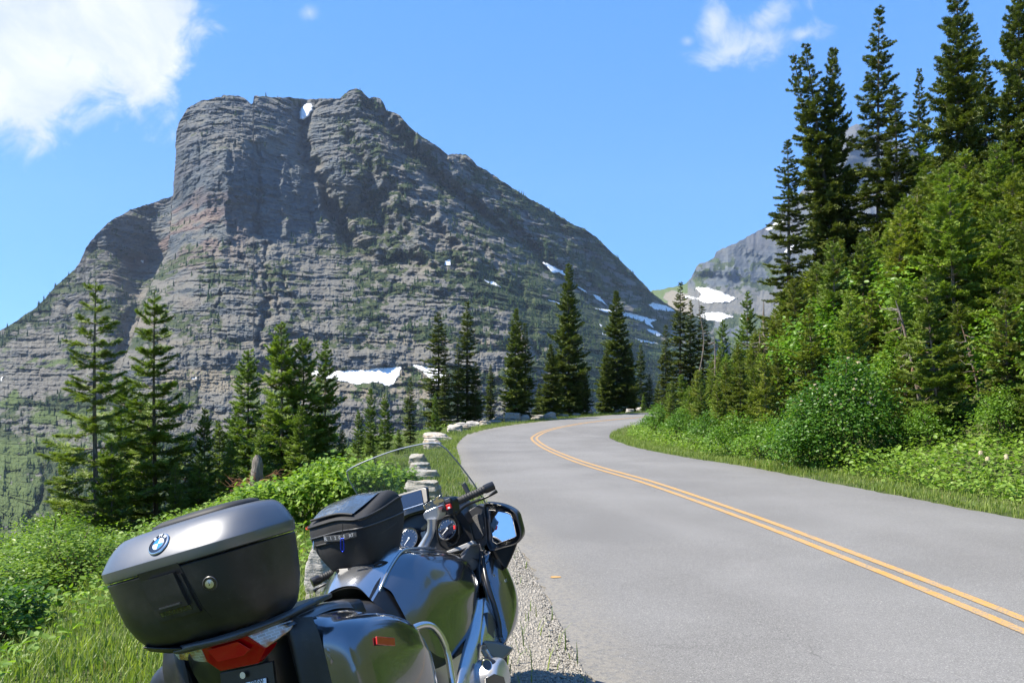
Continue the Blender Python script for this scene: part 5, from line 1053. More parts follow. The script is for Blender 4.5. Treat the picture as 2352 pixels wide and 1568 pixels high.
def loft(secs, n=4, m_=4, closed=False, caps=False):
    """smooth surface through sections (lists of 3D points, same count)"""
    S = []
    for s_ in secs:
        P = np.array(s_, float)
        if closed:
            Q = crom(np.vstack([P, P[:1], P[1:2]]), m_); k = m_ * len(P); Pp = np.vstack([P[-1:], P, P[:2]]); Q = crom(Pp, m_)[m_:m_ + k]
        else: Q = crom(P, m_)
        S.append(Q)
    S = np.array(S); nn2 = S.shape[1]
    T = crom(S.reshape(len(S), -1), n).reshape(-1, nn2, 3)
    if closed:
        nr = len(T); i = np.arange(nr - 1)[:, None] * nn2; j = np.arange(nn2)[None]
        F = np.stack([i + j, i + (j + 1) % nn2, i + nn2 + (j + 1) % nn2, i + nn2 + j], -1).reshape(-1, 4).tolist()
        if caps: F = F + [list(range(nn2))[::-1], [(nr - 1) * nn2 + q_ for q_ in range(nn2)]]
    else: F = grid_faces(len(T), nn2).tolist()
    return T.reshape(-1, 3), F
def crom_fix(): pass
def tube(name, pts, rad, mt, parent=None, k=14, n=8, ends=True):
    P = crom(pts, n); rr_ = np.interp(np.linspace(0, 1, len(P)), np.linspace(0, 1, len(rad)), rad) if hasattr(rad, '__len__') else np.full(len(P), rad)
    if ends: P = np.vstack([P[0], P, P[-1]]); P[0] -= (P[2] - P[1]) * .01; P[-1] += (P[-2] - P[-3]) * .01; rr_ = np.r_[rr_[0] * .02, rr_, rr_[-1] * .02]
    V, F = tubes([P], [rr_], k); return sharp(bm_(name, V, F, mt, parent), 50)
def prism(name, pts, off, mt, parent=None, bev=.004, shrink=None):
    """polygon with thickness: pts (n,3) front outline, off = vector to the back outline"""
    P = np.array(pts, float); Q = P + np.array(off, float)
    if shrink is not None: c_ = Q.mean(0); Q = c_ + (Q - c_) * shrink
    n = len(P); V = np.vstack([P, Q]); F = [list(range(n)), list(range(2 * n - 1, n - 1, -1))] + [[i, i + n, (i + 1) % n + n, (i + 1) % n] for i in range(n)]
    o = bm_(name, V, F, mt, parent, smooth=False)
    import bmesh
    b = bmesh.new(); b.from_mesh(o.data); bmesh.ops.recalc_face_normals(b, faces=b.faces[:]); b.to_mesh(o.data); b.free()
    if bev: bevel(o, bev, 3, 20)
    for p in o.data.polygons: p.use_smooth = bool(bev)
    if bev: o.modifiers[-1].harden_normals = True
    return o
def text_me(s_, size, extr=.0004):
    cu_ = bpy.data.curves.new('lettering', 'FONT'); cu_.body = s_; cu_.size = size; cu_.extrude = extr; cu_.align_x = 'CENTER'; cu_.align_y = 'CENTER'; o = bpy.data.objects.new('tmp', cu_); col.objects.link(o)
    dg = bpy.context.evaluated_depsgraph_get(); me = bpy.data.meshes.new_from_object(o.evaluated_get(dg)); bpy.data.objects.remove(o); return me
def frame_at(P, Xd, Nd):
    """matrix at bike point P with local x along Xd and z along Nd (bike-frame vectors)"""
    f_ = lambda a_: Vector((a_[0], -a_[1], a_[2])); z = f_(Nd).normalized(); x = f_(Xd); x = (x - z * x.dot(z)).normalized(); y = z.cross(x)
    p = f_(P); return Matrix(((x[0], y[0], z[0], p[0]), (x[1], y[1], z[1], p[1]), (x[2], y[2], z[2], p[2]), (0, 0, 0, 1)))
def put(me, name, Mx, mt, parent=None):
    o = bpy.data.objects.new(name, me); col.objects.link(o); o.parent = parent or bike; o.matrix_local = Mx
    if mt is not None: me.materials.clear(); me.materials.append(mt)
    return o

# --- top case
def ring(a_, r_, f_, w_, nexp=3.2, k=64, dw=0.0):
    th = np.arange(k) * 2 * np.pi / k; c_, s_ = np.cos(th), np.sin(th); cx = (r_ + f_) / 2; b_ = (f_ - r_) / 2
    u = cx + b_ * np.sign(c_) * np.abs(c_) ** (2 / nexp); v = a_ * np.sign(s_) * np.abs(s_) ** (2 / nexp)
    return np.stack([u, v, np.full(k, w_) + dw * (u - r_)], 1)
def rings_mesh(rs, capb=True, capt=True):
    V = np.vstack(rs); k = len(rs[0]); nr = len(rs); i = np.arange(nr - 1)[:, None] * k; j = np.arange(k)[None]
    F = np.stack([i + j, i + (j + 1) % k, i + k + (j + 1) % k, i + k + j], -1).reshape(-1, 4).tolist()
    if capb: F.append(list(range(k))[::-1])
    if capt: F.append([(nr - 1) * k + q_ for q_ in range(k)])
    return V, F
CV = -.012                                    # the case sits a little left of the centre plane
def cshift(V): V = np.array(V); V[:, 1] += CV; return V
NX = 2.75
base_prof = [(.15, -.34, -.15, .868), (.21, -.40, -.13, .872), (.238, -.440, -.12, .890), (.256, -.463, -.11, .925), (.272, -.482, -.10, .97), (.283, -.494, -.095, 1.03), (.290, -.502, -.09, 1.09), (.292, -.504, -.09, 1.101), (.288, -.500, -.092, 1.105)]
V, F = rings_mesh([ring(a_, r_, f_, w_, NX) for a_, r_, f_, w_ in base_prof]); case = bm_('top_case', cshift(V), F, K_black); sharp(case, 40)
case['label'] = 'hard black luggage case with satin grey lid behind the seat'
lid_prof = [(.288, -.500, -.092, 1.108), (.295, -.507, -.088, 1.112), (.297, -.509, -.086, 1.119), (.299, -.511, -.085, 1.140), (.298, -.509, -.086, 1.144), (.291, -.497, -.09, 1.160), (.281, -.479, -.097, 1.182), (.269, -.456, -.107, 1.202), (.256, -.437, -.117, 1.215), (.243, -.423, -.127, 1.222), (.21, -.39, -.15, 1.228), (.14, -.33, -.18, 1.232), (.05, -.27, -.22, 1.233)]
V, F = rings_mesh([ring(a_, r_, f_, w_, NX) for a_, r_, f_, w_ in lid_prof]); lid = bm_('lid', cshift(V), F, K_satin, case); sharp(lid, 24)
V, F = rings_mesh([ring(a_, r_, f_, w_, 2.4) for a_, r_, f_, w_ in [(.172, -.36, -.11, 1.218), (.178, -.365, -.105, 1.229), (.173, -.36, -.107, 1.239), (.153, -.335, -.12, 1.247), (.11, -.30, -.15, 1.251), (.03, -.25, -.20, 1.252)]])
bm_('backrest_pad', cshift(V), F, K_rub, case)
def interp_prof(prof, w_):
    p = np.array(prof); o_ = np.argsort(p[:, 3]); return [np.interp(w_, p[o_, 3], p[o_, i]) for i in range(3)]
def rear_u(v, w_):
    a_, r_, f_ = interp_prof(base_prof if w_ < 1.1065 else lid_prof, w_); vv = min(abs(v - CV) / a_, .999); b_ = (f_ - r_) / 2; return (r_ + f_) / 2 - b_ * (1 - vv ** NX) ** (1 / NX)
def patch(name, quad, off, mt, parent, n=10, skirt=.012, bev=True):
    """panel hugging the rear of the case; quad = (v,w) corners: top-left, top-right, bottom-right, bottom-left"""
    q_ = np.array(quad, float); t = np.linspace(0, 1, n); Vg = []
    for b_ in t:
        for a_ in t:
            p = (q_[0] * (1 - a_) + q_[1] * a_) * (1 - b_) + (q_[3] * (1 - a_) + q_[2] * a_) * b_; Vg.append((rear_u(p[0], p[1]) - off, p[0], p[1]))
    V = np.array(Vg); F = grid_faces(n, n).tolist(); rim = list(range(n)) + [i * n + n - 1 for i in range(1, n)] + [n * n - 1 - i for i in range(1, n)] + [i * n for i in range(n - 2, 0, -1)]
    V2 = V[rim] + [skirt, 0, 0]; b = len(V); V = np.vstack([V, V2]); m__ = len(rim); F += [[rim[i], b + i, b + (i + 1) % m__, rim[(i + 1) % m__]] for i in range(m__)]
    return sharp(bm_(name, V, F, mt, parent), 40)
patch('latch_panel', [(-.072, 1.114), (.075, 1.114), (.105, .935), (-.06, .935)], .0012, K_smooth, case)
patch('latch_frame', [(-.062, 1.082), (.078, 1.082), (.092, .962), (-.056, .962)], .0090, K_black, case)
patch('latch_handle', [(-.046, 1.090), (.064, 1.090), (.074, .990), (-.042, .990)], .020, K_black, case)
patch('handle_lip', [(-.022, 1.003), (.054, 1.004), (.055, .999), (-.021, .998)], .0235, K_grey, case)
patch('latch_pocket', [(-.036, .9885), (.072, .9885), (.074, .975), (-.036, .975)], .0100, K_blk, case)
def disc_me(name, r0, r1, z0, z1, k=40, a0=0, a1=2 * math.pi):
    th = np.linspace(a0, a1, k + 1); V = []; 
    for rad, z in ((r0, z0), (r1, z1)): V += [(rad * math.cos(t), rad * math.sin(t), z) for t in th]
    me = bpy.data.meshes.new(name); n = k + 1; me.from_pydata(V, [], [(i, i + n, i + 1 + n, i + 1) for i in range(k)]); me.update(); return me
def on_case(v, w_, off=.002):
    e_ = .01; u = rear_u(v, w_); du_v = (rear_u(v + e_, w_) - rear_u(v - e_, w_)) / (2 * e_); du_w = (rear_u(v, w_ + .006) - rear_u(v, w_ - .006)) / .012
    N = np.array([-1, du_v, du_w]); N /= np.linalg.norm(N); return np.array([u, v, w_]) + N * off, np.array([du_v, 1, 0]), N
# emblem: black ring with letters, blue and white quarters, bright rim
pb = L(361, 1251, u=-.49); P, Xd, N = on_case(pb[1], pb[2], .0015); Mx = frame_at(P, Xd, N); rb = .0335
roundel = put(disc_me('emblem', .0001, rb, .003, .003), 'emblem', Mx, K_blk, case)
def sub_put(me, name, mt, dz=0.0): o = bpy.data.objects.new(name, me); col.objects.link(o); o.parent = case; o.matrix_local = Mx @ Matrix.Translation((0, 0, dz)); me.materials.clear(); me.materials.append(mt); return o
sub_put(disc_me('rim', rb, rb + .0025, .0032, .0005), 'emblem_rim', K_tube); sub_put(disc_me('rim', rb + .0006, rb - .0022, .0032, .0046), 'emblem_rim', K_tube)
sub_put(disc_me('rim', rb * .62, rb * .57, .0033, .0042), 'emblem_rim', K_tube)
for q_ in range(4): sub_put(disc_me('quarter', .0001, rb * .58, .0040, .0036, 12, q_ * math.pi / 2, (q_ + 1) * math.pi / 2), 'emblem_quarter', K_wht if q_ % 2 == 0 else K_blue)
for ch, an in (('B', 132), ('M', 90), ('W', 48)):
    me = text_me(ch, .0165); o = sub_put(me, 'emblem_letter', K_wht); a_ = R(an); o.matrix_local = Mx @ Matrix.Translation((math.cos(a_) * rb * .79, math.sin(a_) * rb * .79, .0042)) @ Matrix.Rotation(a_ - math.pi / 2, 4, 'Z')
pk = L(474, 1342, u=-.495); P, Xd, N = on_case(pk[1], pk[2], .001); Mx = frame_at(P, Xd, N)
sub_put(disc_me('lock', .0001, .020, .001, .001), 'lock', K_blk); sub_put(disc_me('lock', .0215, .0195, .0, .0022), 'lock_ring', K_grey); sub_put(disc_me('lock', .0001, .0125, .006, .0045), 'lock_cylinder', K_tube); sub_put(disc_me('lock', .0125, .0125, .0045, .0), 'lock_cylinder', K_tube)
o = sub_put(text_me('I', .016), 'keyhole', K_blk, .0062)
prism('case_foot', [(-.43, -.20, .90), (-.44, -.13, .885), (-.44, -.05, .868), (-.41, -.03, .85), (-.40, -.13, .855), (-.40, -.20, .875)], (.16, 0, 0), K_black, case, .008)
# --- rack, tail and lights
prism('luggage_rack', [(-.40, -.06, .868), (-.415, .06, .868), (-.36, .17, .868), (-.10, .20, .868), (.02, .20, .868), (.02, -.17, .868), (-.12, -.20, .868)], (0, 0, -.016), K_grey, bev=.005)
V, F = loft([[(-.40, -.10, .874), (-.40, -.10, .872), (-.415, -.10, .858), (-.39, -.10, .846)]] * 1 + [[(-.435, 0, .876), (-.445, 0, .87), (-.44, 0, .858), (-.41, 0, .848)], [(-.42, .12, .876), (-.432, .12, .868), (-.428, .12, .858), (-.39, .12, .848)], [(-.33, .21, .878), (-.34, .22, .87), (-.335, .222, .862), (-.30, .2, .85)], [(-.15, .235, .88), (-.15, .245, .872), (-.15, .242, .862), (-.13, .22, .85)]], 6, 4); bm_('grab_rail', V, F, K_grey)
V, F = loft([[(-.33, -.13, .80), (-.33, -.1, .845), (-.34, .0, .86), (-.33, .1, .845), (-.33, .13, .80), (-.30, .10, .66), (-.30, 0, .62), (-.30, -.10, .66)], [(-.15, -.2, .80), (-.15, -.16, .85), (-.15, 0, .862), (-.15, .16, .85), (-.15, .20, .80), (-.15, .16, .6), (-.15, 0, .58), (-.15, -.16, .6)], [(.20, -.2, .76), (.2, -.15, .81), (.2, 0, .82), (.2, .15, .81), (.2, .2, .76), (.2, .16, .5), (.2, 0, .5), (.2, -.16, .5)]], 5, 4, closed=True, caps=True); bm_('tail_body', V, F, K_smooth)
V, F = loft([[(-.30, .15, .842), (-.30, .215, .845), (-.30, .235, .835)], [(-.2, .15, .850), (-.2, .225, .848), (-.2, .245, .832)], [(-.05, .13, .848), (-.05, .215, .843), (-.05, .235, .822)], [(.10, .12, .832), (.10, .19, .82), (.10, .21, .79)], [(.19, .10, .808), (.19, .15, .79), (.19, .17, .76)]], 6, 5); bm_('tail_cover', V, F, K_satin)
W_ = yflip
def lightpoly(name, pts, uu, mt, par, dep=.05):
    P = [L(x_, y_, u=u_) for (x_, y_), u_ in zip(pts, uu)]; return prism(name, P, (dep, 0, 0), mt, par, .004, .96)
tl = lightpoly('tail_light', [(457, 1480), (555.5, 1453), (610, 1488), (593, 1523), (505, 1541), (476, 1520)], [-.375, -.375, -.345, -.345, -.36, -.36], K_red, bike, .07)
lightpoly('indicator', [(399, 1500), (457, 1480), (476, 1521), (411, 1515)], [-.29, -.373, -.356, -.29], K_lens, tl, .05)
lightpoly('indicator', [(555.5, 1453), (671, 1423), (674, 1441), (610, 1488)], [-.373, -.27, -.27, -.343], K_lens, tl, .05)
lightpoly('reflector_panel', [(475, 1492), (545, 1472), (575, 1490), (560, 1505), (500, 1520)], [-.3785, -.3785, -.366, -.366, -.374], pmat('red_lens_inner', (.50, .004, .008), .12, coat=.5, spec=.2), tl, .004)
prism('number_plate', [L(520, 1578, u=-.335), L(610, 1556, u=-.335), L(616, 1640, u=-.36), L(528, 1660, u=-.36)], (.004, 0, 0), K_wht, bev=.001)
pl_ = text_me('BMW', .020); put(pl_, 'plate_lettering', frame_at(L(590, 1566.5, u=-.341), (0, 1, 0), (-1, 0, 0)), K_blk)
prism('plate_holder', [L(505, 1545, u=-.325), L(625, 1518, u=-.325), L(635, 1600, u=-.335), L(512, 1640, u=-.335)], (.012, 0, 0), K_smooth, bev=.002)
Mx = frame_at(L(557, 1550, u=-.338), (0, 1, 0), (-1, 0, .1)); put(disc_me('lock', .0001, .010, .0, .0), 'tail_lock', Mx, K_tube)
# --- panniers
def pannier(sg, name, lb):
    secs = []
    for u, T, O, Bt in [(-.262, .70, .350, .50), (-.258, .765, .385, .42), (-.235, .80, .408, .36), (-.18, .808, .425, .33), (-.08, .795, .432, .31), (.02, .772, .434, .30), (.10, .738, .430, .30), (.16, .700, .420, .31), (.20, .652, .405, .34), (.222, .59, .385, .40), (.228, .55, .36, .46)]:
        i_ = .215 + (.09 if u in (-.262, .228) else 0); h = T - Bt
        secs.append([(u, i_, T - .012 if O > .37 else T), (u, (i_ + O) / 2, T - .004 if O > .37 else T), (u, O - .045, T - .02), (u, O - .012, T - .052 * min(1, h / .4)), (u, O, T - .11 * min(1, h / .4)), (u, O + .003, T - .35 * h), (u, O - .003, T - .6 * h), (u, O - .02, Bt + .10 * h), (u, O - .07, Bt), (u, i_, Bt)])
    V, F = loft(secs, 4, 4, closed=True, caps=True); V = V * [1, sg, 1]
    if sg < 0: F = [f[::-1] for f in F]
    p = bm_(name, V, F, K_graph if sg > 0 else K_black); p['label'] = lb
    Vb, Fb = loft([[(-.275, .20, .55), (-.272, .20, .84), (-.262, .225, .852), (-.255, .29, .842)], [(-.285, .20, .55), (-.285, .22, .74), (-.275, .25, .77), (-.262, .305, .76)], [(-.285, .20, .45), (-.285, .22, .50), (-.27, .25, .52), (-.262, .30, .50)], [(-.27, .20, .35), (-.27, .22, .36), (-.262, .25, .37), (-.262, .30, .37)]], 4, 4)
    Vb = Vb * [1, sg, 1]; Fb = [f[::-1] for f in Fb] if sg < 0 else Fb; bm_('inner_shell', Vb, Fb, K_black, p)
    sm = [(u + .0, O + .0045, T - .155) for u, T, O in [(-.235, .80, .408), (-.1, .797, .431), (.0, .777, .434), (.1, .738, .430), (.16, .70, .42), (.205, .652, .402)]]
    return p
pr_ = pannier(1, 'pannier', 'glossy graphite side case on the right')
pannier(-1, 'pannier', 'black dusty side case on the left')
rp_ = [L(865.5, 1460, v=.4335), L(907, 1463, v=.4345), L(908.5, 1482.5, v=.4355), L(867, 1479, v=.4345)]; prism('side_reflector', rp_, (0, -.006, 0), K_refl, pr_, .002)
# --- seat
V, F = loft([[(.02, -.19, .74), (.02, -.15, .80), (.02, 0, .815), (.02, .15, .80), (.02, .19, .74)], [(.22, -.19, .70), (.22, -.14, .775), (.22, 0, .795), (.22, .14, .775), (.22, .19, .70)], [(.38, -.19, .63), (.38, -.13, .745), (.38, 0, .775), (.38, .13, .745), (.38, .19, .63)], [(.50, -.17, .58), (.50, -.11, .72), (.50, 0, .765), (.50, .11, .72), (.50, .17, .58)], [(.57, -.15, .55), (.57, -.09, .68), (.565, 0, .74), (.57, .09, .68), (.57, .17, .57)], [(.61, -.13, .52), (.60, -.07, .62), (.59, 0, .66), (.60, .09, .62), (.625, .17, .55)]], 7, 7); bm_('seat', V, F, K_seat)
# --- tank, covers and side panels
TS = [(.40, [(0, .83), (.07, .815), (.115, .76), (.145, .70), (.17, .58), (.18, .47)]), (.47, [(0, .868), (.08, .852), (.130, .800), (.165, .72), (.195, .60), (.2, .44)]), (.56, [(0, .90), (.09, .888), (.146, .853), (.20, .77), (.235, .64), (.235, .42)]),
      (.66, [(0, .925), (.09, .915), (.155, .888), (.225, .815), (.262, .68), (.262, .42)]), (.80, [(0, .905), (.09, .895), (.165, .862), (.243, .80), (.288, .67), (.282, .43)]), (.93, [(0, .87), (.10, .86), (.175, .835), (.255, .775), (.296, .64), (.288, .50)]), (1.03, [(0, .83), (.10, .825), (.18, .81), (.255, .745), (.285, .63), (.282, .56)]), (1.06, [(0, .80), (.10, .80), (.17, .79), (.23, .735), (.26, .63), (.26, .58)])]
full = [[(u, -v, w_) for v, w_ in pr[::-1]] + [(u, v, w_) for v, w_ in pr[1:]] for u, pr in TS]
V, F = loft(full, 5, 5); bm_('tank', V, F, K_smooth)
tc_ = [[(u, -pr[2][0], pr[2][1] + .004), (u, -pr[1][0], pr[1][1] + .008), (u, 0, pr[0][1] + .009), (u, pr[1][0], pr[1][1] + .008), (u, pr[2][0] - .004, pr[2][1] + .006), (u, pr[2][0] + .003, pr[2][1] - .004)] for u, pr in TS[:-1]]
V, F = loft(tc_, 6, 6); bm_('tank_cover', V, F, K_silver)
def side_panel(sg):
    secs = []
    for u, pr in TS[1:]:
        a_, b_, c_, d_ = pr[2], pr[3], pr[4], pr[5]; lowv = {.47: .60, .56: .47, .66: .425, .80: .435, .93: .50, 1.03: .60, 1.06: .64}[u]
        tpw = {.47: .0, .56: .0, .66: .0, .80: .0, .93: -.004, 1.03: -.012, 1.06: -.03}[u]
        pts = [(u, a_[0] + .006, a_[1] - .004 + tpw), (u, a_[0] * .45 + b_[0] * .55 + .018, a_[1] * .5 + b_[1] * .5 + tpw + .006), (u, b_[0] + .016, b_[1] + .0), (u, (b_[0] + c_[0]) / 2 + .017, (b_[1] + c_[1]) / 2), (u, c_[0] + .012, c_[1]), (u, (c_[0] + d_[0]) / 2 + .008, max((c_[1] + lowv) / 2, lowv)), (u, d_[0] + .002, lowv)]
        secs.append(pts)
    V, F = loft(secs, 6, 6); V = V * [1, sg, 1]; F = F if sg > 0 else [f[::-1] for f in F]; return bm_('side_panel', V, F, K_graph)
side_panel(1); side_panel(-1)
tube('trim_strip', [(.44, .119, .760), (.475, .136, .803), (.56, .150, .856), (.66, .160, .892), (.75, .168, .885), (.86, .172, .862), (.94, .178, .842)], .0055, K_silver)
# --- front body: column, fairing shells, pod
def strip(name, A, B, mt, bulge=(0, .012, 0), n=6, par=None, back=(0, -.02, 0)):
    secs = []
    for a_, b_ in zip(A, B): a_, b_ = np.array(a_), np.array(b_); c_ = (a_ + b_) / 2 + np.array(bulge); secs.append([a_ + np.array(back), a_, c_, b_, b_ + np.array(back)])
    V, F = loft(secs, n, 5); return bm_(name, V, F, mt, par)
strip('column_cover', [L(1097, 1378, v=.295), L(1086, 1440, v=.30), L(1070, 1500, v=.31), L(1055, 1570, v=.315), L(1047, 1640, v=.31)], [L(1113, 1371, v=.305), L(1111, 1440, v=.318), L(1104, 1500, v=.325), L(1099, 1570, v=.33), L(1096, 1640, v=.325)], K_silver)
FL = [(1112, 1262, .30), (1113, 1300, .315), (1119, 1345, .33), (1131, 1390, .34), (1142, 1430, .345), (1148, 1462, .345), (1150, 1480, .34)]
FM = [(1127, 1268, .335), (1136, 1304, .352), (1148, 1350, .368), (1158, 1398, .376), (1162, 1437, .376), (1158, 1464, .366), (1152, 1481, .35)]
FR = [(1140, 1284, .352), (1160, 1318, .372), (1177, 1362, .388), (1183, 1402, .392), (1178, 1440, .388), (1165, 1468, .374), (1155, 1482, .352)]
def fairing(sg):
    secs = []
    for l_, m__, r__ in zip(FL, FM, FR):
        a_, b_, c_ = L(l_[0], l_[1], v=l_[2]), L(m__[0], m__[1], v=m__[2]), L(r__[0], r__[1], v=r__[2]); d_ = c_ + [.10, -.015, 0]; e1 = c_ + [.24, -.10, .0]; f1 = c_ + [.33, -.24, .01]
        secs.append([a_ - [0, .02, 0], a_, b_, c_, d_, e1, f1])
    V, F = loft(secs, 6, 6); V = V * [1, sg, 1]; F = F if sg > 0 else [f[::-1] for f in F]; return bm_('fairing', V, F, K_graph)
fr1 = fairing(1); fairing(-1)
tube('fairing_trim', [L(x_ - 4, y_, v=v_ + .004) for x_, y_, v_ in [(1112, 1268, .30), (1117, 1310, .315), (1126, 1350, .33), (1139, 1392, .34), (1149, 1430, .345), (1153, 1462, .345)]], [.006, .010, .012, .013, .013, .010], K_smooth)
strip('lower_panel', [L(1114, 1372, v=.308), L(1113, 1410, v=.32), L(1110, 1450, v=.33), L(1108, 1480, v=.33)], [L(1124, 1372, v=.325), L(1136, 1410, v=.335), L(1146, 1450, v=.34), L(1152, 1478, v=.34)], K_silver, (0, .004, 0))
prism('vent', [L(1120, 1404, v=.337), L(1131, 1412, v=.339), L(1143, 1440, v=.341), L(1146, 1464, v=.341), L(1134, 1466, v=.341), L(1120, 1452, v=.337)], (0, -.02, 0), K_grey, bev=.004)
prism('cylinder_shield', [L(1108, 1470, v=.35), L(1140, 1474, v=.37), L(1178, 1489, v=.40), L(1168, 1502, v=.40), L(1153, 1515, v=.39), L(1128, 1507, v=.36)], (.05, -.01, -.01), K_satin, bev=.008)
for sg in (1, -1):
    cc_ = L(1148, 1552, v=.40); secs = []
    for dv, sc_ in ((-.16, .9), (-.09, 1.0), (-.03, 1.0), (.0, .93), (.018, .78), (.026, .4)):
        c0 = cc_ + [0, dv, 0]; secs.append([c0 + np.array([x_ * .085 * sc_, 0, z_ * .075 * sc_]) for x_, z_ in [(-1, -.3), (-.95, .45), (-.55, .92), (.1, 1), (.75, .8), (1.05, .2), (.9, -.6), (.3, -1), (-.5, -.95)]])
    V, F = loft(secs, 4, 5, closed=True, caps=True); V = V * [1, sg, 1]; F = F if sg > 0 else [f[::-1] for f in F]; cy = bm_('cylinder_head', V, F, K_alu)
    if sg > 0:
        prism('plug_cover', [L(1117, 1556, v=.428), L(1137, 1546, v=.43), L(1158, 1553, v=.43), L(1163, 1572, v=.428), L(1140, 1585, v=.43), L(1118, 1578, v=.43)], (0, -.012, 0), K_smooth, cy, .004)
        tube('intake_pipe', [L(1113, 1520, v=.36), L(1127, 1527, v=.385), L(1140, 1534, v=.392)], .026, K_smooth)
        Mx = frame_at(L(1119, 1526, v=.40), (1, 0, 0), (-.5, .9, .3)); put(disc_me('d', .0001, .02, .0, .0), 'pipe_mouth', Mx, K_blk, cy); put(disc_me('d', .020, .023, .0, .001), 'pipe_ring', Mx, K_tube, cy)
prism('fairing_pod', [L(1057, 1284, v=.262), L(1069, 1266, v=.266), L(1080, 1248, v=.27), L(1101, 1245, v=.275), L(1109, 1262, v=.283), L(1104, 1300, v=.283), L(1088, 1310, v=.275), L(1070, 1300, v=.268)], (.05, -.05, -.01), K_satin if False else pmat('mid_grey_panel', (.13, .13, .135), .35, .3, dust=.04), bev=.010)
prism('fairing_pod', [L(1101, 1245, v=.285), L(1113, 1254, v=.293), L(1120, 1275, v=.30), L(1116, 1330, v=.31), L(1104, 1340, v=.30), L(1100, 1300, v=.292), L(1106, 1262, v=.289)], (.04, -.05, -.01), K_grey, bev=.008)
sp_ = L(1133, 1320.8, v=.362); Mx = frame_at(sp_ + [-.004, .006, 0], (.9, .25, .1), (-.35, .92, .15)); fb = put(disc_me('b', .0001, .0095, 0, 0, 4, R(45), R(405)), 'badge', Mx, K_grp, fr1); o = put(text_me('R', .015), 'badge_lettering', Mx @ Matrix.Translation((0, 0, .0012)), K_blk, fr1)
sp_ = L(1160, 1333, v=.383); Mx = frame_at(sp_ + [-.004, .006, 0], (.95, .1, .05), (-.3, .94, .1)); put(text_me('RT', .018), 'badge_lettering', Mx, K_grp, fr1)
# --- mirrors
def mirror(sg):
    outl = [(1101, 1160), (1130, 1159), (1160, 1166), (1183, 1179), (1194, 1200), (1203, 1222), (1202, 1234), (1190, 1246), (1160, 1255), (1134, 1262), (1120, 1245), (1113, 1215), (1106, 1185)]
    f0 = np.array([L(x_, y_, u=1.165) for x_, y_ in outl]); c0 = f0.mean(0); f0[:, 0] += (f0[:, 2] - c0[2]) * .46 - (f0[:, 1] - c0[1]) * .10; secs = []
    for du, sc_ in ((.012, .86), (0, .93), (-.004, .97), (.004, 1.0), (.03, 1.0), (.075, .93), (.115, .72), (.13, .35)): secs.append((c0 + (f0 - c0) * sc_ + [du, 0, 0]))
    V, F = loft(secs, 3, 3, closed=True, caps=True); V = V * [1, sg, 1]; F = F if sg > 0 else [f[::-1] for f in F]; h_ = bm_('mirror', V, F, K_smooth)
    gl_ = np.array([L(x_, y_, u=1.158) for x_, y_ in [(1118, 1175), (1140, 1175.5), (1162, 1178.5), (1171, 1182), (1178, 1192), (1191, 1226), (1187, 1230), (1147, 1245), (1137, 1240), (1127, 1210)]])
    c1 = gl_.mean(0); n_ = np.array([-1, -.10, .46]); n_ /= np.linalg.norm(n_)
    gl_[:, 0] = c1[0] - ((gl_[:, 1] - c1[1]) * n_[1] + (gl_[:, 2] - c1[2]) * n_[2]) / n_[0] - .004
    V = gl_ * [1, sg, 1]; F = [list(range(len(V)))]; F = F if sg > 0 else [F[0][::-1]]; g_ = bm_('mirror_glass', V, F, K_chrome, h_, smooth=False)
    rim = np.vstack([gl_, gl_[:1]]); rim = c1 + (rim - c1) * 1.03; Vt, Ft = tubes([rim * [1, sg, 1]], [np.full(len(rim), .0035)], 8); bm_('glass_rim', Vt, Ft, K_smooth, h_)
    P = [L(x_, y_, u=1.19) for x_, y_ in [(1126, 1256), (1160, 1254), (1190, 1245), (1178, 1276), (1163, 1307), (1150, 1298), (1136, 1280)]]; P = [p * [1, sg, 1] for p in P]; prism('mirror_foot', P, (.10, -.05 * sg, -.01), K_smooth, bev=.008)
    P = [L(x_, y_, u=1.205) for x_, y_ in [(1063, 1180), (1098, 1158), (1112, 1162), (1124, 1245), (1104, 1262), (1062, 1262)]]; P = [p * [1, sg, 1] for p in P]; prism('inner_panel', P, (.07, -.01 * sg, 0), K_grey, bev=.006)
    P = [L(x_, y_, u=1.195) for x_, y_ in [(1066, 1206), (1090, 1182), (1108, 1179), (1116, 1222), (1106, 1238), (1069, 1241), (1064, 1228)]]; P = [p * [1, sg, 1] for p in P]; prism('speaker_grille', P, (.02, 0, 0), K_mesh, bev=.004)
mirror(1); mirror(-1)
# --- cockpit
GC = .056                                     # the cockpit's middle
def gpt(u, v, w_): return np.array([u, v + GC, w_])
V, F = loft([[gpt(1.12, -.30, .86), gpt(1.13, -.24, .96), gpt(1.14, -.12, 1.01), gpt(1.14, 0, 1.02), gpt(1.14, .12, 1.01), gpt(1.13, .19, .985), gpt(1.14, .23, .90)], [gpt(1.24, -.30, .88), gpt(1.24, -.25, .99), gpt(1.24, -.12, 1.045), gpt(1.24, 0, 1.05), gpt(1.24, .12, 1.045), gpt(1.24, .19, 1.01), gpt(1.24, .23, .90)], [gpt(1.40, -.28, .88), gpt(1.40, -.22, .97), gpt(1.40, -.12, .99), gpt(1.40, 0, 1.0), gpt(1.4, .12, .99), gpt(1.4, .18, .97), gpt(1.4, .22, .88)]], 6, 6); bm_('dash_cowl', V, F, K_smooth)
prism('dash_panel', [gpt(1.175, -.25, .80), gpt(1.185, -.25, .95), gpt(1.20, -.10, 1.005), gpt(1.20, .10, 1.005), gpt(1.195, .21, .97), gpt(1.18, .21, .79), gpt(1.14, .1, .76), gpt(1.14, -.1, .76)], (.03, 0, 0), K_smooth, bev=.004)
GN = np.array([-.93, -.05, .36]); GN /= np.linalg.norm(GN)
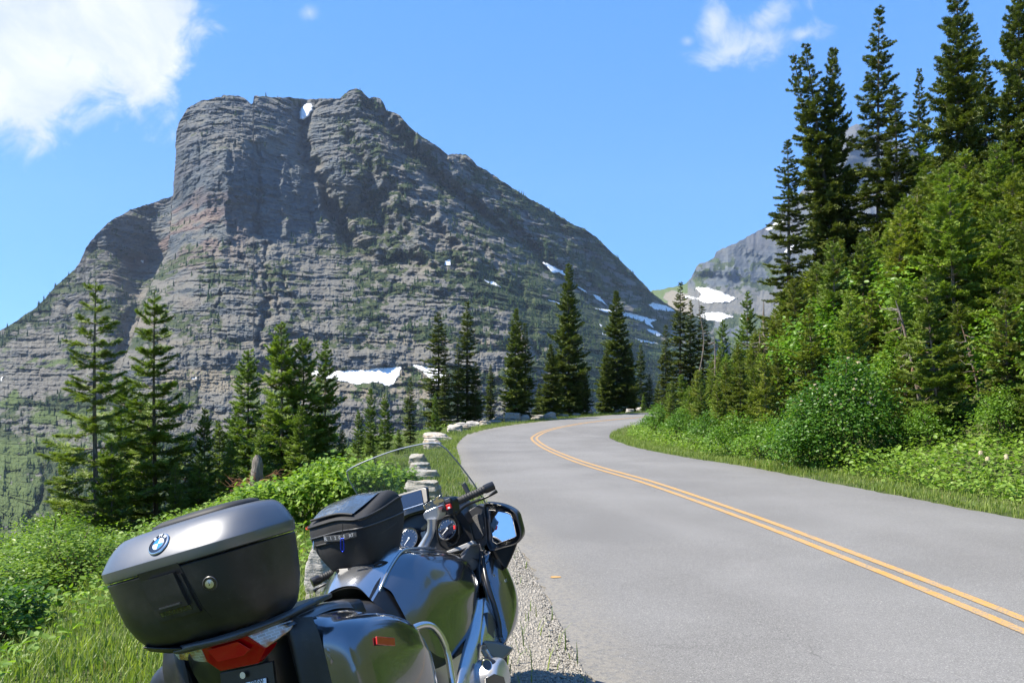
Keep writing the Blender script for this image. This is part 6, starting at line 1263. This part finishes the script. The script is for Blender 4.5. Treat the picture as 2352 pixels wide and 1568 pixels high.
for gx_, gy_, nd in ((1027, 1214, 215), (939, 1236, 222)):
    P = L(gx_, gy_, u=1.135); Mx = frame_at(P, (0, 1, .0), GN); rg = .047
    pod = put(disc_me('gauge', rg + .010, rg + .006, -.05, .006), 'gauge', Mx, K_smooth); o = bpy.data.objects
    def gp2(me, nm, mt, mm=Matrix.Identity(4)): q2 = bpy.data.objects.new(nm, me); col.objects.link(q2); q2.parent = pod; q2.matrix_local = mm; me.materials.append(mt); return q2
    gp2(disc_me('r', rg + .006, rg, .006, .001), 'bezel', K_grey); gp2(disc_me('r', .0001, rg, -.002, -.002), 'dial', K_glassy); gp2(disc_me('r', rg + .001, rg - .0015, .0022, .0), 'bezel', K_tube)
    tV, tF = [], []
    for q_ in range(13):
        a_ = R(225 - q_ * 22.5); r0_, r1_ = rg * (.80 if q_ % 2 else .74), rg * .88; dx, dy = -math.sin(a_) * .0006, math.cos(a_) * .0006
        b = len(tV); tV += [(r0_ * math.cos(a_) - dx, r0_ * math.sin(a_) - dy, -.0012), (r0_ * math.cos(a_) + dx, r0_ * math.sin(a_) + dy, -.0012), (r1_ * math.cos(a_) + dx, r1_ * math.sin(a_) + dy, -.0012), (r1_ * math.cos(a_) - dx, r1_ * math.sin(a_) - dy, -.0012)]; tF.append((b, b + 1, b + 2, b + 3))
    tm = bpy.data.meshes.new('ticks'); tm.from_pydata(tV, [], tF); gp2(tm, 'dial_marks', K_grp)
    a_ = R(nd); nv = [(-.006 * math.sin(a_) * s__, .006 * math.cos(a_) * s__, .001) for s__ in (-.35, .35)] + [(rg * .80 * math.cos(a_) + .0008 * math.sin(a_) * s__, rg * .8 * math.sin(a_) - .0008 * math.cos(a_) * s__, .001) for s__ in (-1, 1)]
    nm_ = bpy.data.meshes.new('needle'); nm_.from_pydata(nv, [], [(0, 1, 2, 3)]); gp2(nm_, 'needle', K_wht); gp2(disc_me('hub', .0001, .006, .003, .002), 'needle_hub', K_alu)
    if gx_ > 1000: gp2(disc_me('z', rg * .72, rg * .9, -.001, -.001, 6, R(-15), R(12)), 'red_zone', K_redsw)
prism('centre_display', [L(966, 1212, u=1.15), L(982, 1198, u=1.15), L(982, 1208, u=1.15), L(976, 1216, u=1.15), L(968, 1217, u=1.15)], (.008, 0, 0), K_glassy, bev=.001)
prism('centre_display', [L(966, 1222, u=1.148), L(978, 1218, u=1.148), L(976, 1240, u=1.145), L(964, 1243, u=1.145)], (.008, 0, 0), K_glassy, bev=.001)
gps = prism('navigation_device', [L(907, 1137, u=1.165), L(974, 1118, u=1.165), L(980, 1121, u=1.163), L(983, 1150, u=1.124), L(979, 1155, u=1.120), L(926, 1173, u=1.116), L(914, 1168, u=1.122)], (.028, 0, 0), K_smooth, bev=.005)
prism('screen', [L(912, 1140, u=1.158), L(967, 1124, u=1.158), L(972, 1153, u=1.119), L(925, 1167, u=1.117)], (.001, 0, 0), K_glassy, gps, 0)
prism('screen_edge', [L(925, 1168.6, u=1.113), L(972, 1154.4, u=1.115), L(972, 1156.4, u=1.113), L(926, 1171, u=1.111)], (.001, 0, 0), K_tube, gps, 0)
_m, m = mat('card_plastic'); out(m, m.n('ShaderNodeBsdfPrincipled', {'Base Color': m.mix(m.map(m.noise(m.n('ShaderNodeTexCoord').outputs['Object'], 30, 2), .5, .6), (.035, .035, .02, 1), (.17, .13, .02, 1)), 'Roughness': .15, 'Coat Weight': 1.0}).outputs[0])
prism('card_holder', [L(970, 1161, u=1.06), L(1013, 1135, u=1.09), L(1020, 1149, u=1.09), L(1000, 1164, u=1.07), L(979, 1176, u=1.06)], (.006, 0, -.002), _m, bev=.0015)
# handlebar
hb_ = tube('handlebar_casting', [L(966, 1275, u=1.0), L(970, 1262, u=1.0), L(979, 1243, u=.995), L(989, 1222, u=.985), L(992, 1202, u=.98), L(992, 1190, u=.98)], [.030, .026, .021, .018, .020, .024], K_alu)
prism('handlebar_clamp', [L(970, 1181, u=.965), L(975, 1174, u=.965), L(1000, 1163, u=.975), L(1006, 1168, u=.98), L(1008, 1182, u=.985), L(1002, 1195, u=.98), L(984, 1200, u=.97), L(973, 1191, u=.965)], (.05, .02, 0), K_alu, bev=.008)
prism('handlebar_bridge', [L(944, 1262, u=.99), L(962, 1252, u=.985), L(978, 1252, u=.98), L(985, 1262, u=.985), L(972, 1278, u=.985), L(962, 1281, u=.985), L(946, 1272, u=.99)], (.045, 0, -.01), K_alu, bev=.006)
tube('handlebar_casting', [L(946, 1268, u=1.0), L(900, 1285, u=.96), L(850, 1298, u=.92), L(800, 1305, u=.88)], .018, K_alu)
def grip(a_, b_, lever, sg):
    a_, b_ = np.array(a_), np.array(b_); d = b_ - a_; t = np.linspace(0, 1, 60); rib = .0175 + .0013 * np.sign(np.sin(t * 2 * np.pi * 17)) * ((t > .28) & (t < .80))
    P = a_ + d * t[:, None]; V, F = tubes([P], [rib], 22); g_ = bm_('grip', V, F, K_rub)
    e0 = b_ - d * .20; e1 = b_ + d * .02; tube('bar_end', [e0, (e0 + e1) / 2, e1], [.0205, .0215, .0205], K_smooth, g_, 24)
    tube('switch_ring', [a_ - d * .06, a_ - d * .01, a_ + d * .05], [.024, .025, .024], K_smooth, g_, 22); tube('switch_ring', [a_ - d * .12, a_ - d * .09], [.021, .021], K_tube, g_, 22)
    tube('lever', lever, [.009, .008, .006, .0055, .0095], K_smooth, bike, 12)
    return g_
ga, gb = L(1036, 1158, u=1.06), L(1132, 1115, u=1.17); grip(ga, gb, [L(1046, 1180, u=1.10), L(1070, 1160, u=1.16), L(1100, 1148, u=1.19), L(1124, 1138, u=1.2), L(1141, 1127, u=1.205)], 1)
prism('switch_housing', [L(1018, 1150, u=1.01), L(1032, 1142, u=1.01), L(1040, 1150, u=1.02), L(1044, 1178, u=1.02), L(1030, 1184, u=1.01), L(1020, 1172, u=1.01)], (.05, .01, 0), K_smooth, bev=.006)
prism('switch_button', [L(1022, 1147, u=1.004), L(1032, 1142.5, u=1.004), L(1034, 1152, u=1.004), L(1023, 1155, u=1.004)], (.01, 0, 0), K_satin, bev=.002)
prism('kill_switch', [L(1023, 1159, u=1.003), L(1034, 1156, u=1.003), L(1037, 1166, u=1.003), L(1026, 1171, u=1.003)], (.012, 0, 0), K_redsw, bev=.002)
prism('switch_dot', [L(1028, 1164, u=1.001), L(1033, 1162.5, u=1.001), L(1034, 1166.5, u=1.001), L(1029, 1168, u=1.001)], (.003, 0, 0), K_wht, bev=0)
tube('bar_neck', [L(1000, 1178, u=.99), L(1010, 1172, u=1.01), L(1024, 1166, u=1.03)], .015, K_smooth)
ga, gb = L(800, 1298, u=.87), L(718, 1337, u=.75); grip(ga, gb, [L(800, 1320, u=.93), L(775, 1330, u=.90), L(750, 1340, u=.87), L(730, 1350, u=.85), L(721, 1357, u=.835)], -1)
for pts in ([L(1010, 1185, u=1.02), L(1006, 1200, u=1.06), L(1005, 1225, u=1.08), L(1012, 1250, u=1.1), L(1030, 1262, u=1.12)], [L(1040, 1180, u=1.06), L(1052, 1200, u=1.1), L(1055, 1225, u=1.12), L(1047, 1245, u=1.13), L(1030, 1255, u=1.14)], [L(1036, 1182, u=1.06), L(1022, 1186, u=1.08), L(1008, 1196, u=1.1), L(1003, 1215, u=1.1)]):
    tube('cable', pts, .005, K_rub, k=8)
prism('cockpit_trim', [L(1024, 1266, u=1.09), L(1062, 1250, u=1.11), L(1086, 1240, u=1.12), L(1090, 1248, u=1.12), L(1060, 1262, u=1.10), L(1026, 1271, u=1.09)], (.03, 0, -.01), pmat('light_grey_trim', (.28, .28, .28), .35), bev=.003)
V, F = loft([[(1.0, -.2, .80), (1.0, 0, .82), (1.0, .23, .79)], [(1.1, -.26, .74), (1.1, 0, .76), (1.1, .28, .74)], [(1.25, -.3, .66), (1.25, 0, .7), (1.25, .33, .66)]], 4, 4); bm_('cockpit_floor', V, F, K_smooth)
# --- windshield
def scr(s_, t):
    """s_: 0 bottom .. 1 top, t: -1 left .. 1 right"""
    hw = np.interp(s_, [0, .35, .7, .9, 1.0], [.300, .298, .284, .272, .252]); v = t * hw
    w_ = .93 + .395 * s_ - .010 * t * t * s_ - .012 * abs(t) ** 8 * s_; u = 1.44 - .26 * s_ - .06 * s_ * s_ - (.9 - .35 * s_) * v * v
    w_ += .004 * math.cos(t * math.pi) * s_ ** 3
    return (u, v + .0 + .012, w_)
ns, nt2 = 26, 34; V = [scr(s_, t) for s_ in np.linspace(0, 1, ns) for t in np.linspace(-1, 1, nt2)]; ws = bm_('windshield', V, grid_faces(ns, nt2), K_acryl)
edge_p = [scr(s_, -1) for s_ in np.linspace(0, 1, 20)] + [scr(1, t) for t in np.linspace(-.95, .95, 24)] + [scr(s_, 1) for s_ in np.linspace(1, 0, 20)]
_m, m = mat('acrylic_edge'); out(m, m.n('ShaderNodeBsdfPrincipled', {'Base Color': (.20, .22, .25, 1), 'Roughness': .25, 'Coat Weight': 1.0}).outputs[0])
Vt, Ft = tubes([np.array(edge_p)], [np.full(len(edge_p), .0034)], 8); bm_('edge', Vt, Ft, _m, ws)
prism('screen_bracket', [L(1059, 1112, u=1.27), L(1066, 1108, u=1.27), L(1078, 1130, u=1.27), L(1070, 1134, u=1.27)], (.02, 0, 0), K_grey, bev=.003)
V, F = loft([[(1.30, -.30, .86), (1.34, -.2, .93), (1.42, 0, .95), (1.34, .22, .93), (1.30, .32, .86)], [(1.42, -.28, .80), (1.5, -.2, .86), (1.56, 0, .88), (1.5, .22, .86), (1.42, .30, .80)], [(1.45, -.24, .62), (1.56, -.15, .62), (1.64, 0, .62), (1.56, .17, .62), (1.45, .26, .62)], [(1.35, -.2, .42), (1.42, -.12, .42), (1.45, 0, .42), (1.42, .14, .42), (1.35, .22, .42)]], 5, 6); bm_('nose_fairing', V, F, K_graph)
prism('headlight', [(1.585, -.12, .78), (1.60, 0, .79), (1.585, .13, .78), (1.60, .10, .69), (1.625, 0, .67), (1.60, -.09, .69)], (.03, 0, 0), K_lens, bev=.006)
# --- guards, wheels, engine, stand
tube('guard_bar', [(.08, .30, .60), (.16, .36, .652), (.205, .385, .660), (.25, .405, .645), (.278, .418, .605), (.288, .424, .54), (.275, .424, .47), (.24, .42, .36), (.18, .38, .27), (.10, .30, .25)], .0125, K_tube)
tube('guard_bar', [(.08, -.30, .60), (.205, -.385, .660), (.278, -.418, .605), (.288, -.424, .54), (.24, -.42, .36), (.10, -.30, .25)], .0125, K_tube)
def wheel(u0, rad, wd, nm):
    k = 56; th = np.arange(k) * 2 * np.pi / k; prof = [(rad - .10, wd * .42), (rad - .06, wd * .5), (rad - .02, wd * .40), (rad, wd * .15), (rad, -wd * .15), (rad - .02, -wd * .40), (rad - .06, -wd * .5), (rad - .10, -wd * .42)]
    def rev(pf):
        V = np.array([[u0 + r_0 * math.cos(t), v_0, rad + r_0 * math.sin(t)] for r_0, v_0 in pf for t in th]); n = len(pf); i = np.arange(n - 1)[:, None] * k; j = np.arange(k)[None]
        return V, np.stack([i + j, i + (j + 1) % k, i + k + (j + 1) % k, i + k + j], -1).reshape(-1, 4)
    V, F = rev(prof + prof[:1]); wh = bm_(nm, V, F, K_rub); V, F = rev([(rad - .10, wd * .42), (rad - .125, wd * .30), (rad - .13, 0), (rad - .125, -wd * .30), (rad - .10, -wd * .42)]); bm_('rim', V, F, K_alu, wh)
    V, F = rev([(.001, .05), (.06, .05), (.06, -.05), (.001, -.05)]); bm_('hub', V, F, K_alu, wh)
    for q_ in range(5): a_ = q_ * 2 * math.pi / 5 + .3; tube('spoke', [(u0 + .05 * math.cos(a_), 0, rad + .05 * math.sin(a_)), (u0 + .1 * math.cos(a_), 0, rad + .1 * math.sin(a_)), (u0 + (rad - .125) * math.cos(a_), 0, rad + (rad - .125) * math.sin(a_))], .016, K_alu, wh, 8, 3)
wheel(0.0, .315, .18, 'rear_wheel'); wheel(1.485, .30, .12, 'front_wheel')
V, F = loft([[(1.2, -.07, .30), (1.2, -.07, .38), (1.2, .07, .38), (1.2, .07, .30)], [(1.3, -.08, .52), (1.3, -.06, .58), (1.3, .06, .58), (1.3, .08, .52)], [(1.485, -.08, .60), (1.485, -.06, .655), (1.485, .06, .655), (1.485, .08, .60)], [(1.68, -.07, .52), (1.68, -.05, .57), (1.68, .05, .57), (1.68, .07, .52)]], 5, 3); bm_('front_fender', V, F, K_graph)
for s_ in (-.08, .08): tube('fork', [(1.485, s_, .30), (1.36, s_, .55), (1.22, s_, .82)], .024, K_tube)
prism('engine', [(.45, -.17, .22), (.45, -.17, .50), (1.05, -.17, .55), (1.12, -.17, .40), (1.0, -.17, .20)], (0, .34, 0), K_alu, bev=.02)
tube('exhaust', [(.9, .22, .26), (.6, .2, .18), (.3, .18, .20), (.0, -.20, .26), (-.25, -.24, .30)], [.02, .022, .03, .05, .05], K_tube)
tube('side_stand', [(.62, -.18, .22), (.60, -.28, .12), (.58, -.40, .02), (.58, -.46, -.095)], .014, K_smooth)
tube('swing_arm', [(.0, .11, .315), (.2, .12, .35), (.45, .10, .38)], .035, K_grey)
# --- tank bag (strapped on top of the tank: a thing of its own, set in the same leaning frame)
bag = empty('tank_bag'); bag.matrix_world = bike.matrix_world.copy(); tag(bag, 'black zipped bag with a clear map pocket strapped on the motorcycle tank', 'bag')
def bagp(**k): pass
BSEC = [[(.505, -.085, .895), (.515, .0, .89), (.525, .085, .878), (.60, .105, .88), (.73, .105, .90), (.80, .08, .91), (.82, 0, .91), (.80, -.08, .91), (.70, -.10, .91), (.58, -.10, .905)],
        [(.497, -.125, .97), (.490, .0, .965), (.487, .105, .95), (.60, .130, .95), (.74, .132, .97), (.83, .10, .98), (.85, 0, .98), (.83, -.11, .98), (.72, -.135, .98), (.60, -.135, .975)],
        [(.508, -.148, 1.035), (.482, .0, 1.035), (.470, .112, 1.025), (.60, .138, 1.025), (.77, .138, 1.03), (.85, .11, 1.035), (.87, 0, 1.04), (.85, -.12, 1.04), (.74, -.145, 1.04), (.60, -.15, 1.04)],
        [(.520, -.152, 1.085), (.485, .0, 1.085), (.470, .108, 1.065), (.60, .136, 1.075), (.78, .136, 1.10), (.86, .11, 1.10), (.88, 0, 1.10), (.86, -.12, 1.10), (.76, -.145, 1.11), (.62, -.152, 1.10)],
        [(.535, -.146, 1.108), (.500, .0, 1.105), (.486, .095, 1.078), (.61, .126, 1.105), (.77, .126, 1.138), (.85, .10, 1.13), (.87, 0, 1.135), (.85, -.11, 1.135), (.76, -.135, 1.145), (.63, -.142, 1.13)],
        [(.575, -.12, 1.12), (.55, .0, 1.118), (.54, .07, 1.10), (.63, .10, 1.125), (.76, .10, 1.155), (.82, .08, 1.15), (.83, 0, 1.155), (.82, -.08, 1.155), (.75, -.10, 1.165), (.65, -.11, 1.15)],
        [(.66, -.03, 1.138), (.66, .0, 1.138), (.66, .02, 1.136), (.69, .03, 1.145), (.72, .03, 1.152), (.73, .02, 1.155), (.74, 0, 1.156), (.73, -.02, 1.156), (.72, -.03, 1.156), (.69, -.03, 1.15)]]
V, F = loft(BSEC, 5, 5, closed=True, caps=True); bg_ = bm_('bag_body', V, F, K_cloth, bag)
def bagring(i, lo, grow=.003, fr=None):
    P = np.array(BSEC[i], float); c_ = P.mean(0); P = P + (P - c_) / np.linalg.norm((P - c_) * [1, 1, 0], axis=1)[:, None] * grow; P[:, 2] += lo; Q = np.vstack([P[-1:], P, P[:2]]); return crom(Q, 6)[6:6 + 60]
for i, lo, rr2, mt_ in ((3, .008, .0045, K_rub), (2, .012, .0032, K_grey), (1, .045, .004, K_rub)):
    P = bagring(i, lo); P = np.vstack([P, P[:1]]); Vt, Ft = tubes([P], [np.full(len(P), rr2)], 8); bm_('zipper' if i == 3 else 'piping', Vt, Ft, mt_, bag)
V, F = loft([[(.520, -.128, 1.120), (.500, .0, 1.117), (.500, .070, 1.098)], [(.60, -.128, 1.148), (.59, 0, 1.150), (.59, .092, 1.125)], [(.70, -.122, 1.168), (.70, 0, 1.172), (.70, .094, 1.150)], [(.79, -.10, 1.168), (.80, 0, 1.168), (.79, .08, 1.158)]], 6, 6); bm_('map_pocket', V, F, K_vinyl, bag)
Vt, Ft = tubes([crom([(.518, -.134, 1.119), (.498, .0, 1.117), (.497, .074, 1.097)], 8)], [np.full(17, .005)], 8); bm_('piping', Vt, Ft, K_rub, bag)
lp = [L(742, 1231, u=.478), L(781, 1228, u=.470), L(818, 1219, u=.461), L(819, 1232, u=.461), L(782, 1242, u=.470), L(745, 1244, u=.478)]
plq = prism('label_strip', lp, (.006, 0, 0), K_grey, bag, .001)
for s__, x_, y_ in (('R', 748, 1238), ('1', 760, 1236), ('2', 770, 1235), ('0', 780, 1234), ('0', 790, 1232), ('RT', 807, 1229)):
    put(text_me(s__, .0235 if s__ == 'R' else .019), 'lettering', frame_at(L(x_, y_, u=.4585), (-.10, 1, 0), (-1, -.1, .05)), K_grp if s__ == 'R' else K_grp, bag)
cp = [L(785, 1236, u=.452), L(789, 1238, u=.450), L(789.5, 1262, u=.450), L(786, 1266, u=.450), L(783, 1260, u=.450), L(783, 1240, u=.450), L(785, 1236, u=.452)]; Vt, Ft = tubes([crom(cp, 5)], [np.full(31, .0028)], 8)
cb = bm_('carabiner', Vt, Ft, K_carab, bag); Vt, Ft = tubes([np.array([L(787, 1200, u=.452), L(787, 1218, u=.45), L(786, 1236, u=.45)])], [np.full(3, .002)], 6); bm_('zipper_pull', Vt, Ft, K_rub, bag)
Vt, Ft = tubes([np.array([L(720, 1242, u=.49), L(720.5, 1250, u=.488), L(721, 1262, u=.487)])], [np.array([.0015, .004, .004])], 6); bm_('zipper_pull', Vt, Ft, K_tube, bag)
tube('strap', [L(900, 1296, v=.13), L(880, 1290, v=.125), L(860, 1296, v=.10)], .006, K_cloth, bag, 8); tube('strap', [(.50, -.05, .875), (.495, -.06, .90)], .008, K_cloth, bag, 8)
prism('buckle', [L(773, 1306, u=.50), L(800, 1304, u=.50), L(800, 1318, u=.485), L(776, 1320, u=.485)], (.02, 0, 0), K_grey, bag, .003)
